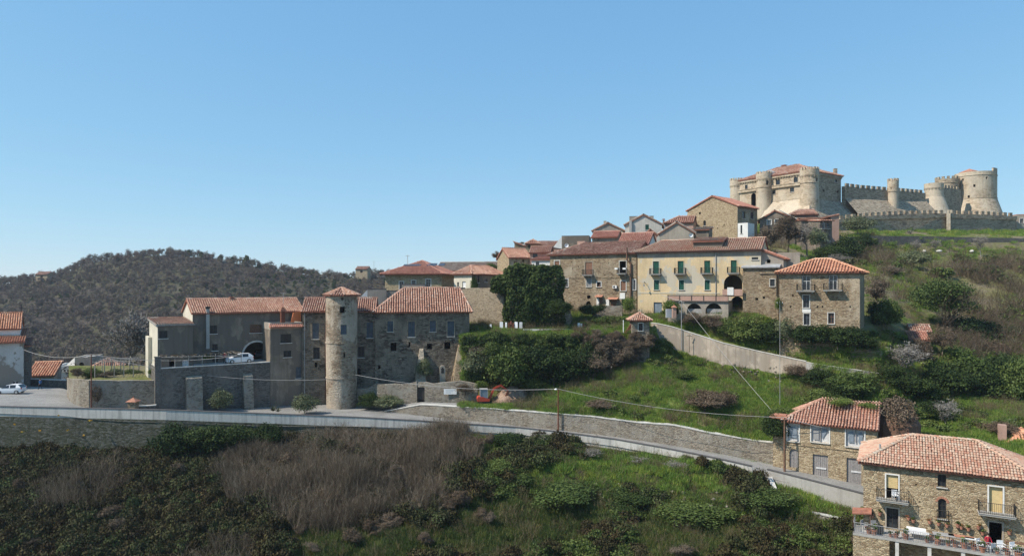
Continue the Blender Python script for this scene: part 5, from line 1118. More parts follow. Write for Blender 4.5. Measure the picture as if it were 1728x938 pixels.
# houses under the castle
h = House('rubble_roof_house', 'house with a lichened brown roof and two white windows under the castle', 'house', Pl.px(1281, 172, 20), 1282, 1342, 371, 400, 8, 'rough_plaster')
h.op(1298, 369+2, 7, 8, 'win', mat=M['white'], sur=M['white_plaster']); h.op(1312.5, 369+1, 10, 8, 'win', mat=M['white'], sur=M['white_plaster']); h.roof('gable_s', 2.2, .4, 'tile_brown', pitch=.45, hl=-.6)
m = MB(); f = h.side['f']; p0 = f.at(h.W*.55, h.zt+2.25, .3); p1 = f.at(h.W+.3, h.zt-.1, .3); m.prism([p0, p1, p1-f.N*1.5+Vector((0, 0, .05)), p0-f.N*1.5+Vector((0, 0, .05))], Vector((0, 0, .15))); m.build('white_verge', M['white_plaster'], h.root); h.finish()
h = House('brown_roofed_house', 'low house with a broad rust-brown roof right under the castle talus', 'house', Pl.px(1330, 178, 8), 1335, 1380, 362, 378, 8, 'rough_plaster'); h.roof('gable_f', 1.6, .4, 'tile_brown', pitch=.45, hl=3); h.finish()
h = House('salmon_roofed_house', 'small house with a salmon tiled roof behind the tall bare shrubs', 'house', Pl.px(1350, 165, 15), 1352, 1384, 371, 400, 7, 'rough_plaster'); h.roof('shed_f', 1.0, .4, 'tile_old', pitch=.45); h.finish()
h = House('blue_grey_house', 'narrow four-storey blue-grey house with stacked balconies in shadow', 'house', Pl.px(1384, 160, -12), 1384, 1404, 372, 430, 9, 'rough_plaster')
for y in (374, 395): h.op(1390, y, 5, 12, 'win', mat=M['white'], balc=2.2); h.op(1397, y+1, 3, 8, 'win')
h.op(1391, 415, 8, 11, 'door', mat=M['blue_shutter']); h.roof('shed_f', .9, .6, 'tile_old', pitch=.45); h.finish()
h = House('pink_corner_house', 'dark-eaved house with a pinkish corner, right beside the blue-grey house', 'house', Pl.px(1398, 168, 5), 1402, 1416, 366, 400, 8, 'pink_plaster'); h.roof('shed_l', .6, .9, 'tile_brown', pitch=.45); h.finish()
# watch hut
ph = Pl.px(1067, 108.5, 2)
h = House('watch_hut', 'small square stone hut with a tiled cap roof at the corner of the garden terrace', 'hut', ph, 1067, 1096, 538, 600, 3.0, 'stone_dark', zb=-12.5)
h.op(1081, 545.5, 7, 12.5, 'win', mat=M['iron'], sur=M['cap']); h.roof('hip', .85, .45, 'tile_old', pitch=.3); h.finish()
# ================================================================== CASTLE
cL = P(1243, 300, 216); cR = P(1366, 300, 196)
pP = Pl((cL.x, cL.y), (cR.x-cL.x, cR.y-cL.y)); Lp = (Vector((cR.x, cR.y, 0))-Vector((cL.x, cL.y, 0))).length
zt_ = zat(291, 200); zb_ = zat(357, 198)
pal = House('castle_palace', 'great pale stone castle palace with machicolated round towers and tiled roof', 'castle', pP, 1243.2, 1366, 300, 350, 17, 'stone_castle', zt=zt_, zb=zb_, bury=3)
pal.sm = {'r': 'stone_castle2'}  # right face, its band and talus: shade put into a darker stone colour
for x, y, w_, hh, sr in ((1259.5, 312, 4.5, 9, 1), (1312.7, 302, 7, 10, 1), (1343, 298.5, 7, 11, 1), (1306, 321.5, 5.5, 6.5, 0), (1336.5, 317, 7, 7, 0)): pal.op(x, y, w_, hh, 'win', mat=M['iron'], sur=M['stone_castle'] if sr else None)
pal.op(1271.5, 326, 8, 22, 'hole', arch=True); pal.op(1269, 316, 1.6, 2, 'hole')
pal.op(1410.5, 298, 4.5, 10, 'win', side='r', mat=M['iron'], sur=M['stone_castle']); pal.op(1390, 320, 3.5, 3.5, 'hole', side='r'); pal.op(1414, 322, 3.5, 3.5, 'hole', side='r')
pal.roof('hip', 3.6, .6, 'tile_old', pitch=.55)
f = pal.side['f']
def band(f, L, y, px, hgt, out, root, mat='stone_castle', a=0.0):
    z = f.uz(px, y)[1]; m = MB(); f.bx(m, a, L, z-hgt/2, z+hgt/2, .004, out); m.build('string_course', M[mat], root)
for k, (ff, L) in (('f', (pal.side['f'], pal.W)), ('r', (pal.side['r'], 17))):
    m = MB(); ff.bx(m, 0, L, pal.zt-.9, pal.zt-.25, .004, .45); m.build('parapet_band', M['stone_castle' if k == 'f' else 'stone_castle2'], pal.root)
    m = MB(); n = int(L/.85)
    for i in range(n): u = (i+.5)*L/n; m.prism([ff.at(u-.2, pal.zt-.9, .004), ff.at(u-.2, pal.zt-1.6, .004), ff.at(u-.2, pal.zt-.9, .42)], ff.U*.4)
    m.build('corbels', M['stone_castle'], pal.root)
z1 = f.uz(1310, 316)[1]; m = MB(); f.bx(m, 0, pal.W-1.5, z1-.35, z1+.35, .004, .5); f.bx(m, 0, pal.W-1.5, z1+.35, z1+.55, .004, .62); m.build('balcony_band', M['stone_castle'], pal.root)
z2 = zat(336, 200); m = MB(); f.bx(m, pal.W*.5, pal.W, z2-.1, z2+.12, .004, .2); m.build('string_course', M['stone_castle'], pal.root)
# sloping talus under the walls
def talus(root, pts, zt, zb, out, mat, name='talus'):
    m = MB()
    for (A_, nA), (B_, nB) in zip(pts[:-1], pts[1:]):
        a = Vector((A_[0], A_[1], zt)); b = Vector((B_[0], B_[1], zt)); a2 = Vector((A_[0], A_[1], zb))+Vector(nA)*out; b2 = Vector((B_[0], B_[1], zb))+Vector(nB)*out
        n = 6
        for i in range(n): t0 = i/n; t1 = (i+1)/n; m.quad(a2.lerp(a, t0), b2.lerp(b, t0), b2.lerp(b, t1), a2.lerp(a, t1))
    return m.build(name, M[mat], root)
cA = pal.side['f'].at(pal.W*.48, 0); cB = pal.side['f'].at(pal.W, 0); nF = pal.side['f'].N; nR = pal.side['r'].N; cC = pal.side['r'].at(17, 0)
talus(pal.root, [(cA+nF*.05, nF), (cB+nF*.05, (nF*1.0+nR*.6))], z2-.1, zat(368, 200), 5.0, 'stone_castle')
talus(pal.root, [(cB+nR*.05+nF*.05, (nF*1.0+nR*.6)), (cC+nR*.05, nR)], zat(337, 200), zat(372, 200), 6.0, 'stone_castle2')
def castle_tower(root, xc, d, rpx, yt, yb, mat, flare=0.0, flare_y=None, corbel=True, mer=14, mh=.9, ops=(), head=.9, band_ys=(), taper=1.0, gap=.45, headh=1.9):
    R = rpx/F*d; zt = zat(yt, d-R); zb = zat(yb, d); prof = []
    fy = zat(flare_y, d-R) if flare_y else zb+.1
    if flare: prof = [(R*(1+flare), zb-3), (R*(1+flare), zb), (R*taper, fy)]
    else: prof = [(R*taper, zb-3)]
    if corbel: prof += [(R*.94, zt-headh-.05), (R, zt-headh+.4), (R, zt)]
    else: prof += [(R, zt)]
    c, rad = cyl_tower(root, xc, d, prof, mat, ops, n=40, name='tower_wall')
    if corbel: ring_corbels(root, c, R*.94, R*1.05, zt-headh-.5, zt-headh+.25, int(R*7), mat)
    if mer: ring_merlons(root, c, R, zt, mer, 2*math.pi*R/mer*(1-gap), mh, .4, mat)
    for y in band_ys:
        z = zat(y, d-R); m = MB(); rr = rad(z); m.lathe([(rr-.3, z-.15), (rr+.16, z-.12), (rr+.16, z+.08), (rr-.3, z+.12)], (c[0], c[1], 0), 40, cap=False); m.build('string_course', M['stone_castle'], root)
    return c, R, zt
castle_tower(pal.root, 1243, 217, 11.0, 304, 345, 'stone_castle', mer=14, mh=.75)
castle_tower(pal.root, 1289, 207, 12.6, 292.5, 362, 'stone_castle', mer=14, mh=.7, ops=[(1294.5, 304, 4, 8, 'iron')], band_ys=(315,))
castle_tower(pal.root, 1366, 196, 15.2, 285.5, 350, 'stone_castle', mer=16, mh=.75, ops=[(1377.5, 298, 3, 8, 'hole')], band_ys=(307,), taper=1.06)
pal.chimney(1323, 282, 1.3, .2, 'stone_castle2', 9); pal.chimney(1343, 281, .9, .7, 'stone_castle2', 9, cap=False)
m = MB(); q = pal.side['r']; p = q.at(15.5, pal.zt+.6, -1.2); m.obb(p, (.9, 0, 0), (0, .9, 0), (0, 0, 1.6)); m.build('chimney', M['stone_castle2'], pal.root)
m = MB(); q = pal.side['f']; u = q.u(1295); c0 = q.at(u, pal.zt, -1.2); m.obb(c0-Vector((1.2, 1, 0)), (2.4, 0, 0), (0, 2, 0), (0, 0, 1.2)); m.prism([c0+Vector((-1.4, -1.1, 1.2)), c0+Vector((1.4, -1.1, 1.2)), c0+Vector((0, -1.1, 1.9))], (0, 2.2, 0)); m.build('roof_turret', M['white_plaster'], pal.root)
pal.finish()
# curtain wall
cw = polywall('curtain_wall', 'high inner curtain wall with crenellations joining the palace to the round towers', 'wall', [(1426, 314, 356, 204), (1450, 317, 358, 206.5), (1500, 321, 362, 211), (1516, 322, 362, 213), (1562, 326, 364, 219)], 1.2, 'stone_castle2', mer=(1.3, .9, .9, .5), bury=2, step=4)
A1 = P(1426, 335, 203.8); A2 = P(1505, 338, 211.5); A3 = P(1562, 338, 218.8); nn = Vector((.5, -.86, 0))
m = MB()
for (a, b) in ((A1, A2), (A2, A3)):
    m.quad(a+nn*5.5-Vector((0, 0, 6.5)), b+nn*5.5-Vector((0, 0, 6.5)), Vector((b.x, b.y, b.z)), Vector((a.x, a.y, a.z)))
m.build('talus', M['stone_castle2'], cw)
for i, (x, lab, a) in enumerate(((1507, 'slender round turret in the middle of the curtain wall', None),)):
    r = thing('round_turret', lab, 'tower', P(x, 350, 210)); castle_tower(r, x, 210.5, 8.6, 305, 350, 'stone_castle', mer=9, mh=.8, band_ys=(322,), taper=.95, headh=1.2, corbel=False, ops=[(1504, 316, 1.5, 3, 'hole')])
r = thing('flared_round_tower', 'pale round tower with corbels on a wide sloping base, beside the largest tower', 'tower', P(1577, 358, 221)); castle_tower(r, 1576, 221, 14.5, 308, 364, 'stone_castle', flare=.75, flare_y=331, mer=0, band_ys=(), ops=()); cc_, R_, z_ = None, 14.5/F*221, zat(308, 218)
r = thing('rear_round_tower', 'partly hidden crenellated round tower behind the flared tower', 'tower', P(1599, 345, 238)); castle_tower(r, 1598, 240, 17.5, 301, 345, 'stone_castle2', mer=14, mh=.9, band_ys=(307,), corbel=False)
polywall('link_wall', 'short wall dropping between the flared tower and the largest tower', 'wall', [(1588, 316, 356, 226), (1622, 320, 360, 234)], 1.2, 'stone_castle2', mer=(1.3, .9, .9, .5), bury=2, step=4)
r = thing('great_round_tower', 'largest round tower at the right end of the castle, with a flared base', 'tower', P(1648, 358, 240)); R = 31/F*240
c, R, zt = castle_tower(r, 1646, 240, 30.2, 288, 368, 'stone_castle', flare=.32, flare_y=333, mer=0, corbel=False, band_ys=(294, 333), ops=[(1628, 297, 2.5, 4, 'hole'), (1644.5, 309, 3, 4.5, 'hole'), (1636.5, 327, 3, 4.5, 'hole'), (1662, 297, 2.5, 4, 'hole'), (1638, 357, 5, 4, 'hole')])
ring_merlons(r, c, R, zt, 22, 1.0, 1.1, .5, 'stone_castle', math.radians(-70), math.radians(100))
m = MB(); m.lathe([(3.2, zt-.2), (3.2, zt+.3), (.1, zt+1.5)], (c[0]-2.8, c[1]-1, 0), 10); m.build('turret_roof', M['terracotta'], r)
# outer wall
ow = polywall('outer_castle_wall', 'long crenellated outer wall running under the castle', 'wall', [(1405, 372, 392, 184), (1430, 368, 391, 185), (1475, 364, 390, 187), (1530, 361, 390, 190), (1597, 360, 389, 193)], 1.0, 'stone_castle2', mer=(1.05, .95, .9, .5), bury=2, step=4)
ow2 = polywall('outer_castle_wall', 'right-hand stretch of the outer wall between the small gate tower and the frame edge', 'wall', [(1603, 361, 389, 192.5), (1660, 362, 390, 195), (1715, 365, 391, 198)], 1.0, 'stone_castle2', mer=(1.05, .95, 1.0, .5), bury=2, step=4)
for w0, pts in ((ow, [(1408, 377, 184), (1475, 370.5, 187), (1597, 367.5, 193)]), (ow2, [(1604, 368, 192.5), (1715, 371.5, 198)])):
    m = MB()
    for a, b in zip(pts[:-1], pts[1:]):
        p, q = P(*a), P(*b); m.obb(p-Vector((0, .35, 0)), q-p, (0, .345, 0), (0, 0, .9 if w0 is ow else 1.1))
    m.build('parapet_band', M['stone_castle2'], w0)
h = House('gate_turret', 'small square crenellated gate turret with a dark red door in the outer wall', 'tower', Pl.px(1597, 192, 28), 1597.5, 1604, 360, 389, 4, 'stone_castle', bury=2); h.finish()
m = MB(); q = h.side['r']; q.bx(m, .6, 1.9, h.zb+2, h.zb+4.2, .0, .08); m.build('door', M['rust'], h.root)
for k in range(2): m = MB(); h.side['f'].bx(m, .1+k*.8, .55+k*.8, h.zt, h.zt+.9, -.5, -.02); m.build('merlon', M['stone_castle'], h.root)
for k in range(3): m = MB(); h.side['r'].bx(m, .3+k*1.3, 1.1+k*1.3, h.zt, h.zt+.9, -.5, -.02); m.build('merlon', M['stone_castle'], h.root)
h = House('end_house', 'low pale building with a flat eave at the right edge beyond the outer wall', 'building', Pl.px(1716, 199, 10), 1716, 1760, 363, 392, 8, 'grey_plaster'); h.op(1724, 369, 6, 8, 'win', sur=M['white_plaster']); h.roof('flat', .2, slab='tile_bed_red' if 'tile_bed_red' in M else 'dark_cap'); h.finish()
polywall('lower_castle_wall', 'long dark retaining wall below the grassy bank of the castle', 'wall', [(1405, 401, 426, 171), (1480, 398.5, 427, 173), (1560, 399, 427, 175.5), (1680, 401, 427, 178), (1728, 403, 427, 179), (1850, 406, 430, 181)], .8, 'stone_grey', bury=1.5, step=3, jit=.12)
# ================================================================== NEAR HOUSES, LOWER RIGHT
pI = Pl.px(1325, 83.5, 31)
h = House('mural_house', 'two-storey stone house with white painted window panels, creeper over its right end', 'house', pI, 1326, 1479.5, 707, 792, 8, 'stone_gold', bury=3, zb=-23.0)
h.op(1339.5, 757, 15, 32, 'door', arch=True, mat=M['grey_wood']); h.op(1384.5, 767, 26, 39, 'door', mat=M['grey_wood']); h.op(1441, 773, 25, 46, 'door', mat=M['grey_wood'])
for x, y0, w_, hh in ((1338.5, 716, 19, 28), (1384, 719, 30, 27), (1443, 724, 31, 30)): h.op(x, y0, w_, hh, 'board', mat=M['pale_wood'], sur=M['white_plaster'], sill=2)
h.roof('gable_f', 2.1, .45, 'tile_old', pitch=.33, hl=3.5, hr=0); f = h.side['f']
m = MB(); _, z0 = f.uz(1400, 756); f.bx(m, .1, h.W-.1, z0-.06, z0+.07, .004, .07); m.build('string_course', M['stone_gold'], h.root)
for x, y, w_, hh, sh in ((1377, 723, 9, 19, 'p'), (1391.5, 723, 9, 19, 'd'), (1436, 727, 9, 20, 'a'), (1452, 728, 10, 23, '8'), (1338, 719, 13, 20, 'a')):
    u, zc = f.uz(x, y+hh/2); a, z1 = f.uz(x-w_/2, y); b, z0 = f.uz(x+w_/2, y+hh); wv = (b-a)/2; hv = (z1-z0)/2; m = MB(); o = -.19
    if sh == 'p': P_ = [(u-wv, z0), (u+wv, z0), (u+wv, z1), (u-wv, z1)]
    elif sh == 'd': P_ = [(u-wv, z0), (u+wv, z1-.2), (u+wv, z1), (u-wv, z1)]
    elif sh == 'a': P_ = [(u-wv, z0), (u+wv, z0)]+[(u+wv*math.cos(math.pi*k/10), z1-wv+wv*math.sin(math.pi*k/10)) for k in range(11)]
    else: P_ = [(u+wv*(.95-.3*abs(math.cos(t))**.5*0-.35*math.exp(-((math.sin(t))/.28)**2))*math.cos(t), zc+hv*math.sin(t)) for t in [2*math.pi*k/24 for k in range(24)]]
    m.prism([f.at(p, z, o+.10-.0) for p, z in reversed(P_)], f.N*.012); m.build('painted_shape', M['cab_grey'] if sh != 'p' else M['pole_grey'], h.root)
m = MB()
for x in (1384, 1444): a, z0 = f.uz(x, 720); f.bx(m, a-.05, a+.05, z0-1.9, z0, -.09, -.05)
m.build('window_post', M['grey_wood'], h.root)
m = MB(); a, z0 = f.uz(1377, 789); f.bx(m, a, a+1.1, z0-.1, z0+.1, -.14, -.1); a, z0 = f.uz(1436, 795); f.bx(m, a, a+1.1, z0-.1, z0+.1, -.14, -.1); m.build('door_bar', M['pale_wood'], h.root)
h.finish(); MH = h
q = f; r = thing('gate_pier', 'stone pier with a small tiled cap at the left corner of the mural house', 'pier', q.at(-.9, -22.5, 0)); m = MB(); q.bx(m, -1.5, -.02, -24, q.uz(1322, 706)[1], -1.2, -.1); m.build('shaft', M['stone_gold'], r); m = MB(); z0 = q.uz(1322, 706)[1]; q.bx(m, -1.9, .3, z0, z0+.15, -1.6, .3); q.bx(m, -1.5, 0, z0+.15, z0+.4, -1.2, -.1); m.build('cap', M['terracotta'], r)
# near house with balconies
pJ = Pl.px(1457, 64, 29.5)
h = House('near_stone_house', 'big golden stone house with ochre blinds and a crowded terrace, lower right corner', 'house', pJ, 1457, 1752, 775, 905, 8.0, 'stone_gold', bury=7, zb=pJ.uz(1506, 893)[1])
h.op(1505.7, 801, 20, 40, 'hole', sur=M['white_plaster'], balc=2.55); h.op(1506, 857, 20, 35, 'win', mat=M['iron'], sur=M['grey_plaster'], sill=False)
h.op(1589.5, 798, 14.5, 23, 'win', arch=True, mat=M['iron']); h.op(1590, 841, 14, 33, 'win', arch=True, mat=M['iron'])
h.op(1680.5, 821, 23, 43, 'board', mat=M['yellow_blind'], sur=M['white_plaster'], balc=2.6); h.op(1680, 881, 22, 40, 'hole', sur=M['grey_plaster'], sill=False)
h.holes([(1546, 816), (1552, 845), (1504, 783), (1455, 834), (1456.5, 862), (1677, 800)], w=3.4, h=2.8)
h.roof('hip', 1.95, .45, 'tile_pink', pitch=.23); f = h.side['f']
m = MB(); f.bx(m, -.1, h.W+.1, h.zt-.55, h.zt-.4, .004, .1); f.bx(m, -.1, h.W+.1, h.zt-.22, h.zt-.06, .004, .28); m.build('cornice', M['stone_brown'], h.root)
a, z1 = f.uz(1496.5, 801.5); b, z0 = f.uz(1515, 825); m = MB(); f.bx(m, a, b, z0, z1, -.2, -.15); n = 8
for k in range(n): f.bx(m, a, b, z0+(z1-z0)*k/n+.01, z0+(z1-z0)*(k+1)/n-.02, -.15, -.135)
m.build('blind', M['yellow_blind'], h.root)
m = MB(); u = f.u(1485)-.0; q = f.out(-1.5); u = q.u(1485); m.tube([q.at(u, h.zt+.3), q.at(u, h.zt+1.3)], .09, 8); m.build('flue_pipe', M['pole_grey'], h.root)
# window guard
b_ = MB(); u0, z0 = f.uz(1581, 876); u1, _ = f.uz(1600, 876); railing(b_, f.at(u0, z0, .3), f.at(u1, z0, .3), .95, gap=.14); railing(b_, f.at(u0, z0, .02), f.at(u0, z0, .3), .95); railing(b_, f.at(u1, z0, .3), f.at(u1, z0, .02), .95); b_.build('window_guard', M['iron'], h.root)
# brick surround of the small arched windows
for x, y0, hh in ((1589.5, 798, 23), (1590, 841, 33)):
    u, zt2 = f.uz(x, y0); a, _ = f.uz(x-7.2, y0); wv = u-a; zb2 = f.uz(x, y0+hh)[1]; m = MB()
    for k in range(9):
        t0 = math.pi*k/9; t1 = math.pi*(k+.8)/9; c = zt2-wv; m.prism([f.at(u+(wv+.02)*math.cos(t0), c+(wv+.02)*math.sin(t0), .004), f.at(u+(wv+.2)*math.cos(t0), c+(wv+.2)*math.sin(t0), .004), f.at(u+(wv+.2)*math.cos(t1), c+(wv+.2)*math.sin(t1), .004), f.at(u+(wv+.02)*math.cos(t1), c+(wv+.02)*math.sin(t1), .004)][::-1], f.N*.03)
    m.build('brick_arch', M['terracotta'], h.root); m = MB(); f.bx(m, u-wv-.15, u+wv+.15, zb2-.12, zb2-.003, -.1, .12); m.build('sill', M['terracotta'], h.root)
NH = h; NZ = f.uz(1506, 893)[1]
# terrace of the near house
TO = 2.5; tx0 = -.75; tx1 = h.W+2
m = MB(); f.bx(m, tx0, tx1, NZ-.25, NZ-.05, .004, TO); m.build('terrace_slab', M['concrete'], h.root)
m = MB()
for k in range(6): u = tx0+.1+3.4+(tx1-tx0-3.6)*k/5; f.bx(m, u-.14, u+.14, NZ-4, NZ-.25, TO-.35, TO-.07)
m.build('terrace_column', M['cap'], h.root)
m = MB(); f.bx(m, tx0, tx0+2.9, NZ-5, NZ-.25, 0.004, TO-.02); f.bx(m, tx0+2.9, tx1, NZ-5, NZ-3.2, .004, TO-.06); m.build('terrace_base', M['stone_gold'], h.root)
rl = MB(); railing(rl, f.at(tx0+.05, NZ-.05, TO-.05), f.at(tx1, NZ-.05, TO-.05), .95, gap=.13); railing(rl, f.at(tx0+.05, NZ-.05, .1), f.at(tx0+.05, NZ-.05, TO-.05), .95); rl.build('terrace_railing', M['pole_grey'], h.root)
h.finish()
# orange-roofed neighbour with chimney
h = House('orange_roof_neighbour', 'low house with an orange roof and pinkish chimney behind the near stone house', 'house', Pl.px(1690, 78, 25), 1693, 1790, 754, 800, 7, 'grey_plaster', bury=4); h.roof('hip', 1.5, .4, 'tile_orange', pitch=.33); h.chimney(1691, 748, .75, 2.2, 'pink_plaster', 1.5, cap=False); h.finish()
# small sheds on the lane to the right
h = House('lane_shed', 'little stone shed with a sagging orange roof among the trees on the right slope', 'shed', Pl.px(1536, 106, 20), 1537, 1568, 572, 600, 3, 'stone_dark'); h.op(1552, 583, 8, 16, 'hole'); h.roof('shed_f', .9, .4, 'tile_red', pitch=.33); h.finish()
h = House('lane_shed', 'second small roof of old brown tiles just above the orange shed roof', 'shed', Pl.px(1538, 110, 15), 1538, 1571, 558, 590, 3, 'stone_dark'); h.roof('gable_f', .9, .3, 'tile_brown', pitch=.33); h.finish()
polywall('lane_fence_wall', 'low grey wall with pale posts beside the orange-roofed stone house', 'wall', [(1486, 572, 592, 107), (1510, 574, 598, 106.5), (1535, 578, 602, 106)], .3, 'concrete', bury=1, step=2)
for i, (x, yt, yb, d, lab) in enumerate(((1492, 565, 588, 106, 'pale gate pillar nearest the orange-roofed stone house'), (1562, 590, 612, 103.4, 'pale gate pillar where the lane ends among the trees'), (1517, 591, 604, 103.6, 'short pale gate pillar half hidden by bare branches'))):
    r = thing('gate_pillar', lab, 'pillar', P(x, yb, d), 'gate pillars of the lane'); p = P(x, yb, d); z1 = zat(yt, d); m = MB(); m.box(p.x-.28, p.x+.28, p.y-.28, p.y+.28, p.z-.5, z1); m.build('shaft', M['concrete'], r); m = MB(); m.box(p.x-.36, p.x+.36, p.y-.36, p.y+.36, z1, z1+.12); m.build('cap', M['cap'], r)
# ================================================================== VEGETATION
def crownp(name, mat, R, n, leaf, seed, lumps=14, **kw): return proto(name, leaf_crown(n, R, lumps, leaf, seed, **kw), mat)
# --- wooded hill
wood = []
for i in range(5): wood.append(proto('bare_wood_tree', merge(leaf_crown(260, (2.6, 2.6, 3.0), 9, .16, 100+i, asp=6, cz=1.15, shell=.3), bare_tree(6.2, 120+i, levels=3, r=.13, spread=.7, kids=(4, 4, 4), lenf=.62, minr=.05)), 'wood_bare'))
woodg = [crownp('evergreen_wood_tree', 'wood_green', (2.2, 2.2, 2.7), 330, .5, 140+i, 8, cz=1.05) for i in range(2)]
p = wood_hill.sample(80000, lambda x, y, q: (x > -500) & (x < 900) & (q[:, 1] < 475))
sc_ = RNG.uniform(.5, 1.15, len(p))
nz = np.array([mnoise.noise(Vector((a[0]*.012, a[1]*.012, 0))) for a in p])
gr = (RNG.random(len(p))+nz*1.1) > .86
scatter('bare_woodland', wood, p[~gr], sc_[~gr], 'leafless grey-brown woodland covering the long hill', 'woodland')
scatter('evergreen_woodland', woodg, p[gr], sc_[gr]*.7, 'dark evergreen patches scattered through the bare woodland', 'woodland')
pine_c = crownp('crown', 'wood_green', (1.9, 1.9, 2.6), 700, .5, 160, 9, cz=1.25); pine_t = proto('trunk', bare_tree(5, 161, levels=1, r=.2, minr=.06), 'bark')
for i, (x, y, s, lab) in enumerate(((318, 431, 1.1, 'leftmost of the dark round-topped trees on the hill crest'), (341, 431, 1.0, 'dark crest tree between the leftmost and the pair on the hill top'), (346, 432, .8, 'smaller dark tree touching its neighbour on the hill crest'), (371, 437, 1.0, 'narrow dark tree on the hill crest above the grey house chimney'), (392, 441, 1.0, 'slim dark tree on the descending part of the hill crest'), (417, 447, 1.4, 'biggest rounded dark tree on the hill crest'), (436, 450, .9, 'dark tree just right of the biggest crest tree'), (455, 455, .8, 'small dark tree low on the right part of the hill crest'), (806, 455, 1.0, 'dark tree standing on the skyline behind the long grey-brown roof'))):
    h = P(x, 455, 190)
    if x < 700: X_ = (x-CX)/F*448; h = Vector((X_, 448, ground_z(X_, 448)))
    k = h.y/450*1.35 if x < 700 else .5
    plant('dark_tree', [('crown', pine_c), ('trunk', pine_t)], h-Vector((0, 0, 1.6*k)), (s*k*.85, s*k*.85, s*k*.85), lab, 'tree', 'dark trees along the hill crest' if x < 700 else None)
for (x, y, d, lab) in ((72, 467, 440, 'tiny farmhouse on the left shoulder of the wooded hill'), (612, 458, 430, 'small farmhouse on the hill crest left of the skylight house')):
    hh = House('farmhouse', lab, 'house', Pl.px(x-12, d, 10), x-12, x+8, y-4, y+6, 6, 'stone_gold', bury=3); hh.roof('gable_f', 1.5, .4, 'tile_old', pitch=.8); hh.op(x-2, y-2, 4, 4, 'hole'); hh.finish()
# --- slope below the road
br = [crownp('bramble_mound', 'bramble', (1.7, 1.7, .95), 1000, .15, 200+i, 9, cz=.5) for i in range(4)]
brg = [crownp('green_mound', 'leaf_mid', (1.5, 1.5, .8), 900, .15, 210+i, 9, cz=.5) for i in range(3)]
def fr(x, y, q): return (q[:, 1] > 30) & (x > -350) & (x < 2000)
p = fore.sample(15000, fr); x = p[:, 0]/p[:, 1]*F+CX; y = HY-p[:, 2]/p[:, 1]*F
n1 = np.array([mnoise.noise(Vector((a[0]*.09, a[1]*.09, 5))) for a in p]); n2 = np.array([mnoise.noise(Vector((a[0]*.05, a[1]*.05, 9))) for a in p])
nA = np.array([mnoise.noise(Vector((a[0]*.16, a[1]*.16, 31))) for a in p])
reedz = (x+nA*130 > 380) & (x+nA*110 < 790-(y-740)*.35) & (y+nA*60 < 890-np.abs(x-560)*.10)
reed_h = np.clip(.85+nA*.6+n2*.3, .45, 1.3)
openz = ((x > 800) & (x < 1330) & (y < 805+(x-800)*.1) & (n1 < .22)) | ((x > 860) & (y > 850) & (n1 < -.02)) | ((x > 1300) & (y < 895) & (x < 1460)) | ((x > 470) & (x < 860) & (y > 885) & (n1 < .05))
r_ = RNG.random(len(p))
bm = ((~reedz) | (r_ > .9)) & (~openz) & ((x < 760) | (n1 > -.12)); 
green = bm & (((x < 330) & (n2 > .40)) | ((x >= 780) & (r_ < .55)))
brown = bm & ~green & ((x < 800) | (r_ < .75))
scatter('bramble_thicket', br, p[brown], np.stack([RNG.uniform(.6, 1.2, brown.sum())]*2+[RNG.uniform(.6, 1.6, brown.sum())], 1), 'dark brown-green bramble thicket over the lower slope', 'undergrowth')
gs = RNG.uniform(.5, 1.1, green.sum()); scatter('green_undergrowth', brg, p[green], gs, 'green leafy undergrowth among the brambles', 'undergrowth')
rd = [proto('reed_clump', thicket(46, 1.1, 3.0, 230+i, lean=.14, r=.022, bend=.22, branch=2), 'reed') for i in range(4)]
k = (reedz & (r_ < .72)) | ((x < 420) & (n1 > .12) & (r_ < .3)); scatter('dry_reed_thicket', rd, p[k], np.stack([RNG.uniform(.7, 1.2, k.sum())]*2+[RNG.uniform(.7, 1.15, k.sum())*reed_h[k]], 1), 'tall dry grey-brown stems filling the slope under the parapet', 'thicket', tilt=.12)
wd = [proto('weed_stems', thicket(30, .9, 1.3, 240+i, lean=.35, r=.016, bend=.4, branch=2), 'straw') for i in range(3)]
k = (~reedz) & (r_ > .80); scatter('dry_weeds', wd, p[k], RNG.uniform(.5, 1.0, k.sum()), 'dry weed stalks poking out of the undergrowth', 'weeds')
gb = [proto('grass_tuft', blades(110, .75, .42, 250+i, w=.045), 'grass') for i in range(4)]
gd_ = [proto('grass_tuft', blades(110, .75, .42, 255+i, w=.045), 'grass_dull') for i in range(4)]
p = fore.sample(30000, lambda x, y, q: (x > 440) & (x < 1520) & (q[:, 1] > 50) & ((x > 790) | (y > 860)))
yy = HY-p[:, 2]/p[:, 1]*F; xx = p[:, 0]/p[:, 1]*F+CX; lo = yy > 800+(xx-800)*.12+RNG.normal(0, 14, len(p)); scatter('slope_grass', gd_, p[lo], RNG.uniform(.5, 1.3, lo.sum()), 'dull olive grass low on the slope under the road', 'grass'); p = p[~lo]
scatter('slope_grass', gb, p, RNG.uniform(.5, 1.3, len(p)), 'fresh green grass on the lower slope', 'grass')
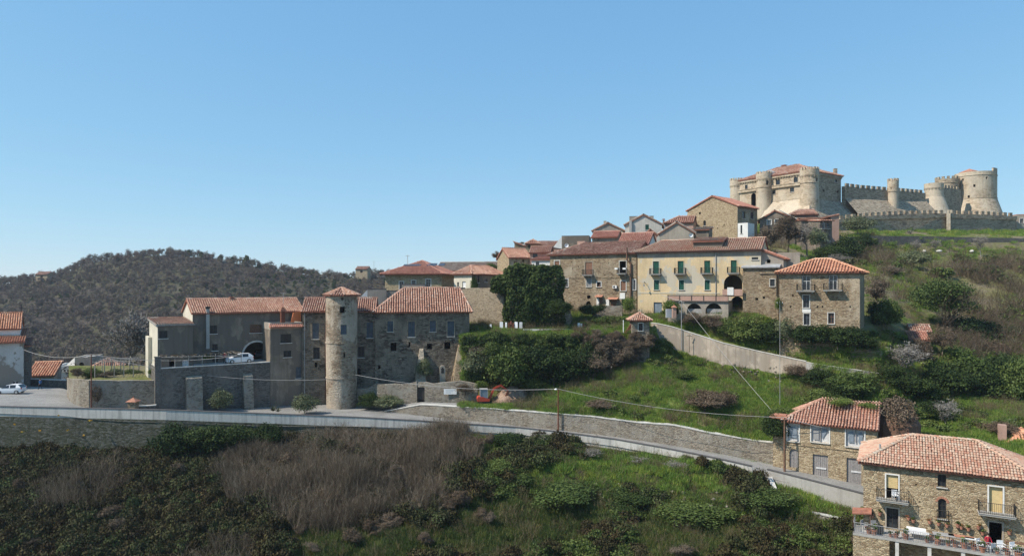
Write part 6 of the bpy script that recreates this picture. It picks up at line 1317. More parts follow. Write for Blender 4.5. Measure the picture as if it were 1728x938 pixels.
# --- hillside grass
ramp_face = lambda x, y: (x > 1092) & (x < 1375) & (y > np.interp(x, [1098, 1160, 1220, 1280, 1340, 1375], [540, 556, 574, 589, 602, 610])) & (y < np.interp(x, [1098, 1110, 1135, 1160, 1220, 1280, 1340, 1375], [574, 580, 590, 598, 616, 627, 633, 630]))
kp = lambda x, y, q: (q[:, 1] < 205) & (x > 770) & (x < 1850) & (y > 380) & ~ramp_face(x, y)
p = hill.sample(60000, kp); p2 = chill.sample(60000, kp); n2_ = np.array([mnoise.noise(Vector((a[0]*.06, a[1]*.06, 11))) for a in p2]); x2 = p2[:, 0]/p2[:, 1]*F+CX; p2 = p2[(n2_ > .08) | (p2[:, 1] > 174) | ((x2 < 1580) & (x2 > 1440) & (n2_ > -.25))]
p = np.concatenate([p, p2])
n1 = np.array([mnoise.noise(Vector((a[0]*.08, a[1]*.08, 1))) for a in p]); ok = (n1 > -.12) | (RNG.random(len(p)) < .25); xx = p[:, 0]/p[:, 1]*F+CX; yy = HY-p[:, 2]/p[:, 1]*F; ok &= ~((xx > 800) & (xx < 905) & (yy > 640) & (yy < 684)); p = p[ok]; n1 = n1[ok]
scatter('hillside_grass', gb, p, RNG.uniform(.4, 1.2, len(p))*(1+.5*(p[:, 1] > 125)), 'bright spring grass on the hillside', 'grass')
k2 = lambda x, y, q: ~ramp_face(x, y) & (q[:, 1] < 182) & ~((q[:, 1] > 163) & (x > 1480)) & (x > 780) & (x < 1850) & (y < 735) & (y > 395)
p = np.concatenate([hill.sample(5000, k2), chill.sample(16000, k2)])
n1 = np.array([mnoise.noise(Vector((a[0]*.1, a[1]*.14, 21))) for a in p]); x = p[:, 0]/p[:, 1]*F+CX
k = (n1 < -.05) | (n1 > .3) | ((x > 1450) & (n1 > -.12) & (p[:, 1] > 112)); scatter('dry_weeds', wd, p[k], RNG.uniform(.4, 1.1, k.sum())*(1+.6*(p[k][:, 1] > 125)), 'dry brown weeds in patches across the hillside', 'weeds')
lowb = [crownp('low_bush', 'leaf_mid', (1.1, 1.1, .7), 500, .15, 260+i, 7, cz=.5) for i in range(3)]
k = (n1 > .2) & (RNG.random(len(p)) < .16) | ((x > 1460) & (RNG.random(len(p)) < .22) & (n1 > -.05)); scatter('low_scrub', lowb, p[k], RNG.uniform(.5, 1.4, k.sum())*(1+.8*(p[k][:, 1] > 125)), 'low green scrub dotted over the hillside', 'scrub')
tw_s = [proto('twig_scrub', thicket(40, 1.1, 1.7, 270+i, lean=.45, r=.016, bend=.4, branch=3), 'twig') for i in range(3)]
k = ((x > 1440) & (p[:, 1] > 108) & (RNG.random(len(p)) < .45) & ((n1 > -.1) | (x > 1620))); scatter('bare_scrub', tw_s, p[k], RNG.uniform(.6, 1.5, k.sum())*(1+.5*(p[k][:, 1] > 125)), 'leafless brownish scrub on the castle hillside', 'scrub')
# weeds at the foot of walls
def strip(name, pts, n, protos, sc, lab, cat, spread=.5, dz=0):
    W = [P(*a) for a in pts]; L = [(b-a).length for a, b in zip(W[:-1], W[1:])]; tot = sum(L); out = []
    for i in range(n):
        t = random.uniform(0, tot); j = 0
        while t > L[j] and j < len(L)-1: t -= L[j]; j += 1
        q = W[j].lerp(W[j+1], t/L[j]); out.append((q.x+random.gauss(0, spread*.5), q.y-abs(random.gauss(0, spread)), q.z+dz))
    scatter(name, protos, np.array(out), RNG.uniform(sc[0], sc[1], n), lab, cat)
strip('wall_foot_weeds', [(x, yz(zat(y, d)-1.9, d)+2, d-.4) for x, y, d in PAR if x > 650], 220, wd+gb, (.4, 1.0), 'weeds and grass along the foot of the road parapet', 'weeds')
strip('wall_foot_weeds', [(780, 726, 98.6), (933, 739, 94.8), (1080, 750.5, 91.7), (1201, 766, 88.3), (1320, 789, 84.7)], 120, gb, (.3, .6), 'tufts of grass along the foot of the long stone retaining wall', 'grass', .25)
fl = proto('flower', leaf_crown(14, (.22, .22, .2), 3, .12, 290), 'leaf_bright'); M['flower_yellow'] = tones('yellow_flower', [(0, (.5, .25, .02)), (1, (.8, .5, .05))]); fl.data.materials[0] = M['flower_yellow']
for i, (x, y) in enumerate(((26, 718), (38, 731), (66, 729), (115, 728), (140, 737), (152, 712), (100, 703))):
    r = plant('yellow_wall_flower', [('flowers', fl)], P(x, y, 88.1), 1.1, ['topmost left', 'second from the left', 'third from the left', 'middle', 'lowest', 'rightmost', 'highest, near the parapet'][i]+' tuft of yellow flowers on the mossy wall', 'flower', 'yellow flowers growing on the mossy wall')
# --- individual bushes and trees ---------------------------------------------------------------
stem = proto('stem', bare_tree(2.2, 300, levels=2, r=.07, minr=.012), 'bark')
BP = {}
for nm, mt, R, n, leaf in (('ivy', 'leaf_dark', (3.0, 3.0, 2.6), 7500, .20), ('green', 'leaf_mid', (2.8, 2.8, 2.3), 5500, .19), ('olive', 'leaf_olive', (2.2, 2.2, 1.9), 4200, .16), ('bright', 'leaf_bright', (1.6, 1.6, 1.7), 2500, .14), ('laurel', 'leaf_dark', (2.0, 1.5, 1.9), 4500, .17)):
    BP[nm] = [(crownp('foliage', mt, R, int(n*1.5), leaf*.8, 310+j*7+len(nm), 26, cz=.8, shell=.6), R) for j in range(3)]
TW = [(proto('branches', merge(bare_tree(4.6, 340+j, levels=4, r=.1, spread=.9, kids=(5, 5, 4, 4), lenf=.66, trunkf=.22, minr=.022), leaf_crown(3600, (2.3, 2.3, 2.2), 16, .055, 345+j, asp=9, shell=.35)), 'twig'), (2.4, 2.4, 2.3)) for j in range(3)]
TWP = [(proto('branches', merge(bare_tree(6.5, 350+j, levels=4, r=.16, spread=.85, kids=(4, 4, 4, 4), lenf=.68, trunkf=.25, minr=.028), leaf_crown(1500, (2.9, 2.9, 2.8), 14, .06, 355+j, asp=9, shell=.35, cz=1.25)), 'twig_pale'), (3.0, 3.0, 3.2)) for j in range(2)]
_bi = [0]
def bush(x, y, w_, h_, kind, lab, cat='bush', d=None, group=None, name=None, z=None):
    """x: centre column, y: foot row, w_/h_: size in photo pixels"""
    g = P(x, y, d) if d else ground_hit(x, y)
    if g is None: print('no ground', x, y); return
    _bi[0] += 1; k = _bi[0] % 3
    if kind in ('twig', 'pale'):
        pr, R = (TW[k] if kind == 'twig' else TWP[k % 2]); parts = [('branches', pr)]
    else: pr, R = BP[kind][k]; parts = [('foliage', pr), ('stem', stem)]
    sx = w_/F*g.y/2/R[0]; sz = h_/F*g.y/2/R[2]; sy = (sx if sx < 1.6 else sx*.7)
    return plant(name or {'twig': 'bare_shrub', 'pale': 'bare_tree', 'ivy': 'ivy_clump', 'laurel': 'laurel_hedge_bush'}.get(kind, 'bush'), parts, g-Vector((0, 0, .15)), (sx, max(.4, sy), sz), lab, cat, group)
# bare shrubs and saplings standing out of the thicket
p = fore.sample(420, lambda x, y, q: (q[:, 1] > 35) & (x > -300) & (x < 1500)); x = p[:, 0]/p[:, 1]*F+CX
k = (x < 830) | (RNG.random(len(p)) < .18); p = p[k]; scatter('thicket_shrubs', [q[0] for q in TW], p, np.stack([RNG.uniform(.3, .7, len(p))]*2+[RNG.uniform(.2, .6, len(p))], 1), 'leafless shrubs standing out of the bramble thicket', 'scrub', tilt=.15)
# continuous shrub cover over the face of the garden cliff
_z = []
for i in range(520):
    x = random.uniform(788, 1098); t = random.random()*.92; X0 = P(x, 560, 109.6-.2*random.random()); zb0 = zat(float(np.interp(x, [798, 950, 1060, 1098], [655, 648, 612, 580])), 107)
    _z.append((X0.x, X0.y-.6-1.2*(1-t)-random.random()*.8, zb0+(X0.z-.35-zb0)*t-.5, x))
_z = np.array(_z); gx = _z[:, 3]+RNG.normal(0, 22, len(_z)); tws = [q[0] for q in TW]
cl = [crownp('cliff_shrub', 'leaf_mid', (1.5, 1.2, 1.2), 1500, .13, 330+i, 10, cz=.7) for i in range(2)]+[crownp('cliff_shrub', 'leaf_dark', (1.5, 1.2, 1.2), 1500, .13, 335+i, 10, cz=.7) for i in range(2)]
_z = _z[(gx < 1062)]; gx = gx[gx < 1062]
k = (gx < 985); scatter('cliff_greenery', cl, _z[k][:, :3], RNG.uniform(.5, 1.1, k.sum()), 'green shrubs and ivy covering the garden cliff', 'shrubbery'); scatter('cliff_bare_scrub', tws, _z[~k][:, :3], RNG.uniform(.3, .55, (~k).sum()), 'brown leafless scrub covering the right part of the garden cliff', 'scrub')
for a in (
 (800, 640, 50, 60, 'olive', 'grey-green creeper filling the corner between stone house and cliff', 'creeper', 107.5),
 (808, 610, 44, 44, 'twig', 'grey leafless vine at the very left of the garden cliff', 'vine', 108),
 (371, 694, 50, 46, 'olive', 'rounded olive-green bush against the grey terrace wall, between its buttresses'),
 (515, 699, 52, 40, 'olive', 'low olive bush beside the foot of the round tower'),
 (1062, 533, 27, 40, 'bright', 'yellow-green bush in front of the brown house, above the watch hut', 'bush', 118),
 (1132, 531, 36, 34, 'bright', 'yellow-green bush beside the garage door of the yellow house', 'bush', 113.5),
 (1313, 528, 15, 34, 'bright', 'small bright climber at the seam left of the orange-roofed house', 'climber', 104.5),
 (800, 500, 14, 40, 'green', 'creeper hanging on the corner of the cream corner house', 'climber', 138),
 (862, 658, 130, 90, 'green', 'large green bush spilling over the garden cliff, right of the long stone house', 'bush', 106),
 (935, 652, 120, 84, 'ivy', 'dark glossy ivy mass in the middle of the garden cliff', 'ivy', 106),
 (985, 642, 80, 74, 'ivy', 'right-hand ivy lobe of the garden cliff', 'ivy', 107),
 (1030, 625, 85, 66, 'twig', 'brown leafless shrub on the garden cliff beside the ivy', 'shrub', 107.5),
 (1052, 622, 54, 50, 'twig', 'brown leafless shrub under the watch hut', 'shrub', 107),
 (1000, 640, 70, 60, 'twig', 'leafless shrub hanging low on the garden cliff right of the ivy', 'shrub', 105.5),
 (818, 640, 40, 66, 'olive', 'greyish creeper at the left end of the garden cliff', 'creeper', 107.5),
 (830, 607, 60, 38, 'green', 'green lobe at the top left edge of the garden cliff', 'bush', 108),
 (1118, 600, 40, 36, 'green', 'small green bush at the foot of the concrete ramp wall'),
 (1100, 585, 30, 26, 'twig', 'bare brown shrub in the angle between hut and ramp wall'),
 (1255, 584, 78, 56, 'green', 'dark green bush on the bank below the stone annex', 'bush', 108.8),
 (1300, 592, 84, 62, 'ivy', 'big dark evergreen bush left of the orange-roofed house', 'bush', 107),
 (1205, 560, 60, 34, 'twig', 'grey leafless shrub below the arcade terrace', 'shrub', 110),
 (1170, 552, 50, 32, 'twig', 'brownish bare shrub beside the white panel at the lane', 'shrub', 112),
 (1228, 566, 44, 36, 'green', 'green bush between the bare shrub and the dark bank bush', 'bush', 109.6),
 (1330, 575, 50, 50, 'olive', 'grey-green bush at the left corner of the orange-roofed house', 'bush', 104.5),
 (1355, 588, 54, 50, 'laurel', 'leftmost laurel bush of the hedge below the orange-roofed house', 'hedge', 102.2),
 (1384, 588, 56, 50, 'laurel', 'second laurel bush from the left in the hedge', 'hedge', 101),
 (1414, 589, 58, 50, 'laurel', 'third laurel bush from the left in the hedge', 'hedge', 99.6),
 (1443, 590, 58, 50, 'laurel', 'fourth laurel bush from the left in the hedge', 'hedge', 98.4),
 (1467, 592, 38, 30, 'laurel', 'rightmost low laurel bush of the hedge', 'hedge', 97.4),
 (1313, 745, 56, 58, 'ivy', 'ivy clump swallowing the left corner of the mural house', 'ivy', 84.5),
 (1325, 708, 60, 26, 'green', 'green creeper over the wall top left of the mural house roof', 'creeper', 87),
 (1418, 683, 52, 16, 'bright', 'left cushion of creeper on the ridge of the mural house', 'creeper', 83.5),
 (1468, 688, 44, 14, 'bright', 'right cushion of creeper on the ridge of the mural house', 'creeper', 82),
 (1385, 690, 70, 40, 'green', 'green bush just above the left end of the mural house roof', 'bush', 93),
 (1425, 680, 70, 46, 'ivy', 'dark bush above the middle of the mural house roof', 'bush', 94),
 (1380, 655, 60, 40, 'ivy', 'dark bush on the slope below the lane kerb wall'),
 (1440, 665, 90, 44, 'green', 'wide green bush below the lane, above the mural house'),
 (1350, 645, 60, 40, 'twig', 'leafless grey shrub beside the lower end of the ramp wall'),
 (1190, 700, 90, 50, 'twig', 'largest grey leafless shrub in the middle of the grass slope'),
 (1225, 690, 50, 38, 'twig', 'smaller leafless shrub right of the largest one on the grass slope'),
 (1010, 690, 70, 22, 'twig', 'low leafless shrub on the left part of the grass slope'),
 (1150, 640, 44, 20, 'green', 'low green bush below the ramp wall middle'),
 (900, 660, 50, 26, 'green', 'low green bush above the earth heap'),
 (912, 760, 60, 36, 'pale', 'pale-branched tree leaning over the parapet', 'tree', 89),
 (862, 758, 70, 36, 'ivy', 'dark bush in front of the parapet under the pale branches', 'bush', 88.5),
 (915, 758, 60, 28, 'ivy', 'dark bush right of the pale branches in front of the parapet', 'bush', 88),
 (300, 775, 90, 72, 'ivy', 'big dark ivy mound against the mossy wall', 'ivy', 86.5),
 (350, 768, 90, 62, 'ivy', 'second dark ivy mound from the left against the mossy wall', 'ivy', 87),
 (405, 762, 80, 56, 'ivy', 'third dark ivy mound hanging over the parapet', 'ivy', 87.5),
 (450, 755, 60, 50, 'ivy', 'rightmost dark ivy mound beside the dry reeds', 'ivy', 88),
 (1085, 790, 60, 26, 'pale', 'bleached dead shrub in the grass right below the parapet', 'shrub', 84),
 (1000, 775, 50, 26, 'pale', 'left bleached dead shrub below the parapet', 'shrub', 85.5),
 (1140, 800, 50, 28, 'pale', 'rightmost bleached dead shrub below the parapet', 'shrub', 81),
 (1290, 850, 110, 34, 'green', 'broad dark bush below the gap in the parapet'),
 (1170, 880, 150, 36, 'green', 'broad bush in the middle of the lower slope'),
 (960, 840, 160, 32, 'green', 'bramble-like bush below the open grass, centre of the slope'),
 (1060, 850, 100, 28, 'ivy', 'dark bush right of the centre of the slope'),
 (840, 800, 80, 30, 'green', 'green bush at the right edge of the dry reeds'),
 (800, 760, 60, 34, 'twig', 'leafless shrub by the parapet at the end of the reeds'),
 (620, 690, 40, 34, 'ivy', 'ivy heap at the foot of the ruined garden wall, right of the tower', 'ivy', 104),
 (655, 688, 60, 26, 'olive', 'straggly creeper on the ruined garden wall', 'creeper', 104),
 (715, 640, 30, 42, 'olive', 'creeper growing on the buttress of the long stone house', 'creeper', 108.5),
 (785, 665, 44, 22, 'twig', 'brown shrub beside the white banner', 'shrub', 103.2),
 (812, 658, 26, 22, 'bright', 'fresh green weeds on the right end of the garden wall', 'bush', 104),
 (350, 607, 18, 12, 'green', 'small dark potted shrub on the grey house terrace', 'bush', 101.5),
 (131, 640, 30, 24, 'twig', 'leafless vine over the left end of the bastion garden', 'vine', 101),
 (155, 640, 36, 24, 'green', 'leafy shrub in the bastion garden beside the pole', 'bush', 103),
 (178, 640, 30, 20, 'twig', 'bare vine in the middle of the bastion garden', 'vine', 103),
 (222, 636, 40, 18, 'green', 'low green shrub at the right end of the bastion garden', 'bush', 107),
 (256, 632, 14, 14, 'bright', 'little bright bush against the stepped wall pier', 'bush', 103),
 (196, 634, 34, 16, 'olive', 'grey-green shrub under the garden pergola', 'bush', 106),
 (326, 690, 26, 50, 'twig', 'brown vine hanging over the broad buttress', 'vine', 99),
 (163, 688, 22, 46, 'twig', 'dark bare creeper on the bastion wall beside the rusty pole', 'creeper', 97),
 (1298, 430, 60, 64, 'twig', 'left of the tall reddish bare shrubs below the golden gable house', 'shrub', 152),
 (1330, 428, 70, 76, 'twig', 'middle and tallest of the bare shrubs below the castle houses', 'shrub', 152),
 (1362, 430, 64, 66, 'pale', 'pale bare tree right of the tall reddish shrubs', 'tree', 152),
 (1282, 432, 40, 48, 'twig', 'bare shrub nearest the yellow house roof', 'shrub', 148),
 (1378, 420, 40, 44, 'olive', 'grey-green shrub beside the blue-grey house', 'bush', 150),
 (1410, 452, 70, 30, 'pale', 'silvery shrub behind the orange roof', 'shrub', 125),
 (1425, 452, 60, 64, 'ivy', 'black-green ivy bank below the pink-cornered house', 'ivy', 150),
 (1400, 448, 56, 40, 'ivy', 'dark ivy bank behind the silvery shrub', 'ivy', 148),
 (1448, 395, 60, 36, 'olive', 'grey-green bush in front of the outer castle wall', 'bush', 176),
 (1455, 425, 50, 36, 'ivy', 'dark shrub at the left end of the lower castle wall', 'bush', 168),
 (1535, 397, 18, 10, 'pale', 'tiny silvery shrub on the grassy bank of the castle', 'shrub', 183),
 (1546, 428, 26, 30, 'pale', 'left slender bare tree before the lower castle wall', 'tree', 171),
 (1578, 428, 24, 28, 'pale', 'second slender bare tree before the lower castle wall', 'tree', 171),
 (1655, 432, 34, 40, 'pale', 'rightmost pale bare tree before the lower castle wall', 'tree', 170),
 (1540, 452, 70, 34, 'olive', 'grey-green bush on the slope under the lower castle wall', 'bush', 150),
 (1500, 470, 60, 30, 'twig', 'leafless shrub right of the orange roof', 'shrub', 140),
 (1480, 520, 50, 60, 'twig', 'bare shrub against the right side of the orange-roofed house', 'shrub', 110),
 (1490, 560, 60, 64, 'ivy', 'dark evergreen in the shade right of the orange-roofed house', 'tree', 108),
 (1500, 555, 50, 60, 'green', 'fresh green tree beside the dark evergreen', 'tree', 106),
 (1640, 590, 110, 66, 'ivy', 'dark rounded evergreen right of the umbrella pine', 'tree', 118),
 (1690, 580, 80, 40, 'ivy', 'dark evergreen at the right side of the slope', 'tree', 120),
 (1615, 625, 56, 50, 'bright', 'bright green rounded bush beside the end of the lane', 'bush', 104),
 (1500, 655, 70, 50, 'ivy', 'dark bush right below the end of the lane', 'bush', 95),
 (1545, 680, 80, 60, 'ivy', 'dark tree in the hollow above the creeper-covered house end', 'tree', 94),
 (1600, 680, 90, 80, 'ivy', 'dark leafy tree in the hollow on the right slope', 'tree', 96),
 (1660, 690, 110, 100, 'ivy', 'largest dark leafy tree of the right slope hollow', 'tree', 97),
 (1715, 700, 80, 110, 'green', 'leafy tree at the right edge above the orange roof', 'tree', 94),
 (1580, 660, 60, 50, 'ivy', 'dark clump between the two leafy trees', 'tree', 97),
 (1620, 650, 70, 56, 'green', 'mid-green tree just above the two dark leafy trees of the hollow', 'tree', 101),
 (1700, 655, 90, 70, 'ivy', 'dark tree at the right edge above the leafy edge tree', 'tree', 100),
 (1565, 705, 56, 36, 'ivy', 'dark low bush left of the gnarled bare fruit tree', 'bush', 90),
 (1650, 715, 90, 34, 'ivy', 'dark low bush right of the gnarled bare fruit tree', 'bush', 90),
 (1720, 740, 90, 40, 'olive', 'grey scrubby bush behind the pinkish chimney', 'bush', 84),
 (1690, 735, 70, 30, 'twig', 'leafless bush behind the near house roof'),
 (1530, 640, 90, 70, 'pale', 'spreading pale bare tree over the end of the lane', 'tree', 97),
 (1545, 620, 60, 60, 'twig', 'brown bare tree beside the little shed', 'tree', 102),
 (1690, 620, 100, 60, 'twig', 'grey leafless tree at the right side of the slope', 'tree', 112),
 (1598, 725, 60, 58, 'pale', 'gnarled bare fruit tree on the grass behind the near house', 'tree', 88),
 (1590, 600, 50, 60, 'twig', 'bare brown tree between the lane sheds and the bright bush', 'tree', 104),
 (880, 415, 12, 10, 'twig', 'small bare tree on the skyline above the gable house', 'tree', 180),
 (918, 418, 20, 14, 'twig', 'bare tree on the skyline right of the belvedere', 'tree', 180),
 (838, 440, 20, 20, 'twig', 'bare tree on the skyline left of the gable house', 'tree', 165),
 (828, 462, 30, 22, 'green', 'green bush on the skyline left of the gable house', 'bush', 160),
 (1190, 398, 24, 12, 'bright', 'yellow-green bush at the foot of the golden gable', 'bush', 160),
 (1000, 535, 50, 28, 'ivy', 'dark bush against the foot of the brown house', 'bush', 120),
 (945, 535, 50, 36, 'ivy', 'smaller ivy lobe right of the big ivy mass', 'ivy', 113),
 (1030, 548, 70, 20, 'green', 'low green patch on the garden terrace', 'bush', 117),
): bush(*a)
# the great ivy mass on the ruin
def mass(name, lab, cat, c, R, n, leaf, lumps, mt, seed, ln='ivy_leaves'):
    V, Fq, T = leaf_crown(n, R, lumps, leaf, seed, lr=(.30, .48)); r = thing(name, lab, cat, c)
    np_obj(ln, V, Fq, M[mt], r, tone=T); return r
def ivy_block(n, R, leaf, seed, ex=6):
    g = np.random.default_rng(seed); d = g.normal(0, 1, (n, 3)); d /= np.linalg.norm(d, axis=1)[:, None]; d[:, 2] = np.where(d[:, 2] < -.55, -d[:, 2], d[:, 2])
    r = (np.abs(d)**ex).sum(1)**(-1/ex); nz = np.array([mnoise.fractal(Vector((float(a), float(b), float(c)))*2.6, .6, 2.1, 4) for a, b, c in d*r[:, None]])
    p = d*r[:, None]*(1+.13*nz[:, None]-.10*g.random((n, 1))**2)*np.array(R); nrm = d*np.array([1, 1, 1.2])+g.normal(0, .55, (n, 3)); nrm /= np.linalg.norm(nrm, axis=1)[:, None]
    a = np.cross(nrm, g.normal(0, 1, (n, 3))); a /= np.linalg.norm(a, axis=1)[:, None]; b = np.cross(nrm, a); sz = leaf*g.uniform(.6, 1.3, n)[:, None]; p[:, 2] += R[2]*.72
    return np.stack([p-a*sz*.7, p-b*sz*.5, p+a*sz*.7, p+b*sz*.5], 1).reshape(-1, 3), np.arange(n*4).reshape(-1, 4), np.clip(g.random(n)*.7+.25+nz*.3, 0, 1)
ivy = thing('ivy_mass', 'huge dark ivy mass smothering a ruined tower, left of the brown house', 'ivy', P(900, 553, 118))
V, Fq, T = ivy_block(42000, (4.9, 3.6, 6.0), .26, 401); np_obj('ivy_leaves', V, Fq, M['leaf_dark'], ivy, tone=T)
V, Fq, T = ivy_block(9000, (3.2, 2.6, 1.8), .26, 405, 3.5); np_obj('overhanging_ivy', V+np.array([-4.0, -.4, 5.9]), Fq, M['leaf_dark'], ivy, tone=T)
core = MB(); cc_ = P(900, 556, 118); core.box(cc_.x-4.1, cc_.x+4.1, cc_.y-2.8, cc_.y+2.8, cc_.z-2, cc_.z+8.8); core.build('ruined_tower', M['stone_brown'], ivy)
cr = mass('creeper_mound', 'huge mound of dark leafless creeper over the right end of the mural house', 'creeper', P(1512, 750, 82), (3.2, 3.4, 3.0), 9000, .16, 26, 'twig', 402, 'creeper_stems')
V, Fq, T = leaf_crown(6000, (2.6, 2.8, 2.6), 20, .16, 403); o = np_obj('green_fringe', V+np.array([1.6, 1.6, .2]), Fq, M['leaf_mid'], cr, tone=T)
core = MB(); cc_ = P(1512, 755, 82); core.lathe([(2.6, -2), (2.6, 3), (1.6, 4.6)], (cc_.x, cc_.y, cc_.z), 12, ); core.build('dark_core', M['pole_wood'], cr)
# umbrella tree
r = thing('umbrella_tree', 'tall round-crowned green tree standing above the lane sheds', 'tree', P(1590, 600, 118))
V, Fq, T = leaf_crown(14000, (5.4, 4.6, 4.2), 26, .2, 410, cz=1.0); np_obj('crown', V+np.array([0, 0, 5.0]), Fq, M['leaf_mid'], r, tone=T)
V, Fq, T = bare_tree(13, 411, levels=3, r=.45, spread=.8, kids=(6, 5, 4), lenf=.75, trunkf=.35, minr=.04); np_obj('trunk', V, Fq, M['twig'], r, tone=T)
# bare tree behind the bastion garden
r = thing('bare_tree', 'large leafless tree behind the pergola garden, left of the grey house', 'tree', P(214, 640, 122))
V, Fq, T = bare_tree(16, 421, levels=5, r=.32, spread=1.0, kids=(5, 5, 5, 4, 3), lenf=.72, trunkf=.26, minr=.075); np_obj('branches', V, Fq, M['twig_pale'], r, tone=T)
# agaves in front of the annex
ag = MB()
for k in range(22):
    a = 6.283*k/22; e = .5+.6*(k % 3)/2; d_ = Vector((math.cos(a)*math.cos(e), math.sin(a)*math.cos(e), math.sin(e))); s_ = Vector((-math.sin(a), math.cos(a), 0))*.07
    ag.quad(-s_+Vector((0, 0, .05)), s_+Vector((0, 0, .05)), d_*.55+s_*.8, d_*.55-s_*.8); ag.quad(d_*.55-s_*.8, d_*.55+s_*.8, d_*1.05)
ag0 = ag.build('agave_leaves', M['leaf_olive']); COL.objects.unlink(ag0)
for x, y, s_, lab in ((461, 694, 1.0, 'left grey-green agave at the roadside below the annex'), (469, 695, .8, 'right smaller agave at the roadside below the annex')): plant('agave', [('leaves', ag0)], P(x, y, 99), s_, lab, 'agave')
# ================================================================== VEHICLES, PEOPLE, SMALL THINGS
def frame(o, ang):
    """local frame: x forward, y left, z up -> world"""
    c, s = math.cos(ang), math.sin(ang)
    return lambda x, y, z: Vector((o[0]+x*c-y*s, o[1]+x*s+y*c, o[2]+z))
def loft_secs(mb, secs, T, close=True):
    n = len(secs[0]); b = len(mb.v)
    for s in secs: mb.v.extend([tuple(T(*p)) for p in s])
    for i in range(len(secs)-1):
        for k in range(n):
            k2 = (k+1) % n; mb.f.append((b+i*n+k, b+i*n+k2, b+(i+1)*n+k2, b+(i+1)*n+k))
    mb.f.append(tuple(b+k for k in range(n))[::-1]); mb.f.append(tuple(b+(len(secs)-1)*n+k for k in range(n)))
def car(o, ang, lab, name='parked_car', L=3.9, group=None):
    r = thing(name, lab, 'car', o, group); T = frame(o, ang); k = L/3.9
    m = MB(); st = [(1.95, .45, .35, .62, .72), (1.85, .68, .26, .74, .78), (1.45, .80, .22, .86, .84), (.95, .83, .2, .94, .86), (.3, .84, .2, .96, .87), (-.9, .84, .2, .98, .87), (-1.5, .82, .24, 1.0, .86), (-1.85, .76, .32, .98, .80), (-1.95, .6, .4, .85, .7)]
    secs = []
    for x, w_, z0, z1, wt in st: secs.append([(x*k, -w_*.96, z0), (x*k, w_*.96, z0), (x*k, w_, (z0+z1)/2), (x*k, w_*.96, z1), (x*k, w_*.6, z1+.03), (x*k, -w_*.6, z1+.03), (x*k, -w_*.96, z1), (x*k, -w_, (z0+z1)/2)])
    loft_secs(m, secs, T); body = m.build('body', M['car_white'], r, smooth=False)
    # glasshouse
    pr = [(1.0, .93, .80), (.3, 1.36, .66), (-.2, 1.45, .64), (-1.4, 1.42, .63), (-1.9, .98, .76)]
    m = MB(); pts = pr
    for i in range(len(pts)-1):
        (x0, z0, w0), (x1, z1, w1) = pts[i], pts[i+1]
        if i in (1, 2): m.quad(T(x0*k, w0, z0), T(x1*k, w1, z1), T(x1*k, -w1, z1), T(x0*k, -w0, z0)); m.quad(T(x0*k, w0, z0), T(x1*k, w1, z1), T(x1*k, w1+.01, z1-.07), T(x0*k, w0+.01, z0-.07)); m.quad(T(x0*k, -w0, z0), T(x1*k, -w1, z1), T(x1*k, -w1-.01, z1-.07), T(x0*k, -w0-.01, z0-.07))
    for s in (1, -1): m.quad(*[T(x*k, s*(.842 if z < 1.05 else .66), z) for x, z in ((-1.15, .94), (-1.9, .96), (-1.88, 1.02), (-1.42, 1.42), (-1.15, 1.41))])
    for x, xt in ((-.25, -.25),):
        for s in (1, -1): m.quad(T((x+.04)*k, s*.845, .93), T((x-.06)*k, s*.845, .93), T((xt-.05)*k, s*.655, 1.40), T((xt+.04)*k, s*.655, 1.40))
    m.build('roof_panel', M['car_white'], r)
    m = MB()
    (x0, z0, w0), (x1, z1, w1) = pr[0], pr[1]; m.quad(T(x0*k, w0, z0), T(x1*k, w1, z1-.01), T(x1*k, -w1, z1-.01), T(x0*k, -w0, z0))
    (x0, z0, w0), (x1, z1, w1) = pr[3], pr[4]; m.quad(T(x0*k, w0, z0-.01), T(x1*k, w1, z1), T(x1*k, -w1, z1), T(x0*k, -w0, z0-.01))
    for s in (1, -1): m.quad(*[T(x*k, s*(.83 if z < 1.05 else .65), z) for x, z in ((.95, .94), (.33, 1.33), (-.2, 1.40), (-1.2, 1.38), (-1.3, .96))])
    m.build('windows', M['glass'], r)
    for x in (1.22, -1.25):
        for s in (1, -1):
            for nm, R0, wd, mt in (('tyre', .31, .2, 'rubber'),):
                c = Vector((x*k, s*.76, .31)); mm = MB(); n = 16
                for sd in (-.5, .5): mm.v.extend([tuple(T(c.x+R0*math.cos(6.283*q/n), c.y+sd*wd, c.z+R0*math.sin(6.283*q/n))) for q in range(n)])
                for q in range(n): mm.f.append((q, (q+1) % n, n+(q+1) % n, n+q))
                mm.f.append(tuple(range(n))[::-1]); mm.f.append(tuple(range(n, 2*n))); w_ = mm.build('wheel', M[mt], r)
                mm = MB(); y = c.y+s*(wd/2+.012)
                mm.v = [tuple(T(c.x, y, c.z))]+[tuple(T(c.x+.2*math.cos(6.283*q/12), y, c.z+.2*math.sin(6.283*q/12))) for q in range(12)]; mm.f = [(0, 1+q, 1+(q+1) % 12) for q in range(12)]; mm.build('rim', M['alloy'], w_)
    for s in (1, -1):
        m = MB(); m.obb(T(1.78*k, s*.62-.12, .62), T(1.93*k, s*.62-.12, .62)-T(1.78*k, s*.62-.12, .62), T(0, .24, 0)-T(0, 0, 0), (0, 0, .13)); m.build('headlight', M['lamp_glass'], r)
        m = MB(); m.obb(T(-1.93*k, s*.66-.09, .75), T(.1, 0, 0)-T(0, 0, 0), T(0, .18, 0)-T(0, 0, 0), (0, 0, .22)); m.build('tail_light', M['tail_red'], r)
    return r
g0 = math.atan2(pA.U.y, pA.U.x)
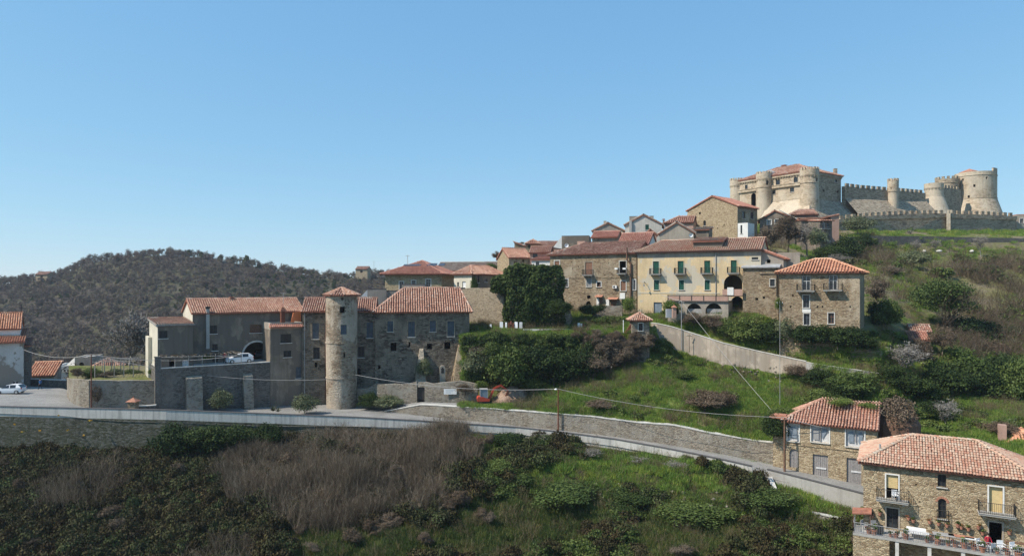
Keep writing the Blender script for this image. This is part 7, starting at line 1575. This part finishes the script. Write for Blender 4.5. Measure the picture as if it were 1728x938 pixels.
q = pA.out(-2.0); car(q.at(q.u(404), tz, 0), g0+math.pi, 'white hatchback parked on the grey house terrace in front of the arched carport', group='white hatchbacks')
p = P(18, 668.5, 106); car((p.x, p.y, zroad(18)-.01), math.radians(187), 'white hatchback parked on the plaza beside the peeling white building', group='white hatchbacks')
q = pB.out(-3.2); c2 = car(q.at(q.u(440), tz, 0), g0+1.2, 'car standing in the dark inside the arched carport', name='parked_car'); 
for o in c2.children:
    if o.name.startswith('body') or o.name.startswith('roof_panel'): o.data.materials[0] = M['iron']
# mini excavator
def excavator(o, ang):
    r = thing('mini_excavator', 'red mini excavator with a grey cab in front of the earth heap', 'excavator', o); T = frame(o, ang)
    def bx(m, x0, x1, y0, y1, z0, z1): m.obb(T(x0, y0, z0), T(x1, y0, z0)-T(x0, y0, z0), T(x0, y1, z0)-T(x0, y0, z0), (0, 0, z1-z0))
    for s in (-1, 1):
        m = MB(); pts = [(-.9, .1), (-.7, 0), (.7, 0), (.9, .1), (.95, .28), (.8, .42), (-.8, .42), (-.95, .28)]; m.prism([T(x, s*.62-.16, z) for x, z in pts], T(0, .32, 0)-T(0, 0, 0)); m.build('track', M['rubber'], r)
    m = MB(); pts = [(-1.05, .5), (.75, .5), (.75, .85), (.2, .95), (-.2, 1.15), (-.95, 1.2), (-1.1, .9)]; m.prism([T(x, -.72, z) for x, z in pts], T(0, 1.44, 0)-T(0, 0, 0)); m.build('body', M['red_paint'], r)
    m = MB(); pts = [(-.55, 1.15), (.5, .95), (.55, 1.7), (.4, 2.25), (-.6, 2.25)]; m.prism([T(x, -.62, z) for x, z in pts], T(0, 1.0, 0)-T(0, 0, 0)); cb = m.build('cab', M['cab_grey'], r)
    m = MB(); bx(m, -.68, .5, -.68, .44, 2.25, 2.33)
    for x in (-.6, .46):
        for y in (-.64, .38): bx(m, x-.04, x+.04, y-.03, y+.05, 1.0, 2.25)
    m.build('cab_frame', M['pole_grey'], r)
    def arm(nm, a, b, w0, w1, par=r):
        m = MB(); A_, B_ = T(*a), T(*b); d = (B_-A_).normalized(); sd = T(0, 1, 0)-T(0, 0, 0); up = sd.cross(d)
        m.prism([A_-up*w0-sd*.09, B_-up*w1-sd*.09, B_+up*w1-sd*.09, A_+up*w0-sd*.09], sd*.18); return m.build(nm, M['red_paint'], par)
    arm('boom', (.8, 0, .8), (1.5, 0, 2.3), .16, .14); arm('boom', (1.45, 0, 2.25), (2.5, 0, 2.75), .14, .12); arm('dipper', (2.45, 0, 2.8), (3.6, 0, 1.9), .12, .09)
    m = MB(); m.prism([T(x, -.25, z) for x, z in ((3.6, 1.95), (3.75, 1.6), (3.5, 1.2), (3.15, 1.1), (3.3, 1.5))], T(0, .5, 0)-T(0, 0, 0)); m.build('bucket', M['rust'], r)
    m = MB(); bx(m, 1.0, 1.1, -.7, .7, .1, .45); m.build('dozer_blade', M['iron'], r)
p = P(817, 681.5, 101.8); excavator(p, math.radians(8))
# earth heap
n = 26; V = []; Fq = []; c = P(864, 684, 104.8)
for i in range(n):
    for j in range(n):
        u = (i/(n-1)-.5)*2; v = (j/(n-1)-.5)*2; rr = math.hypot(u, v*1.0); h_ = max(0, 1-rr**1.6)*3.3; h_ += (.5*mnoise.fractal(Vector((u*3, v*3, 4)), .7, 2.2, 5))*(1 if rr < .9 else .2)
        V.append((c.x+u*4.0, c.y+v*2.6, c.z+h_-.35))
for i in range(n-1):
    for j in range(n-1): Fq.append((i*n+j, (i+1)*n+j, (i+1)*n+j+1, i*n+j+1))
tag(np_obj('earth_heap', np.array(V), np.array(Fq), M['earth_heap']), 'heap of freshly dug pinkish-brown earth behind the red excavator', 'earth heap')
# people -----------------------------------------------------------------------------
def person(o, ang, lab, pose='stand', shirt='blue_cloth', trousers='dark_cloth', name='person'):
    r = thing(name, lab, 'person', o, None)
    if pose == 'sit': hip = .50; knee = [(.42, .12, .48), (.42, -.12, .48)]; foot = [(.48, .12, .06), (.44, -.13, .06)]; toe = [(.62, .14, .03), (.58, -.15, .03)]; hx = 0
    else: hip = .92; knee = [(.16, .11, .5), (-.06, -.11, .5)]; foot = [(.22, .11, .08), (-.26, -.11, .1)]; toe = [(.4, .13, .04), (-.12, -.13, .04)]; hx = 0
    V = [(hx, 0, hip), (0, 0, hip+.22), (.0, 0, hip+.42), (0, 0, hip+.55), (.01, 0, hip+.62), (.03, 0, hip+.74), (.03, 0, hip+.82)]
    R_ = [(.15, .13), (.13, .11), (.16, .12), (.09, .08), (.055, .055), (.095, .08), (.07, .065)]
    E = [(0, 1), (1, 2), (2, 3), (3, 4), (4, 5), (5, 6)]
    for s in (0, 1):
        sg = 1 if s == 0 else -1; b = len(V)
        V += [(0, sg*.10, hip-.05), knee[s], foot[s], toe[s]]; R_ += [(.09, .09), (.06, .06), (.045, .045), (.035, .03)]; E += [(0, b), (b, b+1), (b+1, b+2), (b+2, b+3)]
        sh = len(V); fx = .25 if pose == 'sit' else (-.12 if sg > 0 else .15)
        V += [(0, sg*.19, hip+.5), (fx*.3-.03, sg*.25, hip+.24), (fx+.05, sg*.22, hip+.04), (fx+.1, sg*.215, hip-.03)]; R_ += [(.06, .06), (.043, .043), (.03, .03), (.035, .02)]; E += [(3, sh), (sh, sh+1), (sh+1, sh+2), (sh+2, sh+3)]
        for k_ in range(4):
            f = len(V); w_ = (k_-1.5)*.018; ln = (.06, .075, .07, .055)[k_]; V += [(fx+.115, sg*(.215+w_), hip-.07), (fx+.12, sg*(.21+w_), hip-.07-ln)]; R_ += [(.009, .009), (.008, .008)]; E += [(sh+3, f), (f, f+1)]
        f = len(V); V += [(fx+.15, sg*.2, hip-.06)]; R_ += [(.009, .009)]; E += [(sh+3, f)]
    me = bpy.data.meshes.new('body'); me.from_pydata(V, E, []); ob = bpy.data.objects.new('body', me); COL.objects.link(ob)
    md = ob.modifiers.new('skin', 'SKIN'); me.skin_vertices.new() if not me.skin_vertices else None
    for i, rr in enumerate(R_): me.skin_vertices[0].data[i].radius = rr
    me.skin_vertices[0].data[0].use_root = True
    sb = ob.modifiers.new('sub', 'SUBSURF'); sb.levels = 1; sb.render_levels = 1
    dg = bpy.context.evaluated_depsgraph_get(); m2 = bpy.data.meshes.new_from_object(ob.evaluated_get(dg)); ob.modifiers.clear(); ob.data = m2
    m2.materials.clear()
    for q_ in ('skin', shirt, trousers): m2.materials.append(M[q_])
    for pl_ in m2.polygons:
        c = pl_.center; z = c.z; arm_low = abs(c.y) > .17 and z < hip+.08 and (pose != 'sit' or z > hip-.2)
        pl_.material_index = 0 if (z > hip+.58 or (arm_low and abs(c.y) > .185)) else (1 if z > hip+.02 else 2); pl_.use_smooth = True
    ob.parent = r
    hm = MB(); hm.lathe([(.0, .13), (.05, .125), (.085, .09), (.1, .03), (.095, -.02)], (.015, 0, hip+.74), 12, cap=False); hr = hm.build('hair', M['hair'], smooth=True); hr.parent = r
    r.rotation_euler = (0, 0, ang); return r
p = P(68, 667, 111); person((p.x, p.y, zroad(68)), math.radians(160), 'person in a blue top walking across the plaza behind the parked car', shirt='blue_cloth')
q = pA.out(-2.6); person(q.at(q.u(379), tz), math.radians(-60), 'person in a red top standing on the grey house terrace left of the car', shirt='red_cloth')
f = NH.side['f']
def tp(x, o): return f.at(f.out(o).u(x), NZ-.05, o)
person(tp(1667, 1.2), math.radians(-100), 'person in a red top sitting on the near house terrace by the right doorway', pose='sit', shirt='red_cloth')
# terrace furniture --------------------------------------------------------------------
def chair(o, ang, lab, group, mt='plastic_white'):
    r = thing('garden_chair', lab, 'chair', o, group); T = frame(o, ang)
    def bx(nm, x0, x1, y0, y1, z0, z1): m = MB(); m.obb(T(x0, y0, z0), T(x1, y0, z0)-T(x0, y0, z0), T(x0, y1, z0)-T(x0, y0, z0), (0, 0, z1-z0)); m.build(nm, M[mt], r)
    bx('seat', -.24, .24, -.24, .24, .40, .45)
    for x in (-.22, .2):
        for y in (-.22, .2): bx('leg', x, x+.04, y, y+.04, 0, .40)
    bx('backrest', -.26, -.22, -.24, .24, .45, .88)
    for y in (-.27, .23): bx('armrest', -.22, .22, y, y+.04, .62, .65)
    return r
chair(tp(1459, 1.2), -.9, 'grey-white chair at the far left end of the near house terrace', 'terrace chairs', 'pole_grey'); chair(tp(1476, 1.0), -1.6, 'second grey-white chair from the left on the near house terrace', 'terrace chairs', 'pole_grey')
chair(tp(1655, 1.6), -1.2, 'white chair just left of the seated person in red', 'terrace chairs'); chair(tp(1672, 2.0), 1.8, 'white chair in front of the seated person in red', 'terrace chairs'); chair(tp(1690, 1.3), -1.7, 'white chair right of the dark terrace doorway', 'terrace chairs'); chair(tp(1712, 1.2), -1.4, 'rightmost white chair on the near house terrace', 'terrace chairs')
chair(f.at(f.u(1511), NH.ops['f'][0][2]+.03, .45), -1.7, 'white chair on the upper left balcony under the ochre blind', 'terrace chairs')
def table(o, ang, lab, L=1.5, W_=.8, mt='plastic_white', cloth=True):
    r = thing('garden_table', lab, 'table', o); T = frame(o, ang)
    def bx(nm, x0, x1, y0, y1, z0, z1, mm=mt): m = MB(); m.obb(T(x0, y0, z0), T(x1, y0, z0)-T(x0, y0, z0), T(x0, y1, z0)-T(x0, y0, z0), (0, 0, z1-z0)); m.build(nm, M[mm], r)
    bx('tabletop', -L/2, L/2, -W_/2, W_/2, .7, .74)
    for x in (-L/2+.05, L/2-.1):
        for y in (-W_/2+.05, W_/2-.1): bx('leg', x, x+.05, y, y+.05, 0, .7)
    if cloth: bx('tablecloth_drop', -L/2-.01, L/2+.01, -W_/2-.015, -W_/2-.003, .35, .745)
ug = math.atan2(f.U.y, f.U.x)
table(tp(1546, .9), ug, 'white-covered table against the wall, left half of the near house terrace'); table(tp(1550, 1.8), ug, 'low white bench-like table in front of the white-covered table', 1.6, .5, 'plastic_white', False)
table(tp(1592, 1.3), ug+.1, 'grey-topped table in the middle of the near house terrace', 1.6, .9, 'pole_grey', False); table(tp(1622, 1.1), ug, 'long table with a reddish top beside the grey-topped one', 1.9, .6, 'terracotta', False); table(tp(1640, 1.3), ug, 'narrow white table left of the seated person in red', 1.0, .5, 'plastic_white', False); table(tp(1716, .6), ug, 'wooden shelf table with flower pots at the right end of the terrace', 1.6, .4, 'pole_wood', False)
potb = MB(); potb.lathe([(.11, 0), (.16, .24), (.18, .24), (.18, .28), (.15, .28), (.14, .22)], n=10, cap=False); potm = potb.build('pot_shape', M['terracotta']); COL.objects.unlink(potm)
pl_a = crownp('leaves', 'leaf_mid', (.24, .24, .24), 90, .09, 500, 4, cz=1.9); pl_b = crownp('leaves', 'leaf_bright', (.2, .2, .2), 60, .09, 501, 3, cz=2.2)
M['flower_red'] = tones('red_flowers', [(0, (.04, .07, .02)), (.5, (.09, .12, .03)), (.7, (.4, .04, .05)), (1, (.6, .1, .1))]); pl_c = crownp('leaves', 'flower_red', (.22, .22, .2), 90, .08, 502, 4, cz=2.1)
k = 0
floorp = [(1466, 2.2, 'at the far left end of the railing'), (1475, 2.2, 'by the left chairs'), (1503, 2.1, 'under the left door'), (1512, 2.2, 'right of the left door'), (1528, 2.1, 'left of the white table'), (1564, 2.1, 'right of the low white bench'), (1571, 1.2, 'behind the railing near the middle'), (1582, 2.2, 'left of the grey-topped table'), (1600, 2.2, 'right of the grey-topped table'), (1612, 2.2, 'below the long reddish table'), (1627, 2.1, 'at the right end of the reddish table'), (1630, 1.5, 'beside the narrow white table'), (1644, 2.2, 'before the narrow white table'), (1658, 2.3, 'left of the person in red'), (1683, 2.3, 'right of the person in red'), (1700, 2.2, 'near the right chairs'), (1718, 2.2, 'at the right frame edge')]
for x, o_, w_ in floorp:
    k += 1; plant('flower_pot', [('pot', potm), ('leaves', (pl_a, pl_c, pl_b)[k % 3])], tp(x, o_), 1+.35*(k % 3), 'terracotta flower pot on the terrace floor, '+w_, 'flower pot', 'flower pots on the near house terrace')
wallp = [(1472, 872, 'above the leftmost chair'), (1485, 868, 'left of the lower left door'), (1533, 876, 'right of the lower left door'), (1541, 880, 'just over the white-covered table'), (1569, 882, 'left below the arched window guard'), (1584, 885, 'under the arched window guard'), (1598, 888, 'right below the arched window guard'), (1616, 888, 'left of the middle pair on the wall'), (1622, 891, 'right of the middle pair on the wall'), (1634, 894, 'second left of the right doorway'), (1651, 891, 'nearest the right doorway, upper'), (1658, 901, 'nearest the right doorway, lower'), (1703, 900, 'right of the right doorway')]
for x, y, w_ in wallp:
    k += 1; r = plant('flower_pot', [('pot', potm), ('leaves', (pl_c, pl_a)[k % 2])], f.pxat(x, y, .22), .95, 'terracotta flower pot hung on the wall, '+w_, 'flower pot', 'flower pots hung on the near house wall')
    m = MB(); q_ = f.pxat(x, y, .02); m.obb(q_-f.U*.15-Vector((0, 0, .02)), f.U*.3, f.N*.3, (0, 0, .02)); b_ = m.build('bracket', M['iron']); b_.parent = r; b_.data.transform(Matrix.Rotation(-r.rotation_euler.z, 4, 'Z') @ Matrix.Translation(-r.location)); b_.scale = (1/.95,)*3
r = thing('barrel', 'black barrel on the terrace left of the lower left door', 'barrel', tp(1485, 1.5)); p = tp(1485, 1.5); m = MB(); m.lathe([(.26, 0), (.31, .2), (.31, .55), (.26, .75), (.2, .76)], p, 14); m.build('drum', M['rubber'], r); m = MB(); m.lathe([(.315, .2), (.325, .22), (.315, .25)], p, 14, cap=False); m.lathe([(.315, .5), (.325, .52), (.315, .55)], p, 14, cap=False); m.build('hoop', M['iron'], r)
r = thing('blue_crate', 'blue plastic crate at the right end of the near terrace', 'crate', tp(1722, 2.0)); p = tp(1722, 2.0); m = MB(); m.box(p.x-.3, p.x+.3, p.y-.2, p.y+.2, p.z, p.z+.04); [m.box(p.x+a, p.x+b, p.y+c_, p.y+d_, p.z+.04, p.z+.35) for a, b, c_, d_ in ((-.3, .3, -.2, -.17), (-.3, .3, .17, .2), (-.3, -.27, -.17, .17), (.27, .3, -.17, .17))]; m.build('shell', M['blue_cloth'], r); m = MB(); m.box(p.x-.32, p.x+.32, p.y-.22, p.y-.2, p.z+.3, p.z+.36); m.build('rim', M['blue_cloth'], r)
r = thing('canopy', 'small tiled canopy over the left end of the near house terrace', 'canopy', f.at(-.4, NZ+1.2, .6)); m = MB(); m.prism([f.at(-.9, NZ+1.15, .9), f.at(.7, NZ+1.35, .9), f.at(.7, NZ+1.65, .05), f.at(-.9, NZ+1.45, .05)], (0, 0, .1)); m.build('roof', M['under_tile'], r)
for u in (-.8, .6): m = MB(); m.tube([f.at(u, NZ-.05, .85), f.at(u, NZ+1.2, .85)], .04, 5); m.build('post', M['pole_wood'], r)
# garden terrace clutter ------------------------------------------------------------------
def board(x, yb, w_, h_, d, mt, lab, lean=.15, cat='board', name='leaning_board', group=None):
    p = P(x, yb, d); wv = w_/F*d; hv = h_/F*d; m = MB(); m.prism([p+Vector((-wv/2, 0, 0)), p+Vector((wv/2, 0, 0)), p+Vector((wv/2, lean*hv, hv)), p+Vector((-wv/2, lean*hv, hv))], (0, .05, 0)); o = m.build(name, M[mt]); tag(o, lab, cat, group)
gd = 114
for x, w_, h_, mt, lab in ((828, 3, 11, 'white', 'narrow white board leaning by the ruin wall, leftmost on the garden terrace'), (846, 5.5, 15, 'white', 'wide white board at the foot of the ivy mass, left of the rusty boards'), (854, 3, 14, 'white', 'slim white board between the wide one and the rusty boards'), (871, 5, 15, 'white', 'white board right of the rusty boards'), (879, 5, 14.5, 'white', 'rightmost white board of the row under the ivy mass'), (858.5, 2.2, 14, 'rust', 'leftmost rusty red board under the ivy mass'), (862, 2.4, 16, 'rust', 'middle rusty red board under the ivy mass'), (866, 2.2, 13, 'rust', 'rightmost rusty red board under the ivy mass'), (977, 4, 13, 'white', 'white board leaning beside the rusty sheets, centre of the garden terrace'), (981, 3, 12, 'white', 'second white board touching the rusty sheets'), (985, 3, 12, 'rust', 'rusty sheet beside the central white boards'), (989, 2.5, 11, 'rust', 'smaller rusty sheet beside the central white boards')):
    board(x, 558, w_, h_, gd, mt, lab, lean=.15+random.uniform(-.1, .25))
p = P(882.5, 565, 112.5); m = MB(); m.obb(p, (3.3, 0, 0), (0, .25, 0), (0, 0, .95)); tag(m.build('white_wall_panel', M['white_plaster']), 'low bright white wall panel above the garden cliff', 'wall')
p = P(843, 559.5, 113); m = MB(); m.obb(p, (2.1, 0, 0), (0, .7, 0), (0, 0, .4)); tag(m.build('trough', M['white']), 'low white trough in front of the boards under the ivy mass', 'trough')
r = thing('fence', 'thin pale rail fence along the top of the garden cliff', 'fence', P(960, 562, 112))
ft = [P(805, 560, 112), P(850, 561, 112), P(882, 560, 112), P(916, 556, 112.3), P(1000, 555, 112.5), P(1064, 555, 112.5)]
for a, b in zip(ft[:-1], ft[1:]): m = MB(); m.tube([a, b], .05, 4); m.build('rail', M['cap'], r)
for i in range(14):
    t = i/13*5*.9999; a = ft[int(t)].lerp(ft[int(t)+1], t-int(t)); m = MB(); m.tube([a-Vector((0, 0, 1.2)), a+Vector((0, 0, .05))], .045, 4); m.build('post', M['bark_pale'], r)
for x, lab, mt in ((1022, 'left pale blue tarpaulin heap on the garden terrace', 'tarp'), (1034, 'right pale blue-white tarpaulin heap beside the hut', 'plastic_white')):
    c = P(x, 561, 113); V, Fq, T = [], [], 0; n = 9
    for i in range(n):
        for j in range(n): u = i/(n-1)*2-1; v = j/(n-1)*2-1; V.append((c.x+u*.75, c.y+v*.5, c.z+max(0, 1-(u*u+v*v)*.6)*.85+.15*mnoise.noise(Vector((u*3, v*3, x)))))
    for i in range(n-1):
        for j in range(n-1): Fq.append((i*n+j, (i+1)*n+j, (i+1)*n+j+1, i*n+j+1))
    tag(np_obj('tarpaulin', np.array(V), np.array(Fq), M[mt]), lab, 'tarpaulin')
for x, x2, lab, mt in ((1052, 1052, 'upright white post left of the red planks at the hut', 'white'), (1054, 1066, 'left red plank leaning on the watch hut', 'rust'), (1057, 1067, 'middle red plank leaning on the watch hut', 'rust'), (1060, 1067.5, 'right red plank leaning on the watch hut', 'rust')):
    m = MB(); m.tube([P(x, 562, 110), P(x2, 540 if x == x2 else 545, 110)], .07, 4); tag(m.build('plank', M[mt]), lab, 'plank')
polywall('garden_path_wall', 'low pale path edge rising to the brown house behind the garden terrace', 'wall', [(975, 553, 558, 118), (1010, 544, 550, 120), (1060, 533, 540, 122)], .4, 'concrete', cap='cap', bury=1.2, step=2)
polywall('ruin_wall', 'tall warm stone ruin wall between the long stone house and the ivy mass', 'wall', [(780, 488, 560, 127), (800, 486, 560, 124.5), (825, 485.5, 559, 121.5), (850, 484, 558, 118.5)], 1.2, 'stone_warm', bury=3, step=1.5, jit=.12)
polywall('garden_rock_wall', 'pinkish rock wall below the right part of the ivy mass', 'wall', [(925, 528, 556, 118), (945, 520, 556, 117), (962, 524, 556, 117.5), (966, 535, 556, 120)], 1.0, 'stone_warm', bury=1.5, step=.8, jit=.3)
polywall('garden_rock_wall', 'low rubble wall in front of the brown house door canopies', 'wall', [(1000, 518, 530, 122.5), (1050, 515, 528, 121)], .6, 'stone_wall', bury=1.5, step=.8, jit=.15)
# little wayside shrine and roadside shrine
def shrine(x, yb, yt, d, w_, lab, mt='terracotta', body='stone_brown'):
    p = P(x, yb, d); h_ = (yb-yt)/F*d; r = thing('wayside_shrine', lab, 'shrine', p); m = MB(); m.box(p.x-w_, p.x+w_, p.y-w_, p.y+w_, p.z-.8, p.z+h_*.62); m.build('pillar', M[body], r)
    m = MB(); z = p.z+h_*.62; a = [Vector((p.x+s*w_*1.45, p.y+t*w_*1.45, z)) for s, t in ((-1, -1), (1, -1), (1, 1), (-1, 1))]; tpz = Vector((p.x, p.y, p.z+h_*.9))
    for i in range(4): m.quad(a[i], a[(i+1) % 4], tpz)
    m.quad(*a[::-1]); m.build('roof', M[mt], r); m = MB(); m.tube([tpz-Vector((0, 0, .1)), tpz+Vector((0, 0, h_*.1))], .05, 5); m.build('finial', M[mt], r)
shrine(225, 691, 668, 94.5, .5, 'small brick roadside shrine with a red tiled cap below the bastion wall'); shrine(1137.5, 528, 513, 111.5, .3, 'little red-topped shrine pillar beside the lane by the yellow house', body='pink_plaster')
p = P(1124, 536, 112.3); m = MB(); m.obb(p, (1.0, .25, 0), (-.03, .08, 0), (0, 0, 1.45)); r = thing('white_sign_panel', 'blank white panel leaning at the top of the lane', 'panel', p); m.build('sheet', M['white'], r); m = MB(); m.tube([p+Vector((.1, .1, -.4)), p+Vector((.1, .1, 1.4))], .04, 4); m.build('post', M['iron'], r); m = MB(); m.tube([p+Vector((.9, .3, -.4)), p+Vector((.9, .3, 1.4))], .04, 4); m.build('post', M['iron'], r)
# poles and cables ------------------------------------------------------------------------
def pole(x, yt, yb, d, rad, mt, lab, head=None, name='utility_pole', group=None, cat='pole'):
    a = P(x, yb, d); z1 = zat(yt, d); r = thing(name, lab, cat, a, group); m = MB(); m.tube([a-Vector((0, 0, .6)), Vector((a.x, a.y, z1))], [rad*1.15, rad*.8], 8); m.build('shaft', M[mt], r)
    t = Vector((a.x, a.y, z1))
    if head == 'lamp': m = MB(); m.tube([t-Vector((0, 0, .1)), t+Vector((-.25, -.5, .15)), t+Vector((-.35, -.9, .15))], .04, 5); m.build('arm', M[mt], r); m = MB(); m.lathe([(.02, .1), (.16, .05), (.22, -.05), (.1, -.12)], t+Vector((-.4, -.95, .12)), 10); m.build('lamp_head', M['white'], r)
    else:
        m = MB(); m.obb(t-Vector((.45, .04, .35)), (.9, 0, 0), (0, .08, 0), (0, 0, .08)); m.build('crossarm', M['iron'], r)
        for s in (-.38, .38): m = MB(); m.lathe([(.03, 0), (.05, .05), (.03, .1), (.04, .14)], t+Vector((s, 0, -.27)), 6); m.build('insulator', M['white'], r)
    return t
T1 = pole(942, 656, 729, 94.6, .09, 'rust', 'rusty lamp pole in front of the long retaining wall', 'lamp', 'street_lamp', cat='street lamp')
T2 = pole(1324, 704, 790, 82.2, .13, 'pole_wood', 'brown timber pole at the left corner of the mural house')
T3 = pole(1150, 508, 583, 110.2, .07, 'pole_grey', 'grey pole rising from the ramp wall in front of the arcade terrace')
pole(1163, 563, 588, 109.2, .05, 'iron', 'short dark post standing in front of the ramp wall', name='post')
T4 = pole(1316, 508, 683, 95, .035, 'pole_grey', 'very thin pale pole in front of the orange-roofed stone house')
T5 = pole(154, 598, 690, 96.4, .08, 'rust', 'rusty pole against the bastion wall')
T6 = pole(1207, 700, 713, 94, .05, 'bark_pale', 'thin stake in the grass slope', name='stake')
def cable(a, b, sag, lab, rad=.024, n=14):
    pts = [Vector(a).lerp(Vector(b), k/n)-Vector((0, 0, sag*4*(k/n)*(1-k/n))) for k in range(n+1)]; m = MB(); m.tube(pts, rad, 4); tag(m.build('cable', M['wire']), lab, 'cable')
cable(T1, T2, .8, 'cable from the rusty lamp pole down to the brown timber pole', .024); cable(T1, P(599, 632, 104), .9, 'cable from the rusty lamp pole to the round tower', .03); cable(P(553, 640, 104.5), T5, 1.3, 'cable from the round tower across the terrace wall to the rusty pole', .028)
cable(P(1116, 497, 117), T3, .1, 'short cable from the yellow house wall to the grey pole', .04); cable(T3, P(1308, 699, 88), .3, 'pale cable running steeply from the grey pole down to the mural house', .026)
cable(T2, P(1480, 735, 79.5), .3, 'cable from the brown timber pole along the mural house front', .03); cable(T5, P(400, 600, 100.5), .8, 'cable from the rusty pole to the carport of the grey house', .03); cable(T5, P(40, 590, 112), .8, 'cable from the rusty pole to the peeling white building', .03)
def antenna(x, yt, yb, d, lab):
    a = P(x, yb, d); z1 = zat(yt, d); r = thing('antenna', lab, 'antenna', a); m = MB(); m.tube([a-Vector((0, 0, 1.5)), Vector((a.x, a.y, z1))], .05, 4); m.build('mast', M['pole_grey'], r); m = MB()
    for k in range(4): m.tube([(a.x-.5+.05*k, a.y-.3+k*.2, z1-.1), (a.x+.5-.05*k, a.y-.3+k*.2, z1-.1)], .03, 3)
    m.tube([(a.x, a.y-.4, z1-.1), (a.x, a.y+.4, z1-.1)], .03, 3); m.build('rods', M['pole_grey'], r, kind='stuff')
antenna(688, 431, 446, 149, 'roof antenna on the ridge of the skylight house'); antenna(631, 441, 458, 300, 'antenna mast on the skyline left of the skylight house'); antenna(478, 494, 508, 113, 'antenna on the grey house roof'); antenna(1168, 369, 378, 172, 'small antenna left of the golden gable house'); antenna(1119, 371, 380, 170, 'small antenna by the salmon hip roof')
# street lamp bracket on the yellow house
fy = pE; r = thing('wall_lamp', 'curled iron wall lamp at the left of the yellow house front', 'lamp', fy.pxat(1090, 482, .1)); a = fy.pxat(1089, 478, .0); m = MB(); m.tube([a, a+fy.N*.5+Vector((0, 0, .25)), a+fy.N*.9+Vector((0, 0, 0)), a+fy.N*.9-Vector((0, 0, .25))], .05, 5); m.build('bracket', M['iron'], r); m = MB(); m.lathe([(.05, .1), (.16, 0), (.1, -.22)], a+fy.N*.9-Vector((0, 0, .3)), 8); m.build('lantern', M['cab_grey'], r)
# satellite dishes
for x, y, d, lab in ((1166, 397, 143.5, 'white satellite dish on the edge of the yellow house roof'), (956, 414, 139, 'small white dish by the brown house chimney')):
    c = P(x, y, d); r = thing('satellite_dish', lab, 'satellite dish', c); m = MB(); m.lathe([(.02, 0), (.25, .04), (.42, .14)], (0, 0, 0), 12, cap=False); m.v = [tuple(c+Vector((v[0], -v[2], v[1]))) for v in m.v]; m.build('dish', M['white'], r); m = MB(); m.tube([c+Vector((0, .02, 0)), c+Vector((0, .1, -1.2))], .04, 4); m.build('mast', M['pole_grey'], r)
# white stones and goats-like pale rocks on the slope under the castle
for i, (x, y, w_, lab) in enumerate(((1585, 424, 10, 'long white rock at the foot of the lower castle wall'), (1640, 424, 5, 'small white rock near the rightmost pale bare tree'), (1560, 424, 4, 'little pale rock near the slender bare trees'))):
    g = P(x, y, 169); m = MB(); bm_ = []; 
    V, Fq = [], []; n = 8
    for a in range(n):
        for b in range(n):
            th = math.pi*a/(n-1); ph_ = 6.283*b/n; v = Vector((math.sin(th)*math.cos(ph_), math.sin(th)*math.sin(ph_), math.cos(th))); k_ = 1+.35*mnoise.noise(v*2+Vector((i, 0, 0))); V.append((g.x+v.x*k_*w_/F*169/2, g.y+v.y*k_*.6, g.z+v.z*k_*.35))
    for a in range(n-1):
        for b in range(n): Fq.append((a*n+b, (a+1)*n+b, (a+1)*n+(b+1) % n, a*n+(b+1) % n))
    tag(np_obj('rock', np.array(V), np.array(Fq), M['cap']), lab, 'rock')
# rubble outcrops on the lower slope and hillside
rk = MB()
for i in range(5):
    pass
RK = []
for sd in range(4):
    n = 7; V, Fq = [], []
    for a in range(n):
        for b in range(n):
            th = math.pi*a/(n-1); ph_ = 6.283*b/n; v = Vector((math.sin(th)*math.cos(ph_), math.sin(th)*math.sin(ph_), math.cos(th))); k_ = 1+.5*mnoise.noise(v*1.7+Vector((sd*9, 0, 0))); V.append((v.x*k_*.4, v.y*k_*.35, v.z*k_*.3))
    for a in range(n-1):
        for b in range(n): Fq.append((a*n+b, (a+1)*n+b, (a+1)*n+(b+1) % n, a*n+(b+1) % n))
    RK.append(np_obj('rubble_stone', np.array(V), np.array(Fq), M['stone_wall'], link=False))
pts = []
for cx_, cy_, sx_, sy_, n in ((1020, 832, 22, 10, 40), (1150, 850, 26, 9, 30), (1210, 855, 18, 7, 16), (1305, 648, 12, 8, 18), (985, 742, 20, 4, 18), (1190, 640, 30, 6, 26), (1240, 625, 60, 5, 30), (800, 650, 14, 12, 40), (1110, 640, 60, 12, 14)):
    for i in range(n):
        g = ground_hit(cx_+random.gauss(0, sx_), cy_+random.gauss(0, sy_))
        if g is not None and g.y < 130: pts.append((g.x, g.y, g.z+.05))
scatter('rubble', RK, np.array(pts), RNG.uniform(.15, .75, len(pts)), 'pale rubble stones showing through the grass', 'rubble', tilt=.5)
# ================================================================== AIR
hb = MB(); hb.box(-1300, 1300, -60, 1150, -81, 62)
hm = bpy.data.materials.new('thin_air'); hm.use_nodes = True; ht = hm.node_tree; ht.nodes.clear()
ho = ht.nodes.new('ShaderNodeOutputMaterial'); hv = ht.nodes.new('ShaderNodeVolumePrincipled'); hv.inputs['Color'].default_value = (.80, .88, 1.0, 1); hv.inputs['Density'].default_value = 0.00016; hv.inputs['Anisotropy'].default_value = .2
ht.links.new(hv.outputs[0], ho.inputs['Volume']); hb.build('haze', hm, kind='stuff')
